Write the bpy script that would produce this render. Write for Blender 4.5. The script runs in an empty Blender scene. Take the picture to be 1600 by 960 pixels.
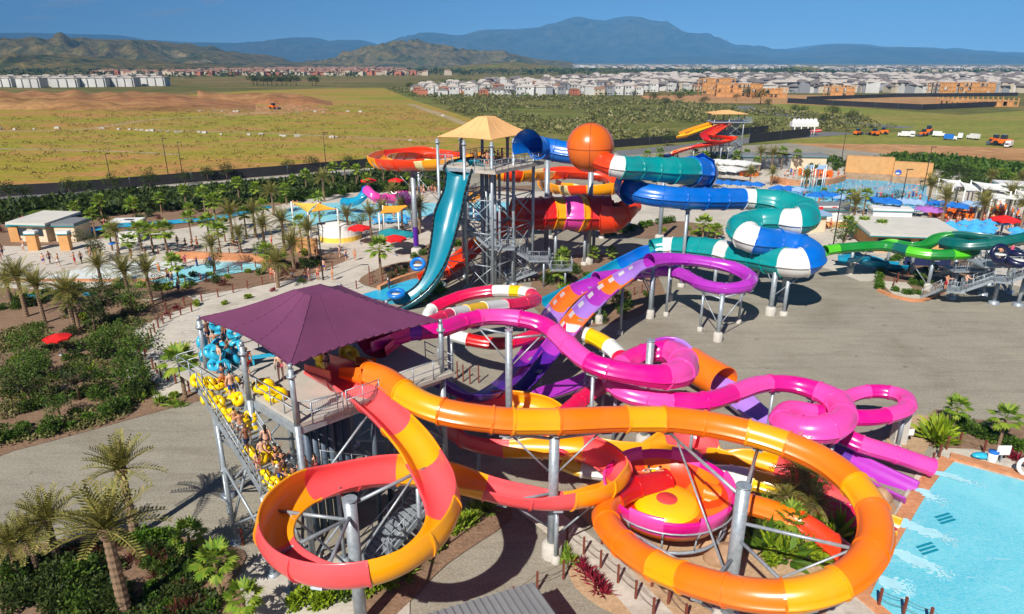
import bpy, bmesh, math, random
from mathutils import Vector, Matrix, noise
random.seed(7)
R = math.radians
SC = bpy.context.scene
COL = SC.collection
F = 1067.0
PIT = R(19.8)
CH = 25.5
CP, SP = math.cos(PIT), math.sin(PIT)

# ---------- picture measurements -> world (metres, camera 25.5 m above the yard) ----------
def P(px, py, h=0.0):
    a, b = (px - 800) / F, (480 - py) / F
    d = Vector((a, CP + b * SP, -SP + b * CP))
    t = (h - CH) / d.z
    return Vector((d.x * t, d.y * t, h))
def PY(px, py, Y):
    a, b = (px - 800) / F, (480 - py) / F
    d = Vector((a, CP + b * SP, -SP + b * CP))
    t = Y / d.y
    return Vector((d.x * t, Y, CH + d.z * t))
def depth(v):
    return v.y * CP + (CH - v.z) * SP
def proj(v):
    z = depth(v)
    u = v.y * SP + (v.z - CH) * CP
    return 800 + F * v.x / z, 480 - F * u / z

# ---------- mesh builder ----------
class MB:
    def __init__(s):
        s.v, s.f, s.m, s.s = [], [], [], []
    def face(s, idx, mi=0, sm=False):
        s.f.append(tuple(idx)); s.m.append(mi); s.s.append(sm)
    def poly(s, pts, mi=0):
        n = len(s.v); s.v += [Vector(p) for p in pts]
        s.face(range(n, n + len(pts)), mi)
    def box(s, c, d, rz=0, mi=0, M=None):
        n = len(s.v); c = Vector(c)
        m = M or Matrix.Rotation(rz, 3, 'Z')
        for x in (-.5, .5):
            for y in (-.5, .5):
                for z in (-.5, .5):
                    s.v.append(c + m @ Vector((x * d[0], y * d[1], z * d[2])))
        for q in ((0,1,3,2),(4,6,7,5),(0,4,5,1),(2,3,7,6),(0,2,6,4),(1,5,7,3)):
            s.face([n + i for i in q], mi)
    def bar(s, p, q, w, h=None, mi=0):
        p, q = Vector(p), Vector(q); t = (q - p)
        L = t.length
        if L < 1e-6: return
        t /= L
        side = t.cross(Vector((0, 0, 1)))
        side = side.normalized() if side.length > 1e-4 else Vector((1, 0, 0))
        up = side.cross(t)
        M = Matrix((side, t, up)).transposed()
        s.box((p + q) / 2, (w, L, h or w), M=M, mi=mi)
    def tube(s, p, q, r, r2=None, n=8, mi=0, caps=True):
        p, q = Vector(p), Vector(q); r2 = r if r2 is None else r2
        t = (q - p)
        if t.length < 1e-6: return
        t.normalize()
        a = t.cross(Vector((0, 0, 1)))
        a = a.normalized() if a.length > 1e-3 else Vector((1, 0, 0))
        b = t.cross(a); k = len(s.v)
        for c, rr in ((p, r), (q, r2)):
            for i in range(n):
                w = 2 * math.pi * i / n
                s.v.append(c + a * (rr * math.cos(w)) + b * (rr * math.sin(w)))
        for i in range(n):
            j = (i + 1) % n
            s.face((k + i, k + j, k + n + j, k + n + i), mi, True)
        if caps:
            s.face([k + i for i in range(n)][::-1], mi); s.face([k + n + i for i in range(n)], mi)
    def pipe(s, pts, r, n=6, mi=0):
        for i in range(len(pts) - 1): s.tube(pts[i], pts[i + 1], r, n=n, mi=mi)
    def lathe(s, c, prof, n=20, mi=0, a0=0, a1=2 * math.pi, sm=True):
        k = len(s.v); c = Vector(c); full = abs(a1 - a0 - 2 * math.pi) < 1e-6
        cols = n if full else n + 1
        for i in range(cols):
            w = a0 + (a1 - a0) * i / n
            for r, z in prof: s.v.append(c + Vector((r * math.cos(w), r * math.sin(w), z)))
        L = len(prof)
        for i in range(n):
            j = (i + 1) % cols
            for a in range(L - 1):
                s.face((k + i * L + a, k + j * L + a, k + j * L + a + 1, k + i * L + a + 1), mi, sm)
    def torus(s, c, R1, r, M=None, n=20, m=8, mi=0, flat=1.0):
        k = len(s.v); c = Vector(c); M = M or Matrix.Identity(3)
        for i in range(n):
            w = 2 * math.pi * i / n
            for j in range(m):
                a = 2 * math.pi * j / m
                s.v.append(c + M @ Vector(((R1 + r * math.cos(a)) * math.cos(w), (R1 + r * math.cos(a)) * math.sin(w), r * flat * math.sin(a))))
        for i in range(n):
            for j in range(m):
                i2, j2 = (i + 1) % n, (j + 1) % m
                s.face((k + i * m + j, k + i2 * m + j, k + i2 * m + j2, k + i * m + j2), mi, True)
    def ball(s, c, r, n=10, m=6, mi=0, sc=(1, 1, 1), M=None):
        k = len(s.v); c = Vector(c); M = M or Matrix.Identity(3)
        for j in range(m + 1):
            b = math.pi * j / m
            for i in range(n):
                a = 2 * math.pi * i / n
                s.v.append(c + M @ Vector((r * sc[0] * math.sin(b) * math.cos(a), r * sc[1] * math.sin(b) * math.sin(a), r * sc[2] * math.cos(b))))
        for j in range(m):
            for i in range(n):
                i2 = (i + 1) % n
                if j == 0: s.face((k + i, k + n + i, k + n + i2), mi, True)
                elif j == m - 1: s.face((k + j * n + i, k + (j + 1) * n + i, k + j * n + i2), mi, True)
                else: s.face((k + j * n + i, k + (j + 1) * n + i, k + (j + 1) * n + i2, k + j * n + i2), mi, True)
    def prism(s, pts, z0, z1, mi=0, mi_side=None):
        n = len(pts); k = len(s.v)
        for z in (z0, z1):
            for p in pts: s.v.append(Vector((p[0], p[1], z)))
        s.face(range(k + n, k + 2 * n), mi); s.face(list(range(k, k + n))[::-1], mi)
        for i in range(n):
            j = (i + 1) % n
            s.face((k + i, k + j, k + n + j, k + n + i), mi if mi_side is None else mi_side)
    def rows(s, rows, mi=0, sm=True, closed=False, mif=None):
        k = len(s.v); L = len(rows[0])
        for r in rows: s.v += [Vector(p) for p in r]
        for i in range(len(rows) - 1):
            for j in range(L if closed else L - 1):
                j2 = (j + 1) % L
                s.face((k + i * L + j, k + i * L + j2, k + (i + 1) * L + j2, k + (i + 1) * L + j), mif(i, j) if mif else mi, sm)
    def build(s, name, mats, parent=None, loc=None):
        if not isinstance(mats, (list, tuple)): mats = [mats]
        org = Vector((0, 0, 0))
        if parent is not None: org = ORG.get(parent.name, org)
        elif loc is not None: org = Vector(loc)
        me = bpy.data.meshes.new(name)
        me.from_pydata([v - org for v in s.v], [], s.f)
        for m in mats: me.materials.append(m)
        me.polygons.foreach_set('material_index', s.m)
        me.polygons.foreach_set('use_smooth', s.s)
        me.update()
        o = bpy.data.objects.new(name, me); COL.objects.link(o)
        if parent is not None: o.parent = parent
        elif loc is not None: o.location = org
        ORG[o.name] = org
        return o
ORG = {}
def tag(o, label=None, cat=None, group=None, kind=None):
    if label: o['label'] = label
    if cat:
        o['category'] = cat
        if not kind and 'kind' not in o: o['kind'] = 'thing'
    if group: o['group'] = group
    if kind: o['kind'] = kind
    return o
def thing(name, label, cat, loc=(0, 0, 0), group=None, rz=0):
    o = bpy.data.objects.new(name, None); COL.objects.link(o)
    o.location = loc; o.rotation_euler = (0, 0, rz); o.empty_display_size = .3
    ORG[o.name] = Vector(loc)
    return tag(o, label, cat, group)
def kids(o): return [c for c in CH_OF.get(o.name, [])]
CH_OF = {}
def dup(o, loc=None, rz=None, label=None, group=None, sc=None, parent=None, rot=None):
    c = o.copy(); COL.objects.link(c)
    if parent is not None: c.parent = parent
    if loc is not None: c.location = loc
    if rot is not None: c.rotation_euler = rot
    elif rz is not None: c.rotation_euler = (0, 0, rz)
    if sc is not None: c.scale = sc if hasattr(sc, '__len__') else (sc, sc, sc)
    if label: c['label'] = label
    if group: c['group'] = group
    for ch in o.children: dup(ch, parent=c)
    return c

# ---------- materials ----------
def S(r, g, b):
    f = lambda c: (c / 255) / 12.92 if c <= 10 else (((c / 255) + .055) / 1.055) ** 2.4
    return (f(r), f(g), f(b), 1)
def nm(name):
    m = bpy.data.materials.new(name); m.use_nodes = True
    nt = m.node_tree
    return m, nt, nt.nodes['Principled BSDF']
def node(nt, t, **kw):
    n = nt.nodes.new(t)
    for k, v in kw.items(): setattr(n, k, v)
    return n
def noise_n(nt, scale, detail=3, rough=.6, vec=None, dist=0):
    n = node(nt, 'ShaderNodeTexNoise')
    n.inputs['Scale'].default_value = scale; n.inputs['Detail'].default_value = detail
    n.inputs['Roughness'].default_value = rough; n.inputs['Distortion'].default_value = dist
    if vec is not None: nt.links.new(vec, n.inputs['Vector'])
    return n
def ramp(nt, fac, stops, interp='LINEAR'):
    n = node(nt, 'ShaderNodeValToRGB'); cr = n.color_ramp; cr.interpolation = interp
    while len(cr.elements) < len(stops): cr.elements.new(.5)
    for e, (p, c) in zip(cr.elements, stops): e.position = p; e.color = c
    nt.links.new(fac, n.inputs['Fac'])
    return n
def mixc(nt, fac, a, b, mode='MIX'):
    n = node(nt, 'ShaderNodeMix', data_type='RGBA', blend_type=mode)
    for sock, v in ((0, fac), (6, a), (7, b)):
        if hasattr(v, 'is_output'): nt.links.new(v, n.inputs[sock])
        else: n.inputs[sock].default_value = v
    return n.outputs[2]
def coords(nt, kind='Object', scale=None, rot=None):
    tc = node(nt, 'ShaderNodeTexCoord'); o = tc.outputs[kind]
    if kind == 'World':
        o = node(nt, 'ShaderNodeNewGeometry').outputs['Position']
    if scale or rot:
        mp = node(nt, 'ShaderNodeMapping')
        if scale: mp.inputs['Scale'].default_value = scale
        if rot: mp.inputs['Rotation'].default_value = rot
        nt.links.new(o, mp.inputs['Vector']); o = mp.outputs[0]
    return o
def geo_pos(nt, scale=None):
    o = node(nt, 'ShaderNodeNewGeometry').outputs['Position']
    if scale:
        mp = node(nt, 'ShaderNodeMapping'); mp.inputs['Scale'].default_value = scale
        nt.links.new(o, mp.inputs['Vector']); o = mp.outputs[0]
    return o
def dk(c, k): return (c[0] * k, c[1] * k, c[2] * k, 1)
def mat(name, c, rough=.6, var=.12, scale=3, metal=0, coat=0, bump=0, bscale=20, rvar=0):
    m, nt, b = nm(name)
    b.inputs['Roughness'].default_value = rough; b.inputs['Metallic'].default_value = metal
    if coat: b.inputs['Coat Weight'].default_value = coat; b.inputs['Coat Roughness'].default_value = .08
    pos = geo_pos(nt)
    if var:
        n = noise_n(nt, scale, 4, .6, pos)
        rp = ramp(nt, n.outputs['Fac'], [(.3, dk(c, 1 - var)), (.7, dk(c, 1 + var * .6))])
        nt.links.new(rp.outputs[0], b.inputs['Base Color'])
        if rvar:
            mr = node(nt, 'ShaderNodeMapRange'); mr.inputs['To Min'].default_value = rough - rvar; mr.inputs['To Max'].default_value = rough + rvar
            nt.links.new(n.outputs['Fac'], mr.inputs['Value']); nt.links.new(mr.outputs[0], b.inputs['Roughness'])
    else: b.inputs['Base Color'].default_value = c
    if bump:
        n2 = noise_n(nt, bscale, 2, .6, pos)
        bp = node(nt, 'ShaderNodeBump'); bp.inputs['Strength'].default_value = bump; bp.inputs['Distance'].default_value = .05
        nt.links.new(n2.outputs['Fac'], bp.inputs['Height']); nt.links.new(bp.outputs[0], b.inputs['Normal'])
    return m
def fibreglass(name, c):
    """glossy gel-coated fibreglass with sun-faded patches and faint water streaks"""
    m, nt, b = nm(name)
    pos = geo_pos(nt)
    n1 = noise_n(nt, .5, 4, .65, pos); n2 = noise_n(nt, 2.2, 5, .7, pos, 1.2)
    fade = (c[0] * .86 + .06, c[1] * .86 + .06, c[2] * .86 + .06, 1)
    c1 = mixc(nt, ramp(nt, n1.outputs['Fac'], [(.42, (0, 0, 0, 1)), (.75, (.4, .4, .4, 1))]).outputs[0], c, fade)
    c2 = mixc(nt, ramp(nt, n2.outputs['Fac'], [(.55, (0, 0, 0, 1)), (.8, (.28, .28, .28, 1))]).outputs[0], c1, dk(c, .55))
    nt.links.new(c2, b.inputs['Base Color'])
    mr = node(nt, 'ShaderNodeMapRange'); mr.inputs['To Min'].default_value = .2; mr.inputs['To Max'].default_value = .42
    nt.links.new(n2.outputs['Fac'], mr.inputs['Value']); nt.links.new(mr.outputs[0], b.inputs['Roughness'])
    b.inputs['Coat Weight'].default_value = .35; b.inputs['Coat Roughness'].default_value = .12
    bp = node(nt, 'ShaderNodeBump'); bp.inputs['Strength'].default_value = .08; bp.inputs['Distance'].default_value = .1
    nt.links.new(n1.outputs['Fac'], bp.inputs['Height']); nt.links.new(bp.outputs[0], b.inputs['Normal'])
    return m
FG = {k: fibreglass('fibreglass_' + n, c) for k, n, c in (
    ('O', 'orange', S(255, 122, 0)), ('Y', 'amber', S(255, 166, 0)), ('C', 'coral', S(252, 88, 92)),
    ('K', 'raspberry', S(232, 8, 78)), ('W', 'white', S(232, 230, 224)), ('L', 'lemon', S(250, 196, 0)),
    ('P', 'pink', S(246, 74, 172)), ('M', 'magenta', S(230, 8, 140)), ('U', 'purple', S(176, 48, 184)),
    ('V', 'lilac', S(176, 128, 220)), ('D', 'violet', S(84, 26, 150)), ('T', 'teal', S(0, 146, 146)),
    ('B', 'blue', S(0, 104, 200)), ('A', 'aqua', S(10, 148, 186)), ('R', 'red', S(244, 62, 6)), ('X', 'crimson', S(206, 14, 12)),
    ('G', 'green', S(16, 132, 44)), ('N', 'lime', S(84, 196, 22)), ('E', 'pine', S(0, 96, 88)), ('I', 'ivory', S(238, 222, 160)),
    ('Q', 'deepteal', S(0, 128, 150)), ('S', 'navy', S(14, 40, 140)))}
M_ = {}
def galv():
    m, nt, b = nm('galvanised_steel')
    pos = geo_pos(nt); n = noise_n(nt, 4, 5, .7, pos)
    nt.links.new(ramp(nt, n.outputs['Fac'], [(.3, S(142, 152, 160)), (.7, S(182, 190, 196))]).outputs[0], b.inputs['Base Color'])
    b.inputs['Metallic'].default_value = .35; b.inputs['Roughness'].default_value = .42
    return m
M_['steel'] = galv()
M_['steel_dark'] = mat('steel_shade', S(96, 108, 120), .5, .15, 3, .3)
M_['conc'] = mat('footing_concrete', S(196, 190, 180), .85, .12, 4)
M_['purple_cloth'] = mat('purple_shade_cloth', S(108, 52, 88), .8, .16, .5)
M_['tan_cloth'] = mat('tan_shade_cloth', S(232, 178, 118), .8, .06, .8)
M_['white_cloth'] = mat('white_shade_cloth', S(225, 224, 220), .8, .08, .8)
M_['blue_cloth'] = mat('blue_cloth', S(20, 110, 200), .8, .1, 1)
M_['sky_cloth'] = mat('sky_cloth', S(70, 170, 230), .8, .12, 1)
M_['pale_cloth'] = mat('pale_blue_cloth', S(150, 180, 215), .8, .1, 1)
M_['red_cloth'] = mat('red_cloth', S(225, 25, 25), .8, .1, 1)
M_['lilac_cloth'] = mat('lilac_cloth', S(180, 110, 200), .8, .1, 1)
M_['teal_cloth'] = mat('teal_cloth', S(20, 140, 150), .8, .1, 1)
M_['yellow_vinyl'] = mat('yellow_vinyl', S(250, 208, 0), .35, .1, 3, coat=.3)
M_['cyan_vinyl'] = mat('cyan_vinyl', S(50, 178, 214), .35, .1, 3, coat=.3)
M_['blue_vinyl'] = mat('blue_vinyl', S(20, 120, 210), .35, .1, 3, coat=.3)
M_['navy_vinyl'] = mat('navy_vinyl', S(18, 22, 60), .35, .1, 3, coat=.3)
M_['black'] = mat('black_rubber', S(24, 24, 26), .6, .1, 6)
M_['blackscreen'] = mat('black_mesh_screen', S(38, 36, 38), .85, .25, .4)
M_['deck'] = mat('deck_concrete', S(186, 178, 166), .85, .1, 1.5)
M_['wood_rust'] = mat('rust_brown_post', S(122, 58, 40), .8, .25, 6)
M_['rope'] = mat('rope', S(96, 84, 70), .9, .1, 6)
M_['white'] = mat('white_paint', S(232, 230, 226), .5, .06, 2)
M_['cream'] = mat('cream_stucco', S(226, 206, 176), .85, .08, 1)
M_['sandstone'] = mat('sandstone_wall', S(214, 158, 98), .85, .12, .9, bump=.3, bscale=4)
M_['orange_plastic'] = mat('orange_plastic', S(250, 120, 20), .4, .1, 2)
M_['orange_cloth'] = mat('orange_cloth', S(248, 168, 46), .8, .08, 1)
M_['yellow_cloth'] = mat('yellow_cloth', S(244, 206, 84), .8, .08, 1)
M_['glass'] = mat('dark_glass', S(40, 52, 62), .12, 0)
M_['roof_white'] = mat('pale_membrane_roof', S(206, 202, 192), .8, .1, .4)
M_['roof_grey'] = mat('grey_metal_roof', S(132, 134, 136), .5, .1, 1)
M_['rock'] = mat('sandstone_rock', S(178, 142, 110), .9, .3, 1.2, bump=.5, bscale=3)
M_['timber'] = mat('raw_timber', S(204, 150, 92), .8, .25, .3)
M_['skin1'] = mat('skin_tan', S(206, 146, 112), .55, .06, 5)
M_['skin2'] = mat('skin_brown', S(140, 90, 64), .55, .06, 5)
M_['skin3'] = mat('skin_pale', S(230, 178, 150), .55, .06, 5)
M_['hair1'] = mat('hair_dark', S(34, 24, 20), .6, .2, 30)
M_['hair2'] = mat('hair_brown', S(92, 58, 34), .6, .2, 30)
M_['hair3'] = mat('hair_blond', S(190, 150, 90), .6, .2, 30)
for n, c in (('red', (205, 25, 30)), ('blue', (28, 78, 160)), ('black', (22, 22, 26)), ('white', (225, 225, 225)), ('pink', (240, 90, 130)),
             ('teal', (20, 150, 150)), ('orange', (240, 130, 40)), ('navy', (24, 36, 80)), ('slate', (70, 110, 150)), ('violet', (120, 70, 150))):
    M_['c_' + n] = mat('cloth_' + n, S(*c), .8, .1, 8)

# ---------- camera, sun, sky ----------
cam = bpy.data.cameras.new('camera'); co = bpy.data.objects.new('camera', cam); COL.objects.link(co)
cam.sensor_width = 36; cam.lens = 36 * F / 1600; cam.clip_end = 60000; cam.clip_start = .5
co.location = (0, 0, CH); co.rotation_euler = (R(90) - PIT, 0, 0)
SC.camera = co
AZ, EL = R(26), R(43)
L_ = Vector((math.sin(AZ) * math.cos(EL), math.cos(AZ) * math.cos(EL), -math.sin(EL)))
sl = bpy.data.lights.new('sun', 'SUN'); so = bpy.data.objects.new('sun', sl); COL.objects.link(so)
sl.energy = 5.0; sl.angle = R(.53); sl.color = (1, .955, .88)
so.rotation_euler = L_.to_track_quat('-Z', 'Y').to_euler(); so.location = (-20, -40, 60)
w = bpy.data.worlds.new('World'); SC.world = w; w.use_nodes = True
nt = w.node_tree; bg = nt.nodes['Background']
sk = nt.nodes.new('ShaderNodeTexSky'); sk.sky_type = 'NISHITA'; sk.sun_disc = False
sk.sun_elevation = EL; sk.sun_rotation = R(180) + AZ
sk.air_density = .9; sk.dust_density = 0; sk.ozone_density = 10; sk.altitude = 3000
nt.links.new(sk.outputs[0], bg.inputs[0]); bg.inputs[1].default_value = .056
vs = SC.view_settings; vs.view_transform = 'Standard'; vs.look = 'None'; vs.gamma = 1; vs.exposure = .24; vs.use_curve_mapping = False
SC.cycles.use_denoising = True
SC.cycles.max_bounces = 6; SC.cycles.diffuse_bounces = 3; SC.cycles.glossy_bounces = 3; SC.cycles.transmission_bounces = 3; SC.cycles.volume_bounces = 0
# ================= ground, water, hills, houses =================
def gravel_mat(name, c1, c2, c3, sc=9, patch=.12):
    m, nt, b = nm(name); pos = geo_pos(nt)
    n1 = noise_n(nt, sc, 6, .8, pos); n2 = noise_n(nt, patch, 5, .65, pos, .6)
    a = ramp(nt, n1.outputs['Fac'], [(.28, c1), (.5, c2), (.74, c3)]).outputs[0]
    k = ramp(nt, n2.outputs['Fac'], [(.3, (.8, .77, .72, 1)), (.5, (1, 1, 1, 1)), (.72, (1.12, 1.1, 1.06, 1))]).outputs[0]
    n3 = noise_n(nt, 1, 6, .75, geo_pos(nt, (patch * 1.2, patch * 9, 1)), .4); n4 = noise_n(nt, .9, 3, .5, pos, .3)
    k = mixc(nt, 1, k, ramp(nt, n3.outputs['Fac'], [(.36, (.86, .84, .8, 1)), (.5, (1, 1, 1, 1)), (.68, (1.1, 1.08, 1.04, 1))]).outputs[0], 'MULTIPLY')
    k = mixc(nt, 1, k, ramp(nt, n4.outputs['Fac'], [(.22, (.5, .45, .4, 1)), (.32, (1, 1, 1, 1))]).outputs[0], 'MULTIPLY')
    nt.links.new(mixc(nt, 1, a, k, 'MULTIPLY'), b.inputs['Base Color'])
    b.inputs['Roughness'].default_value = .95
    bp = node(nt, 'ShaderNodeBump'); bp.inputs['Strength'].default_value = .5; bp.inputs['Distance'].default_value = .04
    nt.links.new(n1.outputs['Fac'], bp.inputs['Height']); nt.links.new(bp.outputs[0], b.inputs['Normal'])
    return m
def field_mat(name, cols, sx=.03, sy=.10, fine=1.2, dist=1.0):
    """patchy grass: stretched noise picks between several ground-cover colours, fine noise breaks them up"""
    m, nt, b = nm(name); pos = geo_pos(nt, (sx, sy, .05)); p0 = geo_pos(nt)
    n1 = noise_n(nt, 1, 6, .68, pos, dist)
    k = len(cols)
    st = [(.30 + .42 * i / (k - 1), c) for i, c in enumerate(cols)]
    a = ramp(nt, n1.outputs['Fac'], st).outputs[0]
    n0 = noise_n(nt, 1, 4, .6, geo_pos(nt, (sx * .22, sy * .2, .01)), .7)
    a = mixc(nt, 1, a, ramp(nt, n0.outputs['Fac'], [(.3, (.74, .92, .6, 1)), (.45, (.98, 1.04, .84, 1)), (.58, (1.06, .97, .88, 1)), (.72, (1.1, .95, .9, 1))]).outputs[0], 'MULTIPLY')
    n2 = noise_n(nt, fine, 5, .75, p0)
    f = ramp(nt, n2.outputs['Fac'], [(.25, (.45, .45, .42, 1)), (.5, (.95, .95, .95, 1)), (.75, (1.35, 1.32, 1.25, 1))]).outputs[0]
    nt.links.new(mixc(nt, .9, a, f, 'MULTIPLY'), b.inputs['Base Color'])
    b.inputs['Roughness'].default_value = .95; b.inputs['Specular IOR Level'].default_value = .1
    bp = node(nt, 'ShaderNodeBump'); bp.inputs['Strength'].default_value = .6; bp.inputs['Distance'].default_value = .4
    nt.links.new(n2.outputs['Fac'], bp.inputs['Height']); nt.links.new(bp.outputs[0], b.inputs['Normal'])
    return m
def water_mat(name, c1, c2, foam=.0, sc=.5, cs=.4):
    m, nt, b = nm(name); pos = geo_pos(nt); ps = geo_pos(nt, (1, 2.2, 1))
    n1 = noise_n(nt, sc, 4, .6, pos, .8); n2 = noise_n(nt, 2.6, 5, .7, ps, 1.5); n3 = noise_n(nt, .22, 4, .7, ps, 2)
    a = ramp(nt, n1.outputs['Fac'], [(.3, c1), (.7, c2)]).outputs[0]
    cst = ramp(nt, n2.outputs['Fac'], [(.44, (0, 0, 0, 1)), (.5, (cs, cs, cs, 1)), (.56, (0, 0, 0, 1))]).outputs[0]  # thin bright lines: sunlight caustics painted into the water colour
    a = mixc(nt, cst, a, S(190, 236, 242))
    if foam:
        fm = ramp(nt, n3.outputs['Fac'], [(.6, (0, 0, 0, 1)), (.78, (foam, foam, foam, 1))]).outputs[0]
        a = mixc(nt, fm, a, S(225, 240, 245))
    nt.links.new(a, b.inputs['Base Color'])
    b.inputs['Roughness'].default_value = .14; b.inputs['Specular IOR Level'].default_value = .5 if name.endswith('near') else .14
    bp = node(nt, 'ShaderNodeBump'); bp.inputs['Strength'].default_value = .25; bp.inputs['Distance'].default_value = .08
    nt.links.new(n2.outputs['Fac'], bp.inputs['Height']); nt.links.new(bp.outputs[0], b.inputs['Normal'])
    return m
G_ = {}
G_['gravel'] = gravel_mat('yard_gravel', S(112, 106, 92), S(150, 143, 128), S(184, 178, 164))
G_['soil'] = gravel_mat('mulch_soil', S(84, 62, 48), S(134, 106, 84), S(166, 138, 112), 6, .3)
G_['tan'] = gravel_mat('bare_earth', S(150, 122, 92), S(182, 152, 118), S(204, 176, 142), 5, .1)
G_['conc'] = gravel_mat('concrete_paving', S(176, 168, 156), S(196, 188, 176), S(208, 201, 190), 3, .25)
G_['sand'] = gravel_mat('pale_pool_beach', S(200, 206, 204), S(214, 220, 218), S(226, 230, 228), 2, .25)
G_['coping'] = gravel_mat('orange_coping', S(176, 112, 74), S(202, 138, 96), S(216, 164, 124), 3, .5)
G_['asphalt'] = gravel_mat('asphalt', S(92, 92, 94), S(112, 112, 114), S(130, 130, 130), 4, .1)
G_['path'] = gravel_mat('dirt_track', S(146, 126, 88), S(166, 146, 106), S(184, 164, 126), .5, .06)
G_['brown'] = field_mat('turned_earth', [S(120, 84, 58), S(150, 110, 76), S(170, 128, 92), S(140, 118, 74)], .02, .06, .25)
G_['dirtflat'] = field_mat('graded_earth', [S(164, 116, 82), S(186, 142, 108), S(176, 130, 98)], .01, .04, .2)
G_['grass'] = field_mat('field_grass', [S(164, 120, 78), S(174, 142, 86), S(146, 134, 60), S(150, 146, 54), S(170, 138, 80), S(178, 132, 88), S(148, 138, 62), S(172, 146, 92)], .016, .055, .5)
G_['grassgreen'] = field_mat('green_grass', [S(156, 138, 88), S(142, 136, 74), S(128, 130, 62), S(152, 144, 88)], .014, .04, .3)
G_['brush'] = field_mat('scrub_floor', [S(116, 108, 62), S(98, 106, 52), S(126, 124, 74), S(140, 120, 78)], .02, .05, .4)
G_['plain'] = field_mat('valley_floor', [S(120, 104, 66), S(96, 100, 54), S(136, 116, 78), S(88, 96, 50)], .004, .01, .05)
G_['green'] = field_mat('ground_cover', [S(52, 74, 26), S(66, 92, 28), S(88, 108, 38), S(112, 96, 60)], .12, .25, 2.2)
W1 = water_mat('pool_water_near', S(84, 192, 214), S(126, 216, 230), .5, .12)
W2 = water_mat('pool_water', S(0, 152, 204), S(44, 192, 228), .25, .2, .12)
W3 = water_mat('pool_water_shallow', S(112, 206, 224), S(160, 224, 230), .2, .3)

big = MB(); s_ = 30000
big.poly([(-s_, -400, -.12), (s_, -400, -.12), (s_, 42000, -.12), (-s_, 42000, -.12)])
tag(big.build('ground', G_['plain']), kind='structure')
LAY = [0.0]
def sheet(name, pts, m, step=.004, world=False, z=None):
    if z is None:
        LAY[0] += step; z = LAY[0]
    b = MB(); q = [(p if world else P(p[0], p[1], z)) for p in pts]
    q = [Vector((p[0], p[1], z)) for p in q]
    # orient upwards
    ar = sum(q[i].x * q[(i + 1) % len(q)].y - q[(i + 1) % len(q)].x * q[i].y for i in range(len(q)))
    b.poly(q if ar > 0 else q[::-1])
    return tag(b.build(name, m), kind='structure')
def smooth(pts, n=4, closed=True):
    out = []; k = len(pts)
    for i in range(k if closed else k - 1):
        p0, p1, p2, p3 = (pts[(i + d) % k] if closed else pts[max(0, min(k - 1, i + d))] for d in (-1, 0, 1, 2))
        for j in range(n):
            t = j / n
            out.append(tuple(.5 * (2 * p1[a] + (p2[a] - p0[a]) * t + (2 * p0[a] - 5 * p1[a] + 4 * p2[a] - p3[a]) * t * t + (3 * p1[a] - p0[a] - 3 * p2[a] + p3[a]) * t ** 3) for a in (0, 1)))
    if not closed: out.append(pts[-1][:2])
    return out
def strip(name, pts, wd, m, step=.004):
    """ribbon along ground pixels; width in metres"""
    LAY[0] += step; z = LAY[0]
    q = [P(x, y, z) for x, y in smooth(pts, 5, False)]
    b = MB(); rows = []
    for i, p in enumerate(q):
        t = (q[min(i + 1, len(q) - 1)] - q[max(i - 1, 0)]).normalized(); s = Vector((-t.y, t.x, 0)) * wd / 2
        rows.append([p + s, p - s])
    b.rows(rows[::-1] if True else rows, sm=False)
    # face up
    o = b.build(name, m)
    if o.data.polygons[0].normal.z < 0: o.data.flip_normals()
    return tag(o, kind='structure')

# ---- far fields (painted from far to near, real land parcels) ----
LAY[0] = -.09
sheet('scrub_land', [(560, 137), (1000, 155), (1260, 175), (1600, 190), (1700, 230), (1500, 262), (1200, 235), (1000, 240), (760, 220), (640, 165)], G_['brush'])
sheet('grass_field', [(-200, 160), (150, 158), (390, 142), (520, 138), (600, 138), (650, 158), (735, 185), (760, 205), (900, 240), (600, 262), (-300, 335)], G_['grass'])
sheet('green_field', [(1195, 158), (1500, 180), (1800, 160), (1900, 205), (1560, 212), (1260, 193)], G_['grassgreen'])
sheet('dirt_field', [(1240, 222), (1500, 208), (1800, 215), (1900, 260), (1560, 250), (1190, 238)], G_['dirtflat'])
sheet('dry_grass_field', [(1240, 212), (1400, 207), (1800, 207), (1800, 222), (1600, 232), (1420, 226), (1230, 224)], G_['grassgreen'])
sheet('bare_earth_pad', [(310, 172), (380, 166), (480, 163), (520, 172), (440, 178), (360, 180)], G_['dirtflat'])
sheet('building_site', [(1000, 150), (1130, 148), (1420, 150), (1560, 156), (1590, 165), (1440, 172), (1240, 163), (1020, 160)], G_['dirtflat'])
strip('farm_track', smooth([(640, 163), (690, 180), (722, 192), (760, 204)], 2, False), 5, G_['path'])
strip('farm_track', [(-50, 205), (120, 203), (230, 188), (330, 182), (420, 176)], 3.5, G_['path'])
strip('farm_track', [(-50, 232), (160, 236), (280, 242)], 2.5, G_['path'])
strip('farm_track', [(240, 203), (450, 210), (690, 222)], 2.5, G_['path'])
strip('site_road', [(1160, 166), (1175, 172), (1240, 182), (1300, 190), (1420, 200)], 10, G_['asphalt'])
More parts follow.
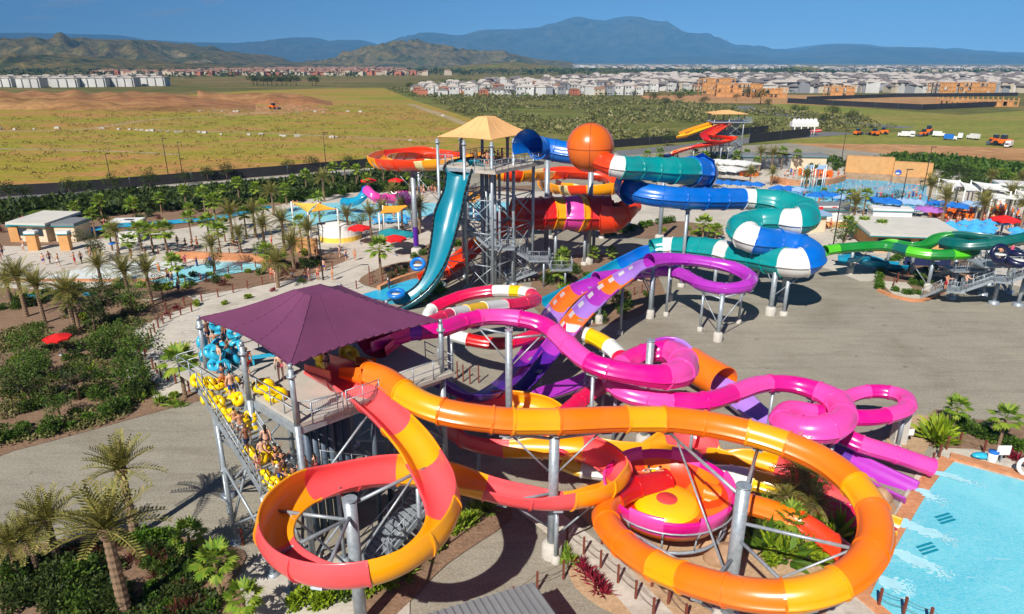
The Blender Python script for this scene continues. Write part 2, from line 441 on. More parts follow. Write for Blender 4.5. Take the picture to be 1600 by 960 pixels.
# ---- park floor ----
LAY[0] = -.02
sheet('yard', [(-500, 345), (0, 300), (590, 262), (760, 250), (1000, 236), (1230, 224), (1300, 232), (1600, 262), (2100, 320), (2100, 1500), (-500, 1500)], G_['gravel'], world=False)
sheet('service_road', [(-300, 340), (0, 308), (300, 289), (590, 264), (590, 270), (300, 297), (0, 320), (-300, 352)], G_['asphalt'])
sheet('service_road', [(960, 236), (1070, 226), (1200, 212), (1300, 206), (1340, 209), (1215, 219), (1080, 234), (970, 244)], G_['asphalt'])
strip('kerb_strip', [(0, 306), (300, 288), (590, 263)], 1.2, G_['conc'])
sheet('green_bank', [(-300, 352), (0, 320), (300, 297), (590, 270), (700, 268), (700, 300), (560, 310), (420, 330), (200, 345), (0, 362), (-300, 380)], G_['green'])
sheet('planting_bed', [(-300, 380), (0, 340), (420, 318), (700, 292), (830, 290), (830, 330), (500, 400), (0, 500), (-500, 700)], G_['soil'])
sheet('plaza', smooth([(-200, 395), (60, 385), (180, 370), (330, 350), (430, 322), (560, 300), (680, 300), (900, 300), (1010, 310), (1180, 320), (1300, 345), (1400, 390), (1360, 440), (1290, 420), (1100, 372), (1000, 360), (860, 350), (740, 380), (660, 430), (600, 460), (500, 465), (380, 475), (250, 500), (225, 560), (240, 600), (200, 560), (190, 520), (210, 480), (60, 500), (-200, 520)], 3), G_['conc'])
sheet('plaza', [(1000, 268), (1240, 258), (1340, 262), (1480, 272), (1640, 292), (1720, 480), (1560, 440), (1420, 410), (1250, 400), (1120, 330), (1040, 300)], G_['conc'])
# left planting areas
sheet('planting_bed', smooth([(-200, 515), (60, 480), (180, 462), (230, 470), (290, 462), (300, 478), (240, 500), (222, 540), (240, 590), (300, 612), (330, 620), (240, 645), (150, 670), (20, 705), (-200, 760)], 3), G_['soil'])
sheet('planting_bed', smooth([(-200, 440), (0, 450), (120, 452), (200, 440), (300, 425), (400, 410), (520, 395), (540, 408), (440, 440), (300, 462), (200, 470), (60, 490), (-200, 505)], 3), G_['soil'])
sheet('planting_bed', smooth([(410, 405), (470, 385), (520, 405), (500, 425), (430, 435)], 3), G_['soil'])
sheet('planting_bed', smooth([(560, 440), (590, 420), (640, 408), (690, 415), (640, 440), (600, 452)], 3), G_['soil'])
sheet('planting_bed', smooth([(640, 398), (700, 372), (760, 372), (740, 398), (680, 420)], 3), G_['soil'])
sheet('planting_bed', smooth([(840, 420), (900, 398), (1000, 405), (1040, 460), (1020, 485), (930, 510), (860, 500), (830, 470)], 3), G_['soil'])
sheet('planting_bed', smooth([(960, 360), (1040, 345), (1120, 355), (1120, 372), (1000, 372)], 3), G_['soil'])
sheet('path', smooth([(236, 520), (300, 480), (420, 468), (430, 560), (340, 606), (300, 612), (252, 588)], 3), G_['conc'])
strip('path', [(232, 505), (226, 545), (245, 590), (290, 612)], 4.0, G_['conc'])
strip('path', [(490, 470), (560, 462), (650, 455)], 3, G_['conc'])
sheet('path', smooth([(330, 960), (395, 880), (430, 850), (600, 900), (640, 960), (560, 1100), (330, 1100)], 3), G_['conc'])
sheet('planting_bed', smooth([(-200, 880), (60, 850), (200, 822), (290, 840), (380, 860), (370, 900), (330, 1000), (-200, 1100)], 3), G_['soil'])
sheet('planting_bed', smooth([(560, 935), (640, 850), (760, 790), (800, 810), (700, 880), (640, 940), (600, 970)], 3), G_['soil'])
sheet('planting_bed', smooth([(890, 880), (940, 900), (1000, 950), (960, 960), (900, 920)], 3), G_['tan'])
strip('path', [(830, 790), (900, 845), (990, 925), (1060, 1010)], 1.9, G_['conc'])
sheet('rock_garden', smooth([(900, 760), (1150, 720), (1330, 730), (1400, 790), (1400, 860), (1380, 1000), (1120, 1000), (960, 860)], 3), G_['tan'])
sheet('pool_deck', [(1300, 925), (1360, 870), (1440, 725), (1485, 690), (1800, 740), (1800, 1200), (1250, 1100)], G_['conc'])
sheet('planting_bed', smooth([(1445, 690), (1460, 640), (1520, 655), (1620, 665), (1700, 700), (1640, 735), (1540, 705), (1480, 700)], 3), G_['soil'])
sheet('bare_earth_patch', smooth([(1385, 700), (1400, 660), (1450, 650), (1450, 700), (1420, 725)], 3), G_['tan'])
# right raised planter by the stair foot
sheet('planting_bed', smooth([(1372, 450), (1382, 425), (1420, 412), (1490, 400), (1540, 420), (1480, 450), (1450, 470), (1400, 462)], 3), G_['soil'])
strip('path', [(1395, 440), (1405, 450), (1425, 468)], 3, G_['conc'])
# ---- water ----
sheet('pool_water', [(1480, 719), (1700, 780), (1800, 1100), (1420, 990), (1345, 930), (1372, 870), (1440, 760)], W1)
sheet('pool_water', smooth([(225, 432), (270, 420), (340, 410), (400, 412), (405, 420), (350, 430), (290, 445), (262, 447)], 3), W3)
sheet('pool_beach', smooth([(-60, 432), (60, 432), (170, 412), (230, 408), (290, 412), (262, 432), (225, 438), (100, 438)], 3), G_['sand'])
sheet('pool_water', [(560, 462), (645, 436), (700, 436), (690, 452), (620, 474)], W2)
strip('lazy_river_water', [(125, 361), (190, 352), (230, 350), (290, 345), (340, 340), (420, 322)], 3.2, W2)
sheet('pool_water', smooth([(440, 330), (500, 318), (590, 318), (690, 318), (690, 335), (560, 345), (470, 352)], 3), W3)
sheet('pool_water', smooth([(690, 320), (800, 316), (830, 335), (720, 345)], 3), W3)
sheet('pool_water', [(1205, 300), (1240, 288), (1300, 284), (1318, 278), (1449, 288), (1447, 305), (1470, 318), (1420, 322), (1300, 312)], W2)
sheet('pool_beach', [(1190, 300), (1205, 300), (1300, 312), (1420, 322), (1470, 318), (1490, 326), (1420, 332), (1300, 324), (1200, 312)], W3)
for q in ([(40, 460), (66, 456), (74, 462), (44, 465)], [(126, 458), (146, 455), (150, 460), (130, 463)]): sheet('pool_water', q, W2)
fmat = mat('foam_white', S(172, 226, 237), .6, .12, 1.5)
def foam(p0, p1, w, n, seed):
    a, c = P(*p0, LAY[0] + .012), P(*p1, LAY[0] + .012); t = (c - a).normalized(); sd = Vector((-t.y, t.x, 0)); b = MB(); L = (c - a).length; r = random.Random(seed)
    for i in range(n):
        u = r.random() ** 1.4; o = a + t * L * u + sd * r.gauss(0, w * (.35 + .8 * u)); rr = r.uniform(.05, .22) * (1.25 - u); m = r.randint(5, 8)
        b.poly([o + Vector((rr * r.uniform(.5, 1.5) * math.cos(2 * math.pi * k / m), rr * r.uniform(.4, .9) * math.sin(2 * math.pi * k / m), i * 1e-5)) for k in range(m)])
    tag(b.build('foam', fmat), 'white foam trailing from a slide exit on the near pool', None, None, 'stuff')
foam((1405, 815), (1500, 850), .3, 520, 1); foam((1402, 862), (1490, 905), .3, 420, 2); foam((1462, 738), (1545, 762), .2, 300, 3); foam((1380, 908), (1430, 925), .4, 260, 4); foam((1437, 765), (1480, 790), .25, 200, 5)
def drain(px, py):
    c = P(px, py, LAY[0] + .01); b = MB()
    for i in range(3): b.box(c + Vector((0, (i - 1) * .28, 0)), (1.15, .16, .006), rz=.35)
    tag(b.build('pool_drain', mat('drain_tile', S(16, 140, 164), .4)), 'dark teal barred drain grate in the near pool floor ' + ('nearer the pool edge' if px < 1460 else 'further out in the water'), 'drain', 'drain grates in the near pool')
drain(1477, 810); drain(1449, 857)
# coping walls along water
def low_wall(name, pts, m, h=.45, wd=.5, label=None, cat=None, pix=True):
    q = [P(x, y, 0) for x, y in smooth(pts, 4, False)] if pix else [Vector(p) for p in pts]
    b = MB(); rows = []
    for i, p in enumerate(q):
        t = (q[min(i + 1, len(q) - 1)] - q[max(i - 1, 0)]); t.z = 0; t.normalize(); s = Vector((-t.y, t.x, 0)) * wd / 2
        rows.append([p + s - Vector((0, 0, .1)), p + s + Vector((0, 0, h)), p - s + Vector((0, 0, h)), p - s - Vector((0, 0, .1))])
    b.rows(rows, sm=False, closed=True); b.poly(rows[0]); b.poly(rows[-1][::-1])
    return tag(b.build(name, m), label, cat)
low_wall('pool_wall', [(262, 406), (300, 404), (350, 406), (400, 408), (440, 412)], G_['coping'], .9, .7, 'curved orange stone wall behind the small splash pool', 'wall')
low_wall('coping_edge', [(-20, 438), (100, 439), (225, 439), (258, 434)], G_['coping'], .2, .5, 'thin orange coping along the white beach edge of the splash pool', 'kerb')
low_wall('coping_edge', [(1345, 930), (1372, 878), (1442, 762), (1481, 719)], G_['coping'], .15, .8, 'orange stone coping where the slides meet the near pool', 'kerb')
low_wall('coping_edge', [(1484, 716), (1600, 747), (1720, 785)], G_['coping'], .25, .8, 'orange stone coping along the far side of the near pool', 'kerb')
low_wall('coping_edge', [(1345, 933), (1420, 993), (1500, 1040)], G_['coping'], .2, .6, 'orange stone coping by the fence at the near pool corner', 'kerb')
low_wall('pool_wall', [(1205, 284), (1240, 291), (1290, 290), (1318, 283)], G_['coping'], 1.3, .8, 'curved orange wall under the cabana terrace of the wave pool', 'wall')
low_wall('planter_wall', [(1372, 455), (1400, 466), (1440, 471), (1478, 455)], G_['coping'], .3, .4, 'low brown kerb round the round shrubs at the stair foot', 'kerb')
low_wall('planter_wall', [(592, 455), (625, 440), (690, 420), (738, 398)], G_['coping'], .6, .5, 'orange brown wall along the landing pool of the teal drop slide', 'wall')
# ---- hills and mountains: real ridged relief ----
def hill_mat(name, cols, sc, hmix=None):
    m, nt, b = nm(name); pos = geo_pos(nt)
    n1 = noise_n(nt, sc, 7, .7, pos, .5); n2 = noise_n(nt, sc * 7, 6, .75, pos)
    a = ramp(nt, n1.outputs['Fac'], [(.3 + .4 * i / (len(cols) - 1), c) for i, c in enumerate(cols)]).outputs[0]
    f = ramp(nt, n2.outputs['Fac'], [(.32, (.34, .4, .3, 1)), (.5, (.95, .95, .9, 1)), (.7, (1.7, 1.5, 1.25, 1))]).outputs[0]
    nt.links.new(mixc(nt, .85, a, f, 'MULTIPLY'), b.inputs['Base Color'])
    b.inputs['Roughness'].default_value = 1; b.inputs['Specular IOR Level'].default_value = 0
    bp = node(nt, 'ShaderNodeBump'); bp.inputs['Strength'].default_value = .7; bp.inputs['Distance'].default_value = .12 / sc
    nt.links.new(n2.outputs['Fac'], bp.inputs['Height']); nt.links.new(bp.outputs[0], b.inputs['Normal'])
    return m
def lerp_prof(prof, x):
    if x <= prof[0][0]: return prof[0][1]
    for (a, b), (c, d) in zip(prof, prof[1:]):
        if x <= c:
            t = (x - a) / (c - a); t = t * t * (3 - 2 * t); return b + (d - b) * t
    return prof[-1][1]
def hills(name, prof, Y, depth_y, m, nx=260, ny=44, rough=.25, fs=1.0, seed=0, base=-3):
    """prof: skyline (px, py) of the ridge standing at distance Y"""
    x0, x1 = prof[0][0], prof[-1][0]
    rows = []
    for j in range(ny + 1):
        v = j / ny; y = Y - depth_y * .62 + depth_y * v
        row = []
        for i in range(nx + 1):
            px = x0 + (x1 - x0) * i / nx
            top = PY(px, lerp_prof(prof, px), Y); X = top.x * (1 + .0 * v)
            H = max(0, top.z)
            s = (y - (Y - depth_y * .62)) / (depth_y * .62)
            sh = math.sin(min(1, s) * math.pi / 2) ** 1.5 if s <= 1 else math.cos((s - 1) / (1 / .62 - 1) * math.pi / 2 * .98)
            q = Vector((X / 900 * fs + seed, y / 900 * fs, seed))
            rd = 1 - abs(noise.noise(q * 1.3)) * 2; rd2 = 1 - abs(noise.noise(q * 3.1 + Vector((5, 1, 2)))) * 2; rd3 = noise.noise(q * 9)
            ero = (rd * .55 + rd2 * .3 + rd3 * .14 - .25)
            z = H * (sh + ero * rough * min(1, 2.6 * max(0, .97 - sh), 2.2 * sh))
            small = noise.noise(Vector((X / 120 * fs, 3, seed))) * H * .008 + noise.noise(Vector((X / 380 * fs, 9, seed))) * H * .014
            row.append((X, y, base + max(0, z + small * sh)))
        rows.append(row)
    b = MB(); b.rows(rows[::-1], sm=True)
    o = b.build(name, m)
    if o.data.polygons[len(o.data.polygons) // 2].normal.z < 0: o.data.flip_normals()
    return tag(o, kind='structure')
HM1 = hill_mat('chaparral', [S(48, 58, 30), S(88, 84, 50), S(122, 108, 64), S(62, 72, 36), S(160, 138, 98)], .0045)
HM2 = hill_mat('grass_hill', [S(84, 98, 36), S(112, 118, 46), S(134, 116, 70), S(96, 104, 44)], .006)
HM3 = hill_mat('far_chaparral', [S(50, 60, 46), S(66, 72, 52), S(84, 82, 58), S(56, 64, 48)], .0011)
hills('mountains', [(-300, 52), (0, 53), (60, 51), (110, 53), (175, 54), (230, 62), (330, 66), (400, 68), (440, 64), (490, 58), (520, 66), (560, 62), (600, 70), (650, 58), (672, 51), (720, 55), (760, 47), (800, 46), (836, 43), (860, 37), (898, 27), (935, 32), (975, 26), (1010, 34), (1050, 50), (1110, 68), (1170, 76), (1230, 76), (1300, 68), (1350, 73), (1400, 73), (1430, 78), (1520, 83), (1560, 84), (1600, 91), (1900, 95)], 13000, 7000, HM3, 460, 80, .42, .8, 3.3, -10)
hills('hills', [(860, 106), (960, 92), (1060, 84), (1110, 80), (1180, 88), (1250, 80), (1300, 69), (1350, 74), (1400, 73), (1450, 78), (1500, 84), (1545, 83), (1590, 90), (1650, 94), (1750, 97), (1900, 100)], 10000, 4200, HM3, 260, 44, .3, .8, 8.1, -10)
hills('hills', [(-350, 62), (0, 62), (60, 60), (130, 62), (200, 60), (270, 66), (330, 78), (385, 84), (430, 95), (520, 97), (600, 102)], 3600, 1700, HM1, 340, 80, .95, 2.6, 1.7, -6)
hills('hills', [(-350, 84), (0, 83), (50, 86), (95, 82), (150, 88), (220, 92), (290, 96), (360, 100), (420, 106)], 2300, 700, HM1, 300, 50, .9, 4.5, 4.4, -6)
hills('hills', [(470, 104), (540, 92), (580, 78), (620, 68), (660, 66), (690, 70), (730, 77), (790, 82), (850, 92), (930, 104)], 4200, 1700, HM1, 300, 70, .9, 2.4, 6.2, -6)
hills('hills', [(590, 117), (640, 110), (700, 102), (760, 98), (800, 95), (850, 100), (900, 107), (960, 104), (1010, 110), (1060, 116)], 2300, 500, HM2, 160, 30, .3, 3, 9.7, -4)
hills('hills', [(1180, 118), (1225, 108), (1252, 102), (1275, 106), (1310, 117)], 1900, 300, HM2, 90, 24, .3, 4, 2.2, -3)
# earth bank left of the fields
def berm(px0, px1, py, h, wy, seed, m):
    a, c = P(px0, py), P(px1, py + (4 if px1 > 200 else 0)); rows = []
    for j in range(15):
        v = j / 14; row = []
        for i in range(121):
            u = i / 120; p = a.lerp(c, u); y = p.y + (v - .5) * wy
            e = math.sin(v * math.pi) ** .7 * min(1, (1 - u) * 4) * (h + noise.noise(Vector((p.x / 14, v * 3, seed))) * h * .45)
            row.append((p.x * y / p.y, y, -.1 + max(0, e)))
        rows.append(row)
    b = MB(); b.rows(rows[::-1]); o = b.build('earth_bank', m)
    if o.data.polygons[500].normal.z < 0: o.data.flip_normals()
    return tag(o, kind='structure')
berm(-200, 400, 158, 6, 160, 2, G_['brown']); berm(-200, 250, 166, 5, 45, 5, G_['brown'])
berm(310, 520, 157, 5, 60, 8, G_['brown'])
# ---- air ----
hz = MB(); hz.box((0, 8300, 595), (26000, 17600, 1212))
hm = bpy.data.materials.new('air'); hm.use_nodes = True; nt = hm.node_tree
for n in list(nt.nodes):
    if n.type == 'BSDF_PRINCIPLED': nt.nodes.remove(n)
pv = nt.nodes.new('ShaderNodeVolumePrincipled'); pv.inputs['Color'].default_value = S(112, 186, 250); pv.inputs['Density'].default_value = 8.0e-5; pv.inputs['Anisotropy'].default_value = -.4
nt.links.new(pv.outputs[0], [n for n in nt.nodes if n.type == 'OUTPUT_MATERIAL'][0].inputs['Volume'])
hm.cycles.homogeneous_volume = True if hasattr(hm, 'cycles') and hasattr(hm.cycles, 'homogeneous_volume') else None
tag(hz.build('haze', hm), 'thin blue air haze over the valley', None, None, 'stuff')
# ================= water slides =================
def dense(ctrl, step=.3):
    """ctrl: list of (Vector, r). Centripetal Catmull-Rom, resampled; returns [(pos, r, ctrl_param)]"""
    n = len(ctrl); out = []
    P_ = [c[0] for c in ctrl]
    P_ = [P_[0] * 2 - P_[1]] + P_ + [P_[-1] * 2 - P_[-2]]
    for i in range(n - 1):
        p0, p1, p2, p3 = P_[i:i + 4]
        d = lambda a, b: max(1e-4, (b - a).length) ** .5
        t0 = 0; t1 = t0 + d(p0, p1); t2 = t1 + d(p1, p2); t3 = t2 + d(p2, p3)
        k = max(3, int((p2 - p1).length / step))
        for j in range(k):
            t = t1 + (t2 - t1) * j / k
            A1 = p0 * ((t1 - t) / (t1 - t0)) + p1 * ((t - t0) / (t1 - t0))
            A2 = p1 * ((t2 - t) / (t2 - t1)) + p2 * ((t - t1) / (t2 - t1))
            A3 = p2 * ((t3 - t) / (t3 - t2)) + p3 * ((t - t2) / (t3 - t2))
            B1 = A1 * ((t2 - t) / (t2 - t0)) + A2 * ((t - t0) / (t2 - t0))
            B2 = A2 * ((t3 - t) / (t3 - t1)) + A3 * ((t - t1) / (t3 - t1))
            q = B1 * ((t2 - t) / (t2 - t1)) + B2 * ((t - t1) / (t2 - t1))
            u = j / k
            out.append((q, ctrl[i][1] * (1 - u) + ctrl[i + 1][1] * u, i + u))
    out.append((P_[n], ctrl[-1][1], n - 1.0))
    return out
class Course:
    def __init__(s, pts, r=None, px=None, step=.3, soften=2, bank=0):
        ctrl = []; s.cols = []
        cur = None; wcur = px
        for i, p in enumerate(pts):
            v = P(p[0], p[1], p[2])
            c = p[3] if len(p) > 3 and p[3] else None
            if len(p) > 4: wcur = p[4]
            rr = r if r and len(p) <= 4 else wcur * depth(v) / F / 2
            ctrl.append((v, rr))
            if c: s.cols.append((i, c))
        smp = dense(ctrl, step)
        pos = [a[0] for a in smp]; rad = [a[1] for a in smp]
        for _ in range(soften):
            pos = [pos[0]] + [(pos[i - 1] + pos[i] * 2 + pos[i + 1]) / 4 for i in range(1, len(pos) - 1)] + [pos[-1]]
            rad = [rad[0]] + [(rad[i - 1] + rad[i] * 2 + rad[i + 1]) / 4 for i in range(1, len(rad) - 1)] + [rad[-1]]
        s.pos, s.rad, s.par = pos, rad, [a[2] for a in smp]
        n = len(pos); s.s = [0]
        for i in range(1, n): s.s.append(s.s[-1] + (pos[i] - pos[i - 1]).length)
        s.T, s.side, s.up = [], [], []
        for i in range(n):
            t = (pos[min(i + 1, n - 1)] - pos[max(i - 1, 0)]).normalized()
            sd = t.cross(Vector((0, 0, 1))); sd.normalize(); s.T.append(t); s.side.append(sd); s.up.append(sd.cross(t))
        # signed curvature -> bank angle
        kap = []
        for i in range(n):
            a, b = s.T[max(i - 3, 0)], s.T[min(i + 3, n - 1)]; L = s.s[min(i + 3, n - 1)] - s.s[max(i - 3, 0)]
            kap.append(math.asin(max(-1, min(1, a.cross(b).z))) / max(L, .1))
        for _ in range(10): kap = [kap[max(i - 1, 0)] * .25 + kap[i] * .5 + kap[min(i + 1, n - 1)] * .25 for i in range(n)]
        s.bank = [max(-.75, min(.75, k * bank)) for k in kap]
        for i in range(n):
            a = s.bank[i]; sd, up = s.side[i], s.up[i]
            s.side[i] = sd * math.cos(a) + up * math.sin(a); s.up[i] = up * math.cos(a) - sd * math.sin(a)
    def at_par(s, p):
        for i, q in enumerate(s.par):
            if q >= p: return i
        return len(s.par) - 1
    def runs(s):
        st = [(s.at_par(i), c) for i, c in s.cols]
        if st[0][0] != 0: st = [(0, st[0][1])] + st
        return [(a, (st[k + 1][0] if k + 1 < len(st) else len(s.pos) - 1), c) for k, (a, c) in enumerate(st)]
    def near(s, p, hmax=None):
        best = min(range(len(s.pos)), key=lambda i: (s.pos[i] - p).length)
        return best
def ring_pts(c, i, prof):
    return [c.pos[i] + c.side[i] * (u * c.rad[i]) + c.up[i] * (v * c.rad[i]) for u, v in prof]
def tube_prof(n=22, fin=1.09):
    out = []
    for k in range(n):
        a = 2 * math.pi * k / n
        out.append((math.cos(a), math.sin(a)))
    # mould-line flanges on both sides, a little below the axis
    res = []
    for k in range(n):
        a = 2 * math.pi * k / n
        res.append((math.cos(a), math.sin(a)))
    def ins(ang):
        w = math.radians(4)
        return [(math.cos(ang - w), math.sin(ang - w)), (fin * math.cos(ang - w * .6), fin * math.sin(ang - w * .6)), (fin * math.cos(ang + w * .6), fin * math.sin(ang + w * .6)), (math.cos(ang + w), math.sin(ang + w))]
    pts = []
    for k in range(n):
        a = 2 * math.pi * k / n
        d1 = abs((a - math.radians(-6)) % (2 * math.pi)); d1 = min(d1, 2 * math.pi - d1)
        d2 = abs((a - math.radians(186)) % (2 * math.pi)); d2 = min(d2, 2 * math.pi - d2)
        if d1 < math.radians(8.5) or d2 < math.radians(8.5): continue
        pts.append((a % (2 * math.pi), (math.cos(a), math.sin(a))))
    for ang in (math.radians(354), math.radians(186)):
        for q, da in zip(ins(ang), (-4, -2, 2, 4)): pts.append(((ang + math.radians(da)) % (2 * math.pi), q))
    pts.sort(); return [q for _, q in pts]
TP = tube_prof()
def flume_prof(a=95, th=.07, lip=.14, n=14):
    """open channel: inner arc then outer arc, closed loop, with rolled lips"""
    inn = [(math.sin(R(-a + 2 * a * k / n)), -math.cos(R(-a + 2 * a * k / n))) for k in range(n + 1)]
    o = 1 + th
    out = [(o * math.sin(R(a - 2 * a * k / n)), -o * math.cos(R(a - 2 * a * k / n))) for k in range(n + 1)]
    ex, ey = inn[-1]; 
    lipR = [(ex + lip * .3, ey + .03), (ex + lip, ey + .02), (ex + lip, ey - .05)]
    lipL = [(-ex - lip, ey - .05), (-ex - lip, ey + .02), (-ex - lip * .3, ey + .03)]
    return inn + lipR + out[1:-1] + lipL
FP = flume_prof()
def flange(mb, c, i, k=1.085, w=.12):
    p = [(math.cos(2 * math.pi * a / 22), math.sin(2 * math.pi * a / 22)) for a in range(22)]
    rows = []
    for rr, off in ((.98, -w / 2), (k, -w / 2), (k, w / 2), (.98, w / 2)):
        rows.append([c.pos[i] + c.T[i] * off + c.side[i] * (u * c.rad[i] * rr) + c.up[i] * (v * c.rad[i] * rr) for u, v in p])
    mb.rows(rows, closed=True, sm=False)
def flume_rib(mb, c, i, a=95, w=.1):
    p = [(math.sin(R(-a + 2 * a * k / 12)), -math.cos(R(-a + 2 * a * k / 12))) for k in range(13)]
    rows = []
    for rr, off in ((1.03, -w / 2), (1.16, -w / 2), (1.16, w / 2), (1.03, w / 2)):
        rows.append([c.pos[i] + c.T[i] * off + c.side[i] * (u * c.rad[i] * rr) + c.up[i] * (v * c.rad[i] * rr) for u, v in p])
    mb.rows(rows, sm=False)
CNAME = {'O': 'orange', 'Y': 'amber yellow', 'C': 'coral', 'K': 'raspberry', 'W': 'white', 'L': 'lemon yellow', 'P': 'light pink', 'M': 'magenta',
         'U': 'purple', 'V': 'lilac', 'D': 'violet', 'T': 'teal', 'B': 'blue', 'A': 'aqua', 'R': 'red orange', 'X': 'crimson', 'G': 'green', 'N': 'lime', 'E': 'dark green', 'I': 'ivory', 'Q': 'deep teal', 'S': 'navy'}
def lay_course(root, c, kind='tube', prof=None, secl=2.5, a=95, noun=None):
    tubes = {}
    for i0, i1, col in c.runs():
        k = kind
        if len(col) > 1: k = {'o': 'flume', 't': 'tube'}[col[1]]
        mb = MB(); pr = prof or (TP if k == 'tube' else FP if a == 95 else flume_prof(a))
        if k == 'tube' and prof and len(col) > 1: pr = TP
        if k == 'flume' and prof is None: pr = flume_prof(a)
        rows = [ring_pts(c, i, pr) for i in range(i0, i1 + 1)]
        if len(rows) < 2: continue
        mb.rows(rows, closed=True)
        if k == 'flume':
            pass
        L = c.s[i1] - c.s[i0]; m = max(1, round(L / secl))
        marks = [c.s[i0] + L * j / m for j in range(m)] + ([c.s[i1]] if i1 == len(c.pos) - 1 else [])
        for s_ in marks:
            i = min(range(i0, i1 + 1), key=lambda q: abs(c.s[q] - s_))
            if k == 'tube': flange(mb, c, i)
            else: flume_rib(mb, c, i, a)
        o = mb.build(noun or ('tube_section' if k == 'tube' else 'flume_section'), FG[col[0]], root)
        o['label'] = f"{CNAME[col[0]]} {'closed tube' if k == 'tube' else 'open flume'} section"
def ctr(c):
    p = c.pos[0]; return Vector((p.x, p.y, 0))
COURSES = {}
def slide(key, name, label, pts, kind='tube', r=None, px=None, group=None, bank=0, **kw):
    c = Course(pts, r=r, px=px, bank=bank); COURSES[key] = c
    root = thing(name, label, 'water slide', ctr(c), group)
    lay_course(root, c, kind, **kw)
    return root, c

# --- orange tube with the big front loop ---
s1, c1 = slide('orange', 'water_slide', 'long glossy orange tube slide curving in one wide loop over the planted rock garden', [
    (572, 583, 9.7, 'O'), (600, 592, 9.6), (630, 613, 9.4, 'Y'), (655, 630, 9.25), (690, 643, 9.05, 'O'), (735, 652, 8.9), (770, 656, 8.75, 'O'), (800, 659, 8.65, 'Y'), (835, 659, 8.5),
    (872, 659, 8.4, 'O'), (898, 658, 8.35), (940, 656, 8.2), (978, 655, 8.1, 'Y'), (1010, 655, 8.0), (1038, 655, 7.95, 'O'), (1100, 662, 7.75), (1168, 676, 7.6, 'Y'), (1230, 695, 7.45, 'O'),
    (1290, 722, 7.25), (1336, 758, 7.05, 'Y'), (1364, 798, 6.85, 'O'), (1368, 845, 6.6), (1345, 885, 6.3), (1310, 912, 6.0, 'Y'), (1262, 928, 5.75), (1225, 933, 5.5, 'O'), (1160, 928, 5.2), (1100, 913, 4.8), (1065, 902, 4.5, 'Y'), (1022, 884, 4.1, 'O'),
    (985, 860, 3.7), (957, 832, 3.3), (946, 808, 3.0), (955, 784, 2.7, 'X'), (985, 765, 2.4), (1040, 752, 2.1)], r=.68)
s1b, c1b = slide('orange_exit', 'water_slide', 'short orange tube end dropping from the bowl through plants into the near pool', [
    (1100, 770, 2.0, 'O'), (1165, 787, 1.8), (1200, 797, 1.6), (1250, 815, 1.3, 'R'), (1300, 850, 1.0), (1345, 890, .7)], r=.62)
# --- coral and yellow open slide ---
s2, c2 = slide('coral', 'water_slide', 'open coral and amber flume slide spiralling in loops round a steel post', [
    (532, 588, 9.75, 'C'), (560, 607, 9.5), (592, 632, 9.2), (620, 660, 8.85, 'Y'), (650, 695, 8.45), (662, 715, 8.2, 'C'), (684, 757, 7.7), (690, 792, 7.5, 'Y'), (672, 828, 7.35), (628, 862, 7.22), (575, 882, 7.12, 'C'), (505, 884, 7.0), (452, 862, 6.88), (430, 832, 6.78, 'Y'), (438, 795, 6.68), (470, 766, 6.55), (490, 757, 6.45, 'C'), (555, 740, 6.15), (622, 733, 5.8, 'Y'), (690, 740, 5.4), (760, 757, 4.95, 'C'), (820, 770, 4.5), (890, 772, 4.25, 'Y'), (942, 757, 3.95), (964, 734, 3.7, 'C'), (940, 711, 3.5), (905, 700, 3.35, 'Y'), (840, 696, 3.2), (790, 694, 3.1, 'C'), (735, 683, 2.95), (706, 662, 2.85), (720, 641, 2.75), (760, 630, 2.65), (800, 628, 2.55, 'Y'), (850, 638, 2.45), (895, 668, 2.3, 'C'), (945, 690, 2.2, 'Y'), (1000, 696, 2.1), (1050, 685, 2.0, 'C'), (1085, 680, 1.9), (1115, 700, 1.75, 'Y'), (1160, 712, 1.6), (1212, 727, 1.4, 'C'), (1268, 752, 1.2), (1318, 780, 1.0), (1352, 798, .9, 'Y'), (1405, 822, .7)], kind='flume', r=.78, bank=2.6)
# --- raspberry, white and lemon tube ---
s3, c3 = slide('raspberry', 'water_slide', 'slim raspberry tube slide with white and lemon bands winding behind the purple canopy', [
    (625, 525, 9.6, 'K'), (660, 509, 9.4), (690, 497, 9.1, 'K', 21), (703, 492, 8.9, 'W'), (728, 487, 8.5, 'L'), (755, 482, 8.1, 'W'), (788, 478, 7.5, 'K'), (815, 475, 7.1), (836, 468, 6.6, 'K', 20), (830, 460, 6.4, 'W'), (815, 456, 6.2, 'L', 19), (797, 455, 6.1, 'W'), (770, 455, 5.9, 'K'), (735, 460, 5.6), (700, 471, 5.2), (675, 484, 4.9, 'W', 20), (668, 498, 4.6), (690, 518, 4.3), (715, 526, 4.2), (733, 531, 4.1, 'X'), (770, 537, 4.0), (800, 535, 3.9, 'K'), (850, 520, 3.7), (885, 517, 3.6, 'W', 24), (922, 525, 3.5, 'L'), (952, 542, 3.3, 'W', 26), (970, 560, 3.1, 'K'), (965, 585, 2.9), (935, 605, 2.8), (905, 628, 2.7), (875, 655, 2.6, 'K', 26), (862, 690, 2.4), (885, 722, 2.1, 'L', 30), (912, 732, 2.0, 'W'), (960, 738, 1.8), (1050, 742, 1.6), (1140, 744, 1.4, 'W', 34), (1176, 750, 1.3, 'L'), (1215, 762, 1.2), (1252, 776, 1.1, 'K', 36), (1310, 800, 1.0), (1345, 818, .9), (1392, 842, .7)], px=21)
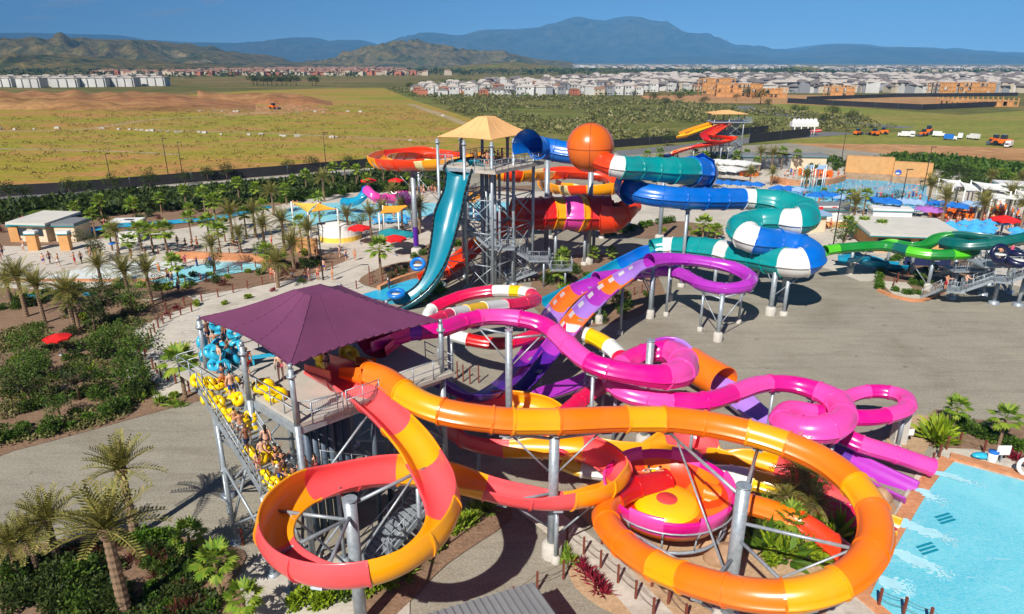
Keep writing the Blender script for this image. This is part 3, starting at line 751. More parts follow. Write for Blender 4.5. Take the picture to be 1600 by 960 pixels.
# --- pink tube ---
s4, c4 = slide('pink', 'water_slide', 'magenta and light pink tube slide twisting above the yard to the near pool corner', [
    (630, 522, 9.9, 'U'), (655, 518, 9.8, 'M', 27), (690, 514, 9.6), (722, 503, 9.45, 'M', 26), (748, 497, 9.4, 'P'), (775, 495, 9.3), (812, 498, 9.2, 'M', 27), (850, 508, 8.9), (868, 521, 8.75, 'P'), (888, 540, 8.5, 'P', 31), (920, 566, 8.1, 'M'), (950, 577, 7.9, 'M', 34), (985, 584, 7.7), (1040, 589, 7.4, 'P', 40), (1064, 582, 7.2, 'P', 44), (1066, 563, 7.0), (1042, 549, 6.8, 'M', 36), (1005, 553, 6.6, 'M', 30), (972, 570, 6.4, 'P', 30), (956, 592, 6.2), (972, 612, 6.0), (1010, 623, 5.8, 'P', 32), (1050, 628, 5.6, 'M'), (1100, 628, 5.4, 'M', 31), (1145, 615, 5.2, 'P', 29), (1178, 603, 5.1), (1203, 599, 5.0, 'M', 27), (1240, 601, 4.9), (1278, 612, 4.8, 'P', 32), (1308, 628, 4.7, 'P', 40), (1318, 650, 4.6), (1296, 670, 4.5, 'P', 46), (1252, 672, 4.3, 'P', 44), (1220, 657, 4.1, 'P', 34), (1235, 642, 3.95), (1275, 645, 3.8, 'M', 26), (1340, 653, 3.6), (1385, 650, 3.45, 'P', 25), (1416, 638, 3.3), (1415, 622, 3.2), (1390, 613, 3.1, 'M', 22), (1355, 612, 3.0, 'P', 22), (1322, 622, 2.8), (1300, 645, 2.6), (1305, 668, 2.4), (1325, 684, 2.2, 'M', 28), (1345, 694, 2.0, 'P', 28), (1400, 711, 1.5), (1455, 730, .9)], px=26)
# --- purple raft coaster ---
s5, c5 = slide('purple', 'water_slide', 'purple and lilac raft slide with checkered orange flumes and a high ring tube', [
    (655, 568, 7.6, 'D'), (700, 595, 5.6), (745, 612, 4.3), (785, 597, 3.6), (824, 553, 3.3, 'U'), (850, 513, 3.6), (862, 491, 3.9, 'V'), (874, 474, 4.2, 'O'), (888, 459, 4.4), (904, 447, 4.6, 'U'), (932, 436, 4.7, 'Ut', 21), (970, 431, 4.6), (1010, 424, 4.6), (1045, 422, 4.6), (1072, 432, 4.7, 'Ut', 19), (1100, 446, 4.8), (1135, 452, 4.9), (1166, 447, 5.1, 'Ut', 20), (1172, 433, 5.3), (1150, 420, 5.6), (1110, 411, 5.9, 'Ut', 18), (1060, 405, 6.2), (1014, 408, 6.4, 'V', 24), (990, 418, 6.4), (972, 429, 6.3, 'O', 36), (950, 444, 6.0, 'U'), (930, 462, 5.6, 'V'), (910, 482, 5.2, 'O'), (890, 505, 4.7, 'U'), (860, 542, 3.7, 'D'), (828, 585, 2.4, 'D', 30), (800, 612, 2.2), (812, 621, 2.1, 'U'), (850, 610, 2.0, 'U', 34), (905, 592, 2.0), (960, 568, 2.0), (1010, 548, 2.0), (1048, 545, 2.0, 'V', 44), (1076, 565, 1.9, 'V'), (1088, 574, 1.9, 'V'), (1140, 605, 1.8, 'V', 46), (1185, 640, 1.6, 'V'), (1225, 662, 1.6, 'D'), (1290, 695, 1.4, 'D', 56), (1325, 711, 1.3, 'U', 58), (1375, 735, 1.1), (1428, 760, .9, 'U', 60)], kind='flume', px=32, bank=1.2, a=76)
b = MB()   # orange tunnel over the lilac flume
_d = lambda i, x, y: (proj(c5.pos[i])[0] - x) ** 2 + (proj(c5.pos[i])[1] - y) ** 2 + (0 if c5.pos[i].z < 2.6 else 1e6)
ia, ib = min(range(len(c5.pos)), key=lambda i: _d(i, 1080, 570)), min(range(len(c5.pos)), key=lambda i: _d(i, 1130, 600))
nn = 26; rows = []
for i in range(ia, ib + 1):
    rr = 1.38
    rows.append([c5.pos[i] + c5.side[i] * (rr * math.cos(2 * math.pi * k / nn)) + c5.up[i] * (rr * math.sin(2 * math.pi * k / nn)) for k in range(nn)])
rin = [[(q - c5.pos[i]) * .95 + c5.pos[i] for q in rows[i - ia]] for i in range(ia, ib + 1)]
b.rows(rows, closed=True); b.rows([rows[-1], rin[-1]], closed=True, sm=False); b.rows(rin[::-1], closed=True); b.rows([rin[0], rows[0]], closed=True, sm=False)
c5t = Course([(0, 0, 0), (10, 0, 0)], r=1) if False else None
b.build('tunnel_section', FG['O'], s5)
# white slot windows along the checkered flumes
b = MB()
for q0, q1, sgn in ((5.6, 9.2, 1), (5.6, 9.2, -1), (22.6, 29.0, 1), (22.6, 29.0, -1)):
    k0, k1 = c5.at_par(q0), c5.at_par(q1); i = k0
    while i + 3 < k1:
        b = MB()
        for e in range(i, i + 3):
            pts = []
            for (ii, vv) in ((e, -.66), (e + 1, -.66), (e + 1, -.36), (e, -.36)):
                for_u = sgn * 1.0
                aa = math.sqrt(max(0, 1 - min(1, abs(vv)) ** 2)) 
                pts.append(c5.pos[ii] + c5.side[ii] * (sgn * aa * .985 * c5.rad[ii]) + c5.up[ii] * (vv * c5.rad[ii]))
            b.poly(pts)
            pts2 = [c5.pos[ii] + (p - c5.pos[ii]) * 1.1 for p, ii in zip(pts, (e, e + 1, e + 1, e))]
            b.poly(pts2[::-1])
        b.build('side_window', FG['W'], s5); i += 6
# --- teal and blue family raft slide on tower two ---
s6, c6 = slide('teal', 'water_slide', 'wide teal and blue raft tube with white bands and an orange sphere at the top', [
    (840, 231, 16.2, 'B', 34), (850, 232, 16.0), (880, 238, 15.6), (898, 240, 15.5, 'W', 34), (906, 240, 15.4, 'R'), (935, 250, 15.0, 'R', 32), (958, 259, 14.6, 'W', 33), (972, 262, 14.4, 'T', 36), (1010, 264, 14.0), (1050, 267, 13.6, 'T', 40), (1078, 268, 13.2, 'B', 44), (1096, 270, 12.8)], px=34)
s6b, c6b = None, Course([(980, 292, 11.6, 'B', 26), (1000, 301, 11.2, 'B', 34), (1040, 308, 10.9), (1100, 311, 10.5), (1160, 311, 10.2, 'W', 33), (1178, 312, 10.1, 'T'), (1220, 318, 9.8, 'T', 40), (1256, 332, 9.4, 'T', 44), (1246, 347, 9.1, 'W', 44), (1225, 345, 9.0, 'T', 38), (1185, 345, 8.7), (1157, 355, 8.3, 'T', 40), (1165, 368, 7.9, 'W', 44), (1182, 376, 7.6, 'B'), (1215, 380, 7.2), (1250, 388, 6.8, 'B', 44), (1268, 402, 6.4), (1255, 411, 6.0, 'W', 46), (1225, 410, 5.7, 'T'), (1180, 403, 5.3, 'T', 40), (1147, 398, 5.0, 'W'), (1125, 393, 4.8, 'T', 36), (1085, 388, 4.5), (1052, 386, 4.2, 'W', 30), (1035, 386, 4.1, 'T'), (1018, 388, 3.9, 'Bo', 28), (1000, 396, 3.5), (975, 409, 2.9, 'Ao'), (945, 428, 2.3, 'Ao', 34), (915, 446, 1.7, 'Bo'), (900, 452, 1.5, 'Ao'), (860, 472, .9, 'Ao', 36)])
lay_course(s6, c6b, 'tube'); COURSES['teal2'] = c6b
b = MB(); cs = P(922, 231, 16.2); b.ball(cs, 2.75, 32, 18)
o = b.build('sphere', fibreglass('fibreglass_bronze', S(226, 104, 8)), s6); o['label'] = 'orange sphere chamber with moulded seams'
b = MB()
for k in range(3):
    a = math.pi * k / 3 + .4; M = Matrix.Rotation(a, 3, 'Z') @ Matrix.Rotation(math.pi / 2, 3, 'X'); b.torus(cs, 2.75, .03, M, 36, 5)
b.torus(cs, 2.75, .04, None, 40, 5)
b.build('sphere_seam', mat('dark_seam', S(150, 60, 20), .5), s6)
def fin_wall(root, pos, ax, rad, col, a0, a1, n=12, spike=True, wid=2.4):
    """curved half-dish wall with pointed panel tops that closes a boomerang turn"""
    mb = MB(); up = Vector((0, 0, 1)); sd = ax.cross(up).normalized(); rows = []
    for i in range(n + 1):
        a = a0 + (a1 - a0) * i / n
        d = sd * math.cos(a) + up * math.sin(a)
        rr = rad * (1 + .0 * i)
        rows.append([pos + d * rr * .35 + ax * wid * .55, pos + d * rr * .8 + ax * wid * .4, pos + d * rr * 1.0, pos + d * (rr * (1.12 + (.12 if spike and i % 3 == 0 else 0))) - ax * wid * .2])
    mb.rows(rows)
    rows2 = [[p + ax * .08 for p in r] for r in rows]; mb.rows(rows2[::-1])
    mb.rows([[r[-1] for r in rows], [r[-1] for r in rows2]], sm=False)
    mb.build('end_wall', FG[col], root)
ax = (c6.pos[-1] - c6.pos[-6]).normalized()
fin_wall(s6, c6.pos[-1] + ax * .3, ax, 1.9, 'B', 0, 2 * math.pi, 24)
ax = (c6b.pos[0] - c6b.pos[5]).normalized()
fin_wall(s6, c6b.pos[0] - ax * .2, ax, 1.7, 'B', 0, 2 * math.pi, 24, False)
# cup at the start
b = MB(); p = c6.pos[0]; t = -c6.T[0]; sd = c6.side[0]; up = c6.up[0]; rows = []
for i in range(9):
    v = i / 8; rr = c6.rad[0] * (1.0 + .5 * v ** 1.4)
    rows.append([p + t * (v * 2.4) + (sd * math.cos(R(-30 + 240 * k / 16)) + up * math.sin(R(-30 + 240 * k / 16))) * rr for k in range(17)])
b.rows(rows); b.rows([[q + (q - p) * .04 for q in r] for r in rows][::-1])
b.build('entry_cup', FG['B'], s6)
# open transfer bowl where teal dives into blue (left side return)
# --- teal steep drop slide ---
s7, c7 = slide('drop', 'water_slide', 'steep deep teal open drop slide plunging from the tan canopy tower to a landing pool', [
    (766, 238, 15.9, 'Q'), (744, 237, 15.8), (725, 242, 15.4), (713, 258, 14.7), (707, 281, 13.2, 'Q'), (699, 314, 11.0), (690, 350, 8.7), (680, 388, 6.2), (669, 418, 4.2, 'Q'), (653, 442, 2.6), (630, 459, 1.5), (598, 472, .8)], kind='flume', r=1.7, a=62)
b = MB()
for sg in (-1, 1):
    q = [c7.pos[i] + c7.side[i] * (sg * .96 * c7.rad[i]) - c7.up[i] * (.42 * c7.rad[i]) for i in range(0, len(c7.pos), 2)]
    b.pipe(q, .13, 6)
b.build('edge_rail', M_['black'], s7)
# --- orange and yellow saucer slide behind the tower ---
s8, c8 = slide('saucer', 'water_slide', 'huge open orange and amber raft slide circling behind the tan canopy tower', [
    (760, 240, 14.2, 'Y'), (725, 246, 13.8), (690, 251, 13.4, 'Y', 27), (668, 252, 13.2, 'I'), (655, 252, 13.1, 'R'), (625, 252, 12.9, 'R', 28), (600, 250, 12.7, 'Y'), (590, 245, 12.5), (610, 238, 12.3, 'R', 25), (660, 236, 12.0), (720, 244, 11.6, 'Y'), (760, 262, 11.1, 'Y', 26), (790, 270, 10.9, 'R'), (810, 271, 10.7, 'Y'), (845, 268, 10.5, 'I'), (858, 267, 10.4, 'R'), (890, 266, 10.2), (940, 270, 9.9, 'R', 26), (968, 282, 9.5, 'Y'), (950, 291, 9.2, 'Y', 28), (920, 293, 9.0, 'R'), (898, 292, 8.8, 'I'), (885, 290, 8.7, 'Y'), (868, 287, 8.6), (855, 283, 8.4)], kind='flume', px=26, bank=1.0)
# --- tornado barrel with two funnels ---
tb = thing('water_slide', 'great barrel slide striped pink, amber and red between two red orange funnels', 'water slide', P(880, 395, 0))
cb = Course([(800, 332, 7.4, 'R', 44), (820, 334, 7.3, 'X', 50), (845, 334, 7.2, 'X'), (862, 333, 7.2, 'Y'), (880, 333, 7.1, 'P'), (902, 333, 7.1, 'Y', 56), (912, 333, 7.0, 'X'), (940, 333, 7.0, 'X', 54), (952, 333, 7.0)])
lay_course(tb, cb, 'tube'); COURSES['barrel'] = cb
cbf = Course([(945, 335, 6.9, 'Ro', 58), (960, 336, 6.9, 'Ro', 52), (975, 330, 7.4, 'Ro', 34), (990, 318, 8.2, 'Ro', 26)])
lay_course(tb, cbf, 'flume', a=130)
cbf2 = Course([(806, 335, 7.0, 'Ro', 58), (790, 342, 6.6, 'Ro', 50), (770, 358, 5.4, 'Yo', 34), (745, 380, 3.8, 'Ro', 28), (715, 405, 2.2, 'Ro', 30), (685, 424, 1.3), (664, 434, 1.0)])
lay_course(tb, cbf2, 'flume', a=100); COURSES['barrel_exit'] = cbf2
# --- far mat racer tower slides ---
GR = 'lanes of the far mat racer'
def far_lane(lbl, pts, r): 
    return slide('far' + lbl, 'water_slide', lbl, pts, kind='flume', r=r, a=70)
far_lane('far lemon yellow lane curving left off the small tan roofed tower', [(1130, 187, 10.5, 'L'), (1110, 194, 9.6), (1085, 203, 8.6), (1066, 209, 8.0), (1058, 210, 7.8)], 1.0)
far_lane('far amber lane beside the lemon one on the small tan roofed tower', [(1122, 186, 10.6, 'Y'), (1104, 192, 9.8), (1082, 199, 9.0), (1066, 205, 8.4)], .9)
far_lane('far scarlet lane bending in an S below the small tan roofed tower', [(1136, 187, 10.4, 'X'), (1112, 200, 9.0), (1100, 209, 8.0), (1108, 216, 7.2), (1130, 219, 6.7), (1110, 221, 6.2), (1085, 226, 5.4), (1060, 233, 4.2), (1048, 238, 3.4, 'S'), (1030, 244, 1.5)], 1.0)
far_lane('far orange lane wrapped outside the scarlet one on the small tower', [(1141, 188, 10.4, 'R'), (1118, 203, 8.8), (1112, 208, 8.2), (1122, 210, 7.8), (1146, 212, 7.3), (1140, 216, 6.9), (1105, 223, 6.0), (1080, 227, 5.2, 'Y'), (1055, 234, 4.0), (1046, 239, 3.2, 'S'), (1026, 245, 1.4)], 1.0)
# --- green slides on the right ---
slide('green1', 'water_slide', 'long green and lime tube slide running level above the gravel beside the stairs', [(1290, 392, 4.2, 'N'), (1310, 389, 4.3, 'G'), (1345, 386, 4.5), (1385, 385, 4.6, 'G'), (1400, 388, 4.6, 'E'), (1420, 393, 4.6, 'N'), (1455, 398, 4.6, 'G'), (1488, 398, 4.7, 'N'), (1510, 397, 4.7, 'G'), (1524, 391, 4.9), (1515, 384, 5.2, 'E'), (1490, 379, 5.5), (1475, 380, 5.6, 'E'), (1500, 384, 5.8), (1540, 382, 6.2, 'E'), (1590, 374, 6.8), (1640, 362, 7.4)], r=.62)
slide('green2', 'water_slide', 'open green flume slide waving along behind the level green tube', [(1308, 386, 3.0, 'N'), (1330, 384, 3.4), (1360, 380, 4.2, 'N'), (1385, 376, 5.0), (1402, 378, 5.0, 'G'), (1425, 382, 5.0), (1450, 380, 5.2, 'G'), (1470, 368, 5.9), (1490, 364, 6.3, 'E'), (1530, 367, 6.3), (1570, 372, 6.3), (1620, 374, 6.5)], kind='flume', r=.7)
slide('aqua_low', 'water_slide', 'low aqua open flume ending in the small pool below the green slides', [(1312, 384, 2.6, 'A'), (1335, 396, 2.2), (1350, 404, 1.8, 'A'), (1370, 408, 1.4), (1392, 412, 1.0), (1412, 413, .8, 'S')], kind='flume', r=.8)
slide('aqua_low2', 'water_slide', 'second low aqua flume crossing under the green slides near the navy wall', [(1318, 402, 2.4, 'A'), (1345, 400, 2.2), (1365, 402, 1.8), (1385, 409, 1.2)], kind='flume', r=.7)
# --- small children's slides far left ---
slide('kid1', 'water_slide', 'small blue tube slide curling at the children pool', [(572, 297, 4.2, 'B'), (568, 305, 3.6, 'A'), (562, 312, 2.8), (550, 316, 2.2), (538, 316, 1.8)], r=.75)
slide('kid2', 'water_slide', 'small pink tube slide at the children pool beside the blue one', [(574, 298, 4.4, 'P'), (583, 306, 3.8), (594, 312, 3.0), (602, 310, 2.8, 'P'), (615, 312, 2.4)], r=.8)
for k in range(4):
    slide('kid_lane%d' % k, 'water_slide', ['first', 'second', 'third', 'fourth'][k] + ' pink lane of the children racer, counted from the tube slides', [(616 + k * 5.5, 298 - k * .6, 4.2, 'M' if k % 2 else 'P'), (621 + k * 5.5, 305, 3.0), (626 + k * 5.5, 314, 1.4), (630 + k * 5.5, 320, .6)], kind='flume', r=.5, a=70, group='pink lanes of the children racer')
# --- the bowl ---
bc = P(1043, 805, 0); bc = P(1043, 768, 2.6); bc.z = 0
bw = thing('water_slide', 'round funnel bowl with orange inside, pink outer panels and a yellow disc', 'water slide', bc)
NP = 12; RB = 3.55
def bowl_ring(mb, prof, mi, k0, k1, sub=5):
    rows = []
    for i in range(sub + 1):
        a = 2 * math.pi * (k0 + (k1 - k0) * i / sub) / NP + .25
        rows.append([bc + Vector((r * math.cos(a), r * math.sin(a), z)) for r, z in prof])
    mb.rows(rows[::-1], mi)
for k in range(NP):
    top = 3.12 + (.24 if k % 2 else 0)
    pin = MB(); bowl_ring(pin, [(1.6, 1.75), (2.3, 1.85), (2.9, 2.15), (3.3, 2.7)], 0, k, k + 1)
    o = pin.build('inner_panel', [FG['R'] if k % 2 else FG['O']], bw)
    up_ = MB(); bowl_ring(up_, [(3.3, 2.7), (3.48, 3.05), (RB, top), (RB + .12, top), (RB + .1, 2.9), (3.5, 2.3), (3.36, 2.05)], 0, k, k + 1)
    up_.build('rim_panel', [FG['P'] if k % 2 else FG['M']], bw)
    lo = MB(); bowl_ring(lo, [(3.36, 2.05), (3.12, 1.65), (2.6, 1.4), (1.6, 1.3)], 0, k, k + 1)
    lo.build('lower_panel', [FG['O']], bw)
b = MB(); b.lathe(bc, [(1.9, 1.7), (1.72, 1.98), (1.6, 2.08), (.62, 2.13), (0.6, 2.13)], 32); b.build('centre_disc', FG['L'], bw)
b = MB(); b.lathe(bc, [(.6, 2.13), (.58, 2.16), (.01, 2.17)], 24); b.build('disc_spot', mat('faded_red_disc', S(226, 70, 70), .5), bw)
b = MB(); b.torus(bc + Vector((0, 0, 1.05)), 3.3, .1, None, 40, 6); b.torus(bc + Vector((0, 0, 2.55)), 3.74, .05, None, 40, 6)
for k in range(NP):
    a = 2 * math.pi * k / NP + .25; d = Vector((math.cos(a), math.sin(a), 0))
    b.pipe([bc + d * 3.3 + Vector((0, 0, 1.05)), bc + d * 3.45 + Vector((0, 0, 1.9)), bc + d * 3.74 + Vector((0, 0, 2.55))], .05)
    if k % 2 == 0: b.tube(bc + d * 3.3, bc + d * 3.3 + Vector((0, 0, 1.05)), .12)
b.build('support_frame', M_['steel'], bw)
b = MB(); a = .8; d = Vector((math.cos(a), math.sin(a), 0)); b.box(bc + Vector((0, 0, .9)), (1.3, 1.3, 1.0)); b.build('drain_box', M_['conc'], bw)
# riders' exit ramp (magenta) at deck: start boxes
def start_box(c, col, w, root, L=2.6, h=1.15):
    p = c.pos[0]; t = c.T[0].copy(); t.z = 0; t.normalize(); sd = Vector((-t.y, t.x, 0)); b = MB(); n = 14; rows = []
    for i in range(n + 1):
        a = R(-100 + 200 * i / n); rr = w
        rows.append([p - t * L + Vector((0, 0, -.0)) + sd * (rr * math.sin(a)) - Vector((0, 0, .45 * rr * math.cos(a))), p + t * .2 + sd * (c.rad[0] * math.sin(a)) - Vector((0, 0, c.rad[0] * math.cos(a)))])
    b.rows(rows); b.rows([[q + sd * .07 * (1 if i > n / 2 else -1) - Vector((0, 0, .05)) for q in r] for i, r in enumerate(rows)][::-1])
    for i in (0, n):
        q = rows[i]; b.poly([q[0], q[1], q[1] + Vector((0, 0, .5)), q[0] + Vector((0, 0, .35))]); b.poly([q[0] + sd * .06, q[0] + sd * .06 + Vector((0, 0, .35)), q[1] + sd * .06 + Vector((0, 0, .5)), q[1] + sd * .06])
    b.build('entry_trough', FG[col], root)
start_box(c4, 'M', .95, s4); start_box(c3, 'K', .8, s3); start_box(c2, 'C', .85, s2, 2.0); start_box(c1, 'O', .75, s1, 1.2)
# ================= towers, stairs, steel supports =================
def rail(mb, a, b, h=1.1, step=1.3, pick=.0, r=.03):
    a, b = Vector(a), Vector(b); L = (b - a).length; n = max(1, round(L / step)); up = Vector((0, 0, h))
    for k in (.97, .52): mb.tube(a + up * k, b + up * k, r, n=5)
    for i in range(n + 1): q = a.lerp(b, i / n); mb.tube(q, q + up, r * 1.15, n=5)
    if pick:
        m = int(L / pick)
        for i in range(m): q = a.lerp(b, (i + .5) / m); mb.bar(q + up * .08, q + up * .95, .018)
def canopy(name, cs, rise, m, parent, sag=.10, cap=.86, n=16):
    """tensioned cloth: four sewn gores from scalloped edges up to a short flat peak"""
    cs = [Vector(c) for c in cs]; cen = sum(cs, Vector()) / 4; up = Vector((0, 0, 1)); b = MB(); ed = []; seams = []
    for i in range(4):
        A, B = cs[i], cs[(i + 1) % 4]; pa, pb = cen.lerp(A, .17) + up * rise, cen.lerp(B, .17) + up * rise; rows = []
        for j in range(n + 1):
            v = j / n; k = sag * 4 * v * (1 - v); e = A.lerp(B, v).lerp(cen, k) + up * (rise * k * .5); t_ = pa.lerp(pb, v); row = []
            for q in range(11):
                u = q / 10; p = e.lerp(t_, u); p.z -= .28 * rise * .5 * math.sin(math.pi * u) ** 1.2 * (.55 + .45 * math.sin(math.pi * v)); row.append(p)
            rows.append(row); ed.append(e)
        b.rows(rows[::-1]); b.rows([[p - up * .04 for p in r] for r in rows])
        seams.append(rows[0])
        for f in (.33, .66): seams.append(rows[int(f * n)])
    tp = [cen.lerp(c, .17) + up * rise for c in cs]; b.poly(tp if (tp[1] - tp[0]).cross(tp[2] - tp[0]).z > 0 else tp[::-1])
    o = b.build(name, m, parent); b = MB(); b.pipe(ed + ed[:1], .045, 5); b.build('edge_cable', m, o)
    b = MB()
    for r in seams: b.pipe([p + up * .005 for p in r], .022, 4)
    b.build('seam', m, o); return o
def stair(mb, a, b, wd, n=None, side=None, mi=0):
    """open treads with stringers from a to b (centre line)"""
    a, b = Vector(a), Vector(b); t = b - a; th = Vector((t.x, t.y, 0)).normalized(); sd = Vector((-th.y, th.x, 0))
    n = n or max(3, int(abs(t.z) / .18))
    for s in (-1, 1): mb.bar(a + sd * s * wd / 2, b + sd * s * wd / 2, .08, .32)
    M = Matrix((sd, th, Vector((0, 0, 1)))).transposed()
    for i in range(n):
        q = a.lerp(b, (i + .5) / n); mb.box(q + Vector((0, 0, .05)), (wd - .1, .3, .06), M=M)
    return sd
# ---------- tower one: purple canopy ----------
DH = 8.8
Lp, Fp, Rp, Mp = P(310, 497, 11.9), P(453, 572, 11.9), P(688, 502, 11.9), P(377, 537, 11.9)
Bp = Lp + Rp - Fp
u1 = (Fp - Lp); u1.z = 0; L1 = u1.length; u1.normalize(); n1 = Vector((u1.y, -u1.x, 0)); n1 = n1 if n1.y < 0 else -n1
v1 = (Rp - Fp); v1.z = 0; L2 = v1.length; v1.normalize()
t1 = thing('slide_tower', 'grey steel slide tower with a dusky purple cloth canopy and crowded stairs', 'slide tower', Vector((Lp.x + Rp.x, Lp.y + Rp.y, 0)) / 2)
canopy('canopy', (Lp, Fp, Rp, Bp), 1.75, M_['purple_cloth'], t1, .085)
def S1p(s, o, h): q = Lp + u1 * s + n1 * o; return Vector((q.x, q.y, h))
def S2p(s, o, h): q = Fp + v1 * s + n2 * o; return Vector((q.x, q.y, h))
n2 = Vector((v1.y, -v1.x, 0)); n2 = n2 if n2.y < 0 else -n2
def flat(v, h): return Vector((v.x, v.y, h))
dk_pts = [S1p(-.6, 1.3, 0), S1p(2.6, 1.3, 0), S1p(2.6, -.1, 0), S1p(L1 + .1, -.1, 0), S2p(L2 + .5, .5, 0), S2p(L2 + .5, -L1 * .98, 0), S1p(-.6, -L2 * .98, 0)]
b = MB(); b.prism([(p.x, p.y) for p in dk_pts], DH - .22, DH); b.build('deck', M_['deck'], t1)
b = MB()
for k in range(6):
    q = k / 5; b.bar(flat(Lp.lerp(Fp, q), DH - .4), flat(Bp.lerp(Rp, q), DH - .4), .12, .34)
for a, c in ((Lp, Fp), (Fp, Rp), (Rp, Bp), (Bp, Lp)): b.bar(flat(a, DH - .42), flat(c, DH - .42), .16, .4)
b.build('deck_beam', M_['steel'], t1)
for q in (Lp, Mp, Fp, Rp, Bp, Lp.lerp(Bp, .5), Bp.lerp(Rp, .5)):
    b = MB(); b.tube(flat(q, 0), flat(q, DH - .1), .17, n=12); b.tube(flat(q, DH - .1), flat(q, 11.75), .14, n=12); b.tube(flat(q, 11.3), flat(q, 11.42), .24, n=12); b.tube(flat(q, 11.75), flat(q, 12.0), .1, n=8)
    b.lathe(flat(q, 0), [(.45, 0), (.42, .25), (.0, .28)], 14)
    b.build('post', M_['steel'], t1)
cen = (Lp + Rp) / 2
for i, q in enumerate((cen, cen + u1 * 2, cen - u1 * 2.2, Fp.lerp(Rp, .5) - n2 * .5, Fp.lerp(Rp, .33) - n2 * 2.5, Fp.lerp(Rp, .72) - n2 * 2.5)):
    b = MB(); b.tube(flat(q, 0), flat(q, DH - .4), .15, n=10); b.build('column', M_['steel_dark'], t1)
for a, c in ((Lp, Fp), (Fp, Rp), (Rp, Bp), (Bp, Lp), (Lp, Rp)):
    for h0, h1 in ((.6, 4.2), (4.4, DH - .5)):
        b = MB(); b.tube(flat(a, h0), flat(a.lerp(c, .5), h1), .07, n=6); b.tube(flat(c, h0), flat(a.lerp(c, .5), h1), .07, n=6); b.tube(flat(a, h1), flat(c, h1), .06, n=6)
        b.build('brace', M_['steel'], t1)
b = MB()
for p, q in ((S1p(-.6, 1.3, DH), S1p(2.4, 1.3, DH)), (S1p(-.6, 1.3, DH), S1p(-.6, -6, DH)), (S1p(2.9, -.15, DH), S1p(L1, -.15, DH)), (S1p(L1, -.2, DH), S2p(2.0, .45, DH)), (S2p(L2 - 3.6, .45, DH), S2p(L2 + .4, .45, DH)), (S2p(L2 + .4, .45, DH), S2p(L2 + .4, -2.2, DH)), (S1p(-.6, -6, DH), S1p(3, -L2 * .97, DH))):
    rail(b, p, q)
b.build('railing', M_['steel'], t1)
b = MB(); rail(b, S2p(.6, .48, DH), S2p(2.3, .48, DH), 1.15, 1.2, .09); b.build('gate', M_['steel'], t1)
b = MB(); rail(b, S2p(2.5, .48, DH), S2p(4.4, .48, DH), 1.15, 1.2, .09); b.build('gate', M_['steel'], t1)
# service tanks and screen beneath the deck
for i in range(6):
    b = MB(); q = S2p(1.5 + i * .46, -2.6, 0); b.tube(q, flat(q, 6.6), .2, n=10); b.build('riser_pipe', mat('pump_pipe', S(74, 90, 108), .5) if i == 0 else bpy.data.materials['pump_pipe'], t1)
# stairs: flight, landing, lower flights
def stair_part(a, c, wd, rails=(-1, 1), ext=True):
    b = MB(); sd = stair(b, a, c, wd); o = b.build('staircase', M_['steel'], t1)
    b = MB()
    for s in rails: rail(b, Vector(a) + sd * s * wd / 2, Vector(c) + sd * s * wd / 2, 1.15, 1.1)
    b.build('railing', M_['steel'], o)
ST0, ST1 = S1p(2.6, .85, DH), S1p(8.4, .85, 5.0)
stair_part(ST0, ST1, 1.6)
b = MB(); b.prism([(p.x, p.y) for p in (S1p(8.4, -1.6, 0), S1p(8.4, 1.7, 0), S1p(10.2, 1.7, 0), S1p(10.2, -1.6, 0))], 4.84, 5.0)
o = b.build('landing', M_['deck'], t1)
b = MB(); rail(b, S1p(8.4, 1.7, 5), S1p(10.2, 1.7, 5), 1.15); rail(b, S1p(10.2, 1.7, 5), S1p(10.2, -1.6, 5), 1.15); b.build('railing', M_['steel'], o)
LN = S1p(9.4, -1.6, 5.0)
stair_part(LN, LN + v1 * 4.4 + Vector((0, 0, -2.4)), 1.6)
b = MB(); q = LN + v1 * 5.4 + Vector((0, 0, -2.48)); b.box(q, (2.0, 2.2, .14), math.atan2(v1.y, v1.x)); b.build('landing', M_['deck'], t1)
q2 = LN + v1 * 5.0 - n2 * -2.0 + Vector((0, 0, -2.7))
stair_part(LN + v1 * 4.6 + n2 * 2.0 + Vector((0, 0, -2.4)), LN + v1 * .6 + n2 * 2.0 + Vector((0, 0, -4.95)), 1.6)
for s_, o_, h_ in ((4.5, 1.75, 7.5), (8.4, 1.7, 4.9), (10.2, 1.7, 4.9), (10.2, -1.5, 4.9)):
    b = MB(); b.tube(S1p(s_, o_, 0), S1p(s_, o_, h_), .11, n=10); b.lathe(S1p(s_, o_, 0), [(.35, 0), (.33, .2), (0, .22)], 12); b.build('post', M_['steel'], t1)
for a, c in (((4.5, 1.9, 1), (4.5, -.1, 6)), ((4.5, 1.75, 5), (8.4, 1.7, 2)), ((8.4, 1.7, 4), (4.5, 1.75, 1.2)), ((8.4, 1.7, .6), (10.2, 1.7, 4.2)), ((10.2, 1.7, .6), (8.4, 1.7, 4.2)), ((0, 0, 1.5), (4.5, 1.9, 4.8)), ((0, 0, 5), (4.5, 1.9, 2))):
    b = MB(); b.tube(S1p(*a), S1p(*c), .075, n=6); b.build('brace', M_['steel'], t1)
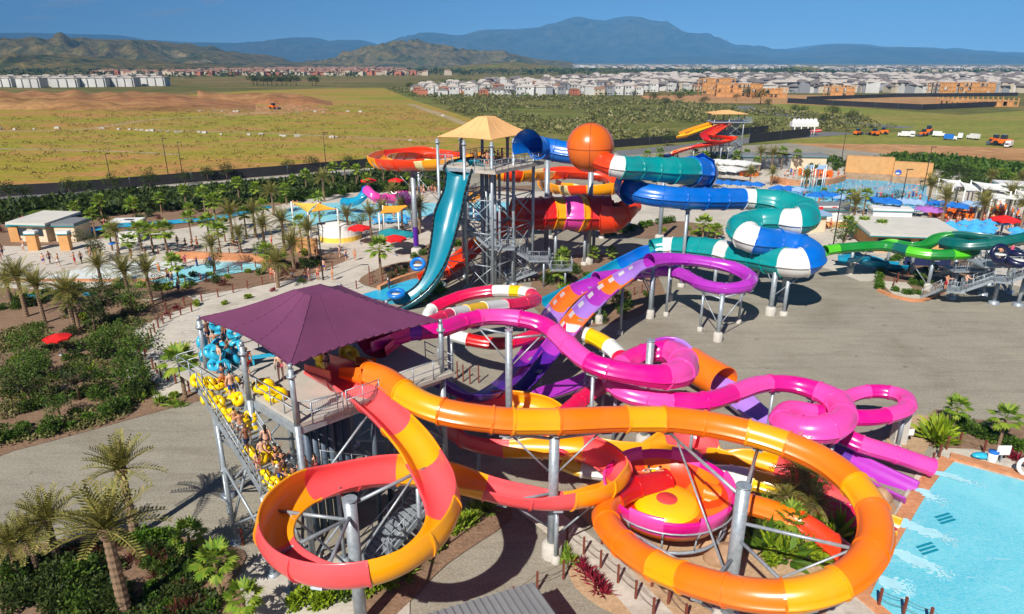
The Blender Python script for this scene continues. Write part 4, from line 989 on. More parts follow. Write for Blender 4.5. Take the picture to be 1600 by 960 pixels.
# ---------- tower two: tan canopy ----------
A2, C2, E2 = P(683, 214, 17.5), P(768, 219, 17.5), P(840, 211, 17.3)
A2 = flat(A2, 17.5); C2.z = 17.5; E2.z = 17.5
E2 = C2 + (E2 - C2).normalized() * 8.3; B2 = A2 + E2 - C2
t2 = thing('slide_tower', 'tall galvanised slide tower with a tan canopy feeding the teal and orange raft slides', 'slide tower', flat((A2 + E2) / 2, 0))
canopy('canopy', (A2, C2, E2, B2), 2.1, M_['tan_cloth'], t2, .06)
D2 = 14.4; gx = (C2 - A2).normalized(); gy = (E2 - C2).normalized(); La, Lb = (C2 - A2).length, (E2 - C2).length
def T2(a, c, h): q = A2 + gx * a + gy * c; return Vector((q.x, q.y, h))
b = MB(); b.prism([(p.x, p.y) for p in (T2(0, 0, 0), T2(La, 0, 0), T2(La, Lb, 0), T2(0, Lb, 0))], D2 - .2, D2); b.build('deck', M_['deck'], t2)
b = MB(); b.prism([(p.x, p.y) for p in (T2(La - 1.2, -1.4, 0), T2(La + 1.4, -1.4, 0), T2(La + 1.4, Lb, 0), T2(La, Lb, 0), T2(La, 0, 0), T2(La - 1.2, 0, 0))], D2 - .35, D2 - .02); b.build('deck', M_['deck'], t2)
b = MB()
for p, q in ((T2(La - 1.2, -1.4, D2), T2(La + 1.4, -1.4, D2)), (T2(La + 1.4, -1.4, D2), T2(La + 1.4, Lb, D2)), (T2(0, 0, D2), T2(0, Lb, D2)), (T2(0, 0, D2), T2(La - 5, 0, D2)), (T2(0, Lb, D2), T2(La, Lb, D2))): rail(b, p, q, 1.2, 1.2, .25, .035)
b.build('railing', M_['steel'], t2)
nx, ny = 3, 3
for i in range(nx):
    for j in range(ny):
        q = T2(La * i / 2, Lb * j / 2, 0); edge = i in (0, 2) or j in (0, 2)
        b = MB(); b.tube(q, flat(q, 17.3 if edge else D2), .19, n=10); b.lathe(q, [(.5, 0), (.46, .3), (0, .33)], 12)
        if edge: b.tube(flat(q, 16.8), flat(q, 16.95), .3, n=10)
        b.build('column', M_['steel'], t2)
for i in range(nx):
    for j in range(ny):
        for di, dj in ((1, 0), (0, 1)):
            if i + di >= nx or j + dj >= ny: continue
            p, q = T2(La * i / 2, Lb * j / 2, 0), T2(La * (i + di) / 2, Lb * (j + dj) / 2, 0)
            b = MB()
            for k, h in enumerate((3.2, 7.0, 10.8)):
                b.tube(flat(p, h), flat(q, h), .07, n=6)
                x, y = (p, q) if (i + j + k) % 2 else (q, p)
                b.tube(flat(x, h - 3.0), flat(y, h), .055, n=6); 
                if (i + j) % 2: b.tube(flat(y, h - 3.0), flat(x, h), .055, n=6)
            b.bar(flat(p, D2 - .4), flat(q, D2 - .4), .14, .4)
            b.build('brace', M_['steel'], t2)
for k in range(5):
    b = MB(); q = T2(La * .56 + k * .42, Lb * .30 + .25 * k, 0); b.tube(q, flat(q, 13.6), .16, n=10); b.build('riser_pipe', M_['steel'], t2)
def flight(par, a, c, wd, mt='steel'):
    b = MB(); sd = stair(b, a, c, wd); o = b.build('staircase', M_[mt], par)
    b = MB()
    for s in (-1, 1): rail(b, Vector(a) + sd * s * wd / 2, Vector(c) + sd * s * wd / 2, 1.15, 1.2, .3)
    b.build('railing', M_[mt], o)
def plat(par, c, dx, dy, rz=0, rails=True):
    b = MB(); b.box(c, (dx, dy, .18), rz); o = b.build('landing', M_['steel'], par)
    b = MB(); M = Matrix.Rotation(rz, 3, 'Z'); q = [Vector(c) + M @ Vector((sx * dx / 2, sy * dy / 2, .09)) for sx, sy in ((-1, -1), (1, -1), (1, 1), (-1, 1))]
    for i in (0, 1): rail(b, q[i], q[i + 1], 1.15, 1.2, .25)
    b.build('railing', M_['steel'], o)
fa, fb = P(712, 338, 8.6), P(766, 386, 5.0)
flight(t2, fa, fb, 1.7); plat(t2, fb + Vector((1.4, .2, -.1)), 3.0, 2.2); plat(t2, fa + Vector((-1.2, 0, -.1)), 2.4, 2.4)
fc, fd = P(795, 386, 4.9), P(826, 404, 3.4)
flight(t2, fc, fd, 1.6); plat(t2, fd + Vector((1.2, 0, -.1)), 2.4, 2.0)
fe = P(862, 418, 2.3); flight(t2, fd + Vector((2.4, 0, 0)), fe, 1.5); plat(t2, fe + Vector((1.1, 0, -.1)), 2.6, 2.0)
flight(t2, fe + Vector((.3, 1.6, 0)), P(790, 440, .1), 1.5)
flight(t2, fa + Vector((-1.2, 1.6, 0)), P(748, 300, 11.4), 1.6)
for q, h in ((fb + Vector((2.6, .9, 0)), 5), (fd + Vector((1.8, -.6, 0)), 3.3), (fe + Vector((1.6, -.6, 0)), 2.2), (fa + Vector((-2, -1, 0)), 8.5)):
    b = MB(); b.tube(flat(q, 0), flat(q, h), .13, n=8); b.build('column', M_['steel'], t2)
# ---------- tower three (far) ----------
t3 = thing('slide_tower', 'small far slide tower with a thin tan roof holding the mat racer lanes', 'slide tower', P(1140, 245, 0))
q3 = [P(1114, 180, 13), P(1144, 181, 13), P(1162, 178, 13)]; Y3 = 190
def T3(x, y, h): return Vector((54.5 + x, 190 + y, h))
for x in (0, 4, 8):
    for y in (0, 5):
        b = MB(); b.tube(T3(x, y, 0), T3(x, y, 12.3), .14, n=8); b.build('column', M_['steel'], t3)
b = MB(); c = [T3(-1, -1.5, 12.2), T3(8.6, -1.5, 12.2), T3(8.6, 6.5, 12.2), T3(-1, 6.5, 12.2)]
b.build; cc = canopy('canopy', c, .8, M_['tan_cloth'], t3, .02)
b = MB(); b.box(T3(4.8, 2.5, 10.0), (11, 6, .25)); b.build('deck', M_['steel'], t3)
b = MB(); rail(b, T3(4, -.5, 10.1), T3(10.2, -.5, 10.1), 1.1, 1.2, .3); rail(b, T3(10.2, -.5, 10.1), T3(10.2, 5.5, 10.1), 1.1, 1.2, .3); b.build('railing', M_['steel'], t3)
for x0, x1, y in ((0, 4, 0), (4, 8, 0), (0, 4, 5), (4, 8, 5)):
    for k in range(3):
        b = MB(); b.tube(T3(x0, y, k * 3.2 + .3), T3(x1, y, k * 3.2 + 3.3), .06, n=5); b.tube(T3(x1, y, k * 3.2 + .3), T3(x0, y, k * 3.2 + 3.3), .06, n=5); b.tube(T3(x0, y, k * 3.2 + 3.3), T3(x1, y, k * 3.2 + 3.3), .06, n=5); b.build('brace', M_['steel'], t3)
flight(t3, T3(8.5, 3, 10), T3(4, 3, 6.8), 1.4); flight(t3, T3(4, 1.4, 6.8), T3(8.5, 1.4, 3.4), 1.4); flight(t3, T3(8.5, 3, 3.4), T3(4, 3, .1), 1.4)
# ---------- right hand stair bridge ----------
t4 = thing('stair_bridge', 'long galvanised stair and walkway climbing to the green slides', 'stairs', P(1447, 466, 0))
pts = [P(1447, 464, .1), P(1477, 451, 1.7), P(1502, 453, 1.7), P(1552, 436, 3.4), P(1574, 438, 3.4), P(1650, 408, 6.0)]
for i in (0, 2, 4): flight(t4, pts[i], pts[i + 1], 1.8)
for i in (1, 3):
    c = (pts[i] + pts[i + 1]) / 2; d = pts[i + 1] - pts[i]; plat(t4, c - Vector((0, 0, .08)), d.length + .3, 2.0, math.atan2(d.y, d.x))
pts2 = [P(1478, 428, 1.8), P(1500, 420, 2.4), P(1520, 424, 2.4), P(1560, 408, 4.4)]
plat(t4, P(1510, 421, 2.5), 4.2, 2.2); plat(t4, P(1560, 412, 4.6), 5.0, 3.0); flight(t4, P(1463, 432, .6), P(1496, 421, 2.4), 1.6); flight(t4, P(1522, 421, 2.5), P(1545, 412, 4.5), 1.6)
for px, py, h in ((1485, 467, 1.6), (1552, 475, 3.2), (1590, 478, 3.4), (1535, 462, 3), (1490, 452, 2.4), (1576, 458, 4.4), (1545, 445, 4.4), (1420, 430, .1)):
    if h < .5: continue
    q = P(px, py, 0); b = MB(); b.tube(q, flat(q, h), .2, n=10); b.lathe(q, [(.55, 0), (.5, .35), (0, .4)], 12); b.build('column', M_['steel'], t4)
# ---------- free standing support columns ----------
def column(label, base, top, r, keys, reach=6.0, narm=3, foot=True, paint=None, braces=True):
    q = P(base[0], base[1], 0) if len(base) == 2 else Vector((base[0], base[1], 0))
    root = thing('support_column', label, 'support column', q)
    b = MB(); b.tube(q, flat(q, top), r, n=16); b.tube(flat(q, top), flat(q, top + .06), r * 1.12, n=16)
    b.build('pole', M_['steel'], root)
    if foot:
        b = MB(); b.lathe(q, [(r * 2.1, 0), (r * 2.1, .75), (r * 1.85, .85), (r * 1.1, .95), (0, .96)], 16); b.build('footing', M_['conc'], root)
    if paint:
        b = MB(); b.tube(flat(q, 1.2), flat(q, paint[1]), r * 1.04, n=16, caps=False); b.build('painted_band', FG[paint[0]], root)
    for key in keys:
        c = COURSES[key]; cand = []
        for i, p in enumerate(c.pos):
            d = Vector((p.x - q.x, p.y - q.y)).length
            if d < reach and p.z > 1.2 and p.z < top + 2.6: cand.append((d, i))
        chosen = []
        cand.sort()
        for d, i in cand:
            if all(abs(c.s[i] - c.s[j]) > max(2.4, reach * .45) for j in chosen): chosen.append(i)
            if len(chosen) >= narm: break
        for i in chosen:
            p = c.pos[i]; tgt = p - c.up[i] * c.rad[i] * 1.05
            dirv = Vector((tgt.x - q.x, tgt.y - q.y, 0))
            if dirv.length < .05: dirv = Vector((.05, 0, 0))
            dn = dirv.normalized(); st = flat(q, min(top - .25, tgt.z + .1)) + dn * r * .9
            if dirv.length > r * 1.5:
                end = tgt if dirv.length > c.rad[i] * 1.2 else tgt
                b = MB(); b.tube(st, end, .085, n=8); o = b.build('arm', M_['steel'], root)
                if braces and dirv.length > 1.6:
                    b = MB(); b.tube(flat(q, max(.6, st.z - .75 * dirv.length)) + dn * r * .9, st.lerp(end, .86), .055, n=8); b.build('brace', M_['steel'], root)
            b = MB(); b.box(tgt - Vector((0, 0, .03)), (.5, .5, .1), M=Matrix((c.T[i], c.side[i], c.up[i])).transposed()); b.build('saddle', M_['steel'], root)
    return root
column('thick steel post with round concrete foot under the middle of the orange tube', (862, 868), 7.6, .27, ['orange', 'coral'], 5.5, 3)
column('thick steel post in the centre of the near coral and amber loop', (-7.2, 25.6, 0), 7.2, .3, ['coral'], 6.5, 5, False)
column('thick steel post with radiating arms in the centre of the big orange loop', (10.2, 25.6, 0), 7.9, .31, ['orange'], 9.5, 7, True)
q = P(795, 517, 8.9); column('tall steel post by the deck carrying the magenta tube and raspberry tube', (q.x, q.y, 0), 8.9, .24, ['pink', 'raspberry'], 5.5, 3)
q = P(1017, 533, 8.0); column('steel post standing inside the first pink tube loop', (q.x, q.y, 0), 8.0, .26, ['pink'], 4.5, 3)
column('steel post on a white foot near the white and lemon tube bands', (902, 572), 3.6, .2, ['raspberry'], 5, 2)
column('steel post under the near side of the purple ring tube', (1121, 533), 4.7, .22, ['purple'], 5, 3)
column('steel post under the tube mouth at the top of the checkered flumes', (1015, 497), 5.2, .22, ['purple'], 4.5, 3)
column('short steel post behind the purple ring near the white teal band', (1045, 470), 3.8, .2, ['purple'], 4.5, 2)
column('slim steel post between the two checkered flumes', (936, 505), 4.4, .2, ['purple'], 4.5, 2)
column('steel post under the lowest blue bend of the teal raft tube', (1203, 492), 5.4, .27, ['teal2'], 6, 3)
column('steel post under the white band below the teal S bend', (1140, 452), 3.9, .24, ['teal2'], 5, 2)
column('very tall steel post beside the barrel slide reaching the orange sphere', (918, 412), 13.4, .36, ['teal', 'saucer'], 6, 3)
column('very tall dark steel post left of the barrel stripes', (853, 400), 13.6, .34, ['teal', 'saucer'], 5.5, 3)
column('steel post under the long blue tube stretch', (1030, 376), 9.6, .33, ['teal2'], 6, 3)
column('steel post behind the gravel under the teal upper bend', (1165, 398), 7.6, .3, ['teal2'], 6, 3)
column('tall steel post painted violet near its foot under the saucer slide', (651, 397), 11.7, .36, ['saucer'], 6, 3, True, ('D', 3.9))
column('steel post painted red at its foot near the barrel exit flume', (705, 398), 10.4, .34, ['saucer'], 6, 2, True, ('R', 4.2))
column('leaning green slide post standing alone on the gravel', (1327, 428), 3.7, .2, ['green1'], 4, 2)
column('second green slide post beside the hedge corner', (1384, 423), 4.0, .18, ['green1', 'green2'], 4, 1)
column('third green slide post in the walled planter', (1422, 428), 4.1, .2, ['green1'], 4, 2)
column('tall leaning green slide post at the foot of the stairs', (1448, 455), 4.2, .2, ['green1', 'green2'], 6, 2)
column('green slide post rising through the first stair landing', (1486, 445), 4.3, .22, ['green1'], 4, 2)
column('green slide post rising through the second stair landing', (1530, 452), 6.2, .25, ['green1', 'green2'], 5.5, 3)
q = P(1266, 632, 3.7); column('small steel post inside the pink window bend', (q.x, q.y, 0), 3.9, .18, ['pink'], 3, 2, False)
q = P(917, 580, 2.6); column('stub of steel post holding the raspberry tube under the pink bend', (q.x, q.y, 0), 2.4, .18, ['raspberry', 'purple'], 4, 2)
b = MB(); q = P(1402, 693, 0); b.prism([(q.x - .45, q.y - .3), (q.x + .45, q.y - .3), (q.x + .45, q.y + .3), (q.x - .45, q.y + .3)], 0, 2.4)
tag(b.build('concrete_pier', M_['conc']), 'square concrete pier below the far pink ring', 'pier')
ORD = 'first second third fourth fifth sixth seventh eighth ninth tenth eleventh twelfth thirteenth fourteenth fifteenth sixteenth seventeenth eighteenth nineteenth twentieth'.split()
def auto_posts(key, what, every=6.5, r=.14, s0=3, skip=(), hmin=1.0, group=None):
    c = COURSES[key]; s = s0; k = 0; last = c.s[-1]; out = []
    while s < last - 1:
        i = min(range(len(c.pos)), key=lambda q: abs(c.s[q] - s)); p = c.pos[i]; bot = p.z - c.rad[i] * 1.08
        ok = bot > hmin and not any(a <= s <= e for a, e in skip)
        if ok:
            for kk, cc in COURSES.items():      # keep posts from piercing other courses
                for j in range(0, len(cc.pos), 2):
                    w = cc.pos[j]
                    if w.z < bot - .3 and Vector((w.x - p.x, w.y - p.y)).length < cc.rad[j] + r + .12: ok = False; break
                if not ok: break
        if ok and (Vector((p.x, p.y, 0)) - bc).length < 4.2: ok = False
        if ok:
            root = thing('support_column', f'slim steel post under {what}, {ORD[k]} from its upper end', 'support column', flat(p, 0), group)
            b = MB(); b.tube(flat(p, 0), flat(p, bot), r, n=10); b.build('pole', M_['steel'], root)
            b = MB(); b.lathe(flat(p, 0), [(r * 2.2, 0), (r * 2.2, .35), (r * 1.2, .45), (0, .46)], 12); b.build('footing', M_['conc'], root)
            b = MB(); b.box(flat(p, bot + .02), (.7, .5, .12), math.atan2(c.T[i].y, c.T[i].x)); b.build('saddle', M_['steel'], root)
            k += 1
        s += every
auto_posts('coral', 'the coral flume', 7.5, .12, 30)
auto_posts('raspberry', 'the raspberry tube', 7.5, .11, 6)
auto_posts('pink', 'the pink tube', 7.5, .12, 16)
auto_posts('purple', 'the purple raft slide', 8, .13, 8)
auto_posts('teal2', 'the lower teal tube', 10, .2, 8)
auto_posts('teal', 'the upper teal tube', 9, .24, 14)
auto_posts('saucer', 'the saucer slide', 10, .22, 34)
auto_posts('barrel', 'the barrel', 4, .2, 2)
auto_posts('barrel_exit', 'the barrel exit flume', 5, .15, 5)
for k, w in (('farfar lemon yellow lane curving left off the small tan roofed tower', 'the far lemon lane'), ('farfar orange lane wrapped outside the scarlet one on the small tower', 'the far orange lane'), ('farfar scarlet lane bending in an S below the small tan roofed tower', 'the far scarlet lane')):
    auto_posts(k, w, 7, .14, 4)
# ================= trees, palms, shrubs, houses =================
def leaf_mat(name, cols, rough=.6):
    m, nt, b = nm(name)
    g = node(nt, 'ShaderNodeNewGeometry'); oi = node(nt, 'ShaderNodeObjectInfo')
    ad = node(nt, 'ShaderNodeMath', operation='ADD'); nt.links.new(g.outputs['Random Per Island'], ad.inputs[0])
    mu = node(nt, 'ShaderNodeMath', operation='MULTIPLY'); mu.inputs[1].default_value = .35; nt.links.new(oi.outputs['Random'], mu.inputs[0]); nt.links.new(mu.outputs[0], ad.inputs[1])
    fr = node(nt, 'ShaderNodeMath', operation='FRACT'); nt.links.new(ad.outputs[0], fr.inputs[0])
    nt.links.new(ramp(nt, fr.outputs[0], [(i / (len(cols) - 1), c) for i, c in enumerate(cols)]).outputs[0], b.inputs['Base Color'])
    b.inputs['Roughness'].default_value = rough; b.inputs['Specular IOR Level'].default_value = .3
    tr = node(nt, 'ShaderNodeBsdfTranslucent'); mx = node(nt, 'ShaderNodeMixShader'); mx.inputs[0].default_value = .22
    tr.inputs['Color'].default_value = dk(cols[-1], 1.2)
    out = [n for n in nt.nodes if n.type == 'OUTPUT_MATERIAL'][0]
    nt.links.new(b.outputs[0], mx.inputs[1]); nt.links.new(tr.outputs[0], mx.inputs[2]); nt.links.new(mx.outputs[0], out.inputs['Surface'])
    return m
LF = {
 'feather': leaf_mat('date_palm_leaf', [S(104, 104, 46), S(136, 132, 64), S(168, 154, 86), S(120, 122, 56)]),
 'fan': leaf_mat('fan_palm_leaf', [S(70, 104, 26), S(104, 140, 36), S(132, 156, 48), S(160, 168, 60)]),
 'tree': leaf_mat('tree_leaf', [S(42, 66, 18), S(62, 92, 24), S(84, 112, 32), S(104, 124, 44)]),
 'dark': leaf_mat('dark_leaf', [S(34, 50, 18), S(50, 70, 24), S(68, 86, 32), S(84, 92, 40)]),
 'bright': leaf_mat('bright_leaf', [S(92, 120, 14), S(130, 156, 20), S(166, 182, 36), S(110, 132, 30)]),
 'hedge': leaf_mat('hedge_leaf', [S(52, 86, 14), S(78, 116, 20), S(104, 136, 34), S(66, 96, 22)]),
 'red': leaf_mat('red_leaf', [S(96, 14, 30), S(150, 24, 48), S(176, 50, 70), S(70, 20, 30)]),
 'maroon': leaf_mat('maroon_leaf', [S(70, 34, 30), S(104, 50, 42), S(128, 74, 54), S(84, 44, 36)]),
 'olive': leaf_mat('olive_leaf', [S(98, 100, 56), S(122, 120, 66), S(142, 134, 84), S(86, 92, 48)]),
 'dry': leaf_mat('dry_leaf', [S(150, 128, 70), S(158, 146, 66), S(140, 138, 56), S(170, 142, 84)]),
 'scrub': leaf_mat('scrub_leaf', [S(84, 92, 44), S(108, 112, 58), S(132, 130, 76), S(158, 148, 104)]),
}
M_['trunk'] = mat('palm_trunk', S(138, 112, 88), .9, .3, 9, bump=.5, bscale=10)
M_['bark'] = mat('tree_bark', S(98, 78, 60), .9, .3, 7)
rnd = random.Random(11)
def leafquad(b, p, d, l, w, up=None):
    d = d.normalized(); s = d.cross(up or Vector((rnd.uniform(-1, 1), rnd.uniform(-1, 1), 1)))
    if s.length < 1e-3: s = Vector((1, 0, 0))
    s.normalize(); n = len(b.v)
    b.v += [p, p + d * l * .5 + s * w * .5, p + d * l, p + d * l * .5 - s * w * .5]; b.face((n, n + 1, n + 2, n + 3), 0, False)
def feather_crown(b, z, L=2.6, n=30, leaf=9, seed=0, lo=92):
    r = random.Random(seed)
    for k in range(n):
        az = k * 2.399 + r.uniform(-.2, .2); tier = k / n
        el = R(80 - lo * tier + r.uniform(-8, 8)); l = L * r.uniform(.85, 1.1); pts = []
        d = Vector((math.cos(az) * math.cos(el), math.sin(az) * math.cos(el), math.sin(el))); p = Vector((0, 0, z)); m = 7
        for i in range(m + 1):
            pts.append(p.copy()); p = p + d * l / m; d.z -= .085 + .05 * tier; d.normalize()
        for i in range(m): b.tube(pts[i], pts[i + 1], .035 * (1 - i / m) + .01, n=3, caps=False)
        for i in range(1, m + 1):
            t = (pts[i] - pts[i - 1]).normalized(); s = t.cross(Vector((0, 0, 1))); s = s.normalized() if s.length > .01 else Vector((1, 0, 0)); u = s.cross(t)
            for q in range(2):
                pp = pts[i - 1].lerp(pts[i], q / 2 + .25); ll = .62 * L / 2.6 * (1 - abs(i / m - .45) * .9)
                for sg in (-1, 1): leafquad(b, pp, s * sg + t * .75 + u * .35, ll, .11 * L / 2.6, u)
def fan_crown(b, z, n=22, L=1.1, seed=0):
    r = random.Random(seed)
    for k in range(n):
        az = k * 2.399; el = R(75 - 110 * k / n + r.uniform(-10, 10)); d = Vector((math.cos(az) * math.cos(el), math.sin(az) * math.cos(el), math.sin(el)))
        p0 = Vector((0, 0, z)); p1 = p0 + d * L * r.uniform(.7, 1.0); b.tube(p0, p1, .02, .015, n=3, caps=False)
        s = d.cross(Vector((0, 0, 1))); s = s.normalized() if s.length > .01 else Vector((1, 0, 0)); u = s.cross(d)
        for i in range(9):
            a = R(-85 + 170 * i / 8); dd = d * math.cos(a) + s * math.sin(a) - u * .12 - Vector((0, 0, .15))
            leafquad(b, p1, dd, L * (.95 - .25 * abs(a)), L * .24, u)
def palm_trunk(b, h, r0, r1, lean=.0, seed=0):
    n = max(6, int(h * 3)); rows = []
    for i in range(n * 2 + 1):
        t = i / (n * 2); rr = (r0 + (r1 - r0) * t) * (1.1 if i % 2 else .93); c = Vector((lean * t * t * h, 0, h * t))
        rows.append([c + Vector((rr * math.cos(2 * math.pi * k / 9), rr * math.sin(2 * math.pi * k / 9), 0)) for k in range(9)])
    b.rows(rows, closed=True, sm=False)
    return Vector((lean * h, 0, h))
PROTO = {}
HID = Vector((0, -120, -60))
def make_palm(kind, h, seed, L=None):
    root = thing('palm_tree', 'x', 'palm tree', (0, 0, 0)); tb_ = MB(); fat = kind == 'feather'
    top = palm_trunk(tb_, h, .27 if fat else .2, .2 if fat else .12, .0, seed)
    if fat:
        tb_.ball((0, 0, h), .34, 8, 6, sc=(1, 1, 1.3))
    tb_.build('trunk', M_['trunk'], root); cb_ = MB()
    if fat: feather_crown(cb_, h + .1, L or 2.7, 27 if L else 34, seed=seed, lo=66 if L else 92)
    else: fan_crown(cb_, h, 24, L or 1.15, seed)
    cb_.build('crown', LF['feather' if fat else 'fan'], root)
    return root
def make_tree(h, seed, m, spread=1.0, leaf=.3, n=900):
    r = random.Random(seed); root = thing('broadleaf_tree', 'x', 'tree', (0, 0, 0)); b = MB()
    b.tube((0, 0, 0), (0, 0, h * .45), .16 * h / 5, .1 * h / 5, n=7); cl = []
    for k in range(9):
        az = k * 2.4 + r.uniform(-.4, .4); rr = spread * h * r.uniform(.08, .34); c = Vector((rr * math.cos(az), rr * math.sin(az), h * r.uniform(.42, .9)))
        b.tube((0, 0, h * r.uniform(.3, .45)), c, .06 * h / 5, .02, n=5); cl.append((c, h * r.uniform(.13, .22)))
    b.build('trunk', M_['bark'], root); b = MB()
    for i in range(n):
        c, s = r.choice(cl); d = Vector((r.gauss(0, 1), r.gauss(0, 1), r.gauss(0, .8))).normalized(); p = c + d * s * r.random() ** .35
        leafquad(b, p, d + Vector((r.uniform(-.8, .8), r.uniform(-.8, .8), r.uniform(-.6, .4))), leaf * r.uniform(.7, 1.3), leaf * .55)
    b.build('crown', LF[m], root); return root
def make_shrub(seed, m, n=420, leaf=.2, sx=.6, sz=.55, name='shrub', spiky=False):
    r = random.Random(seed); b = MB(); cl = [(Vector((r.uniform(-.5, .5) * sx, r.uniform(-.5, .5) * sx, r.uniform(.35, .8) * sz)), r.uniform(.35, .6) * sx) for _ in range(7)]
    if spiky:
        for i in range(n):
            az = r.uniform(0, 6.28); el = R(r.uniform(10, 85)); d = Vector((math.cos(az) * math.cos(el), math.sin(az) * math.cos(el), math.sin(el)))
            o = Vector((r.uniform(-.25, .25), r.uniform(-.25, .25), 0)) * sx; leafquad(b, o + d * .12, d, sz * r.uniform(.7, 1.35), leaf)
    else:
        for i in range(7): b.tube((0, 0, 0), cl[i][0], .02, .01, n=4)
        for i in range(n):
            c, s = r.choice(cl); d = Vector((r.gauss(0, 1), r.gauss(0, 1), r.gauss(0, 1))).normalized(); p = c + d * s * r.random() ** .3; p.z = max(.03, p.z)
            leafquad(b, p, d + Vector((r.uniform(-.7, .7), r.uniform(-.7, .7), r.uniform(-.2, .8))), leaf * r.uniform(.7, 1.3), leaf * .6)
    return tag(b.build(name, LF[m]), 'x', 'shrub')
# ---- registry: repeats are placed, then told apart by the landmark they stand beside ----
REG = []
LAND = [
 (150, 760, 'in the bottom corner bed'), (60, 900, 'in the shaded lower bed'), (300, 880, 'beside the lower concrete path'), (700, 830, 'under the near coral loop'),
 (1230, 800, 'inside the big orange loop'), (940, 890, 'beside the rope fenced path'), (1560, 670, 'behind the near pool corner'), (60, 620, 'left of the gravel'),
 (200, 560, 'next to the curved path'), (120, 520, 'in the left bed centre'), (40, 470, 'by the small plunge basins'), (270, 500, 'by the canopy path fence'),
 (230, 430, 'in front of the splash pool'), (340, 440, 'between splash pool and path'), (440, 400, 'on the promenade island'), (600, 410, 'by the red and teal parasols'), (130, 340, 'beside the kiosk roof'),
 (270, 350, 'along the lazy river'), (400, 340, 'between river and plaza'), (480, 300, 'by the yellow sail'), (600, 320, 'in front of the children pool'), (620, 275, 'behind the pink kid slides'),
 (700, 400, 'by the teal drop slide'), (900, 450, 'below the barrel slide'), (980, 470, 'under the checkered flumes'), (1080, 355, 'under the blue tube'), (1120, 240, 'around the far tower'), (1200, 260, 'by the far cabana rows'),
 (1300, 350, 'behind the teal bends'), (1330, 380, 'by the green slides'), (1420, 430, 'in the walled planter'), (1480, 330, 'beside the white sails'), (1560, 300, 'behind the white sails'), (1560, 370, 'near the blue parasols'), (1350, 300, 'around the wave pool'),
 (80, 300, 'by the black screen'), (350, 275, 'below the field'), (1000, 215, 'near the dark channel screen'), (1150, 160, 'by the building site'), (1300, 170, 'beside the site road'), (400, 128, 'at the far field edge'), (900, 190, 'on the scrub plain'),
]
def reg(o, base, px, py, group=None):
    REG.append((o, base, px, py)); 
    if group: o['group'] = group
def first_or_dup(key, loc, rz, sc=1):
    o = PROTO[key]
    if key not in USED:
        USED.add(key); o.location = loc; o.rotation_euler = (0, 0, rz); o.scale = (sc, sc, sc); return o
    return dup(o, loc, rz, sc=sc)
USED = set()
for i, h in enumerate((3.6, 5.0, 6.2)): PROTO['feather%d' % i] = make_palm('feather', h, 20 + i)
for i, h in enumerate((2.4, 3.6, 5.2)): PROTO['fan%d' % i] = make_palm('fan', h, 40 + i)
PROTO['hero'] = make_palm('feather', 4.3, 77, 2.3)
for i in range(3): PROTO['tree%d' % i] = make_tree(4.6 + i * .6, 60 + i, ('tree', 'dark', 'tree')[i], 1.15, .27, 1000)
PROTO['bigtree'] = make_tree(7, 66, 'dark', 1.2, .5, 700)
for k, m, kw in (('shrub0', 'tree', {}), ('shrub1', 'dark', {}), ('shrub2', 'bright', {}), ('shrub3', 'hedge', dict(sx=.55, sz=.75)), ('olive', 'olive', {}), ('bush', 'dark', dict(sx=1.1, sz=1.2, n=700)),
                 ('bushb', 'tree', dict(sx=1.1, sz=1.3, n=700))):
    PROTO[k] = make_shrub(hash(k) % 97 if False else sum(map(ord, k)), m, **kw)
for k, m, kw in (('red', 'red', dict(n=46, leaf=.12, sx=.5, sz=.75)), ('maroon', 'maroon', dict(n=70, leaf=.06, sx=.5, sz=.8)), ('bird', 'bright', dict(n=40, leaf=.34, sx=.9, sz=1.7)), ('spike', 'fan', dict(n=46, leaf=.14, sx=.5, sz=.9)), ('banana', 'hedge', dict(n=26, leaf=.55, sx=.8, sz=2.0))):
    PROTO[k] = make_shrub(sum(map(ord, k)), m, spiky=True, **kw)
    PROTO[k]['category'] = 'plant'; PROTO[k].name = {'red': 'cordyline_plant', 'maroon': 'fountain_grass_plant', 'bird': 'bird_of_paradise_plant', 'spike': 'spiky_plant', 'banana': 'broad_leaf_plant'}[k]
NAMES = {'feather0': 'short olive feather palm', 'feather1': 'olive feather palm', 'feather2': 'tall olive feather palm', 'fan0': 'short bright fan palm', 'fan1': 'bright fan palm', 'fan2': 'slender fan palm',
 'hero': 'thick trunked date palm', 'tree0': 'leafy green tree', 'tree1': 'dark green tree', 'tree2': 'broad green tree', 'bigtree': 'large dark tree', 'shrub0': 'green shrub', 'shrub1': 'dark green shrub', 'shrub2': 'yellow green shrub', 'shrub3': 'rounded hedge bush', 'olive': 'grey olive shrub',
 'bush': 'large dark bush', 'bushb': 'large leafy bush', 'red': 'red leaved cordyline', 'maroon': 'maroon fountain grass', 'bird': 'tall bird of paradise', 'spike': 'spiky bright plant', 'banana': 'broad leaved plant'}
def plant(key, px, py, sc=1, z=0, rz=None, group=None):
    q = P(px, py, z); o = first_or_dup(key, q, rnd.uniform(0, 6.28) if rz is None else rz, sc * rnd.uniform(.92, 1.08) if rz is None else sc)
    reg(o, NAMES[key], px, py, group or {'p': 'palms planted round the park', 't': 'trees planted round the park', 's': 'shrubs and plants in the beds'}['p' if 'f' == key[0] or key == 'hero' else 't' if 'tree' in key else 's'])
    return o
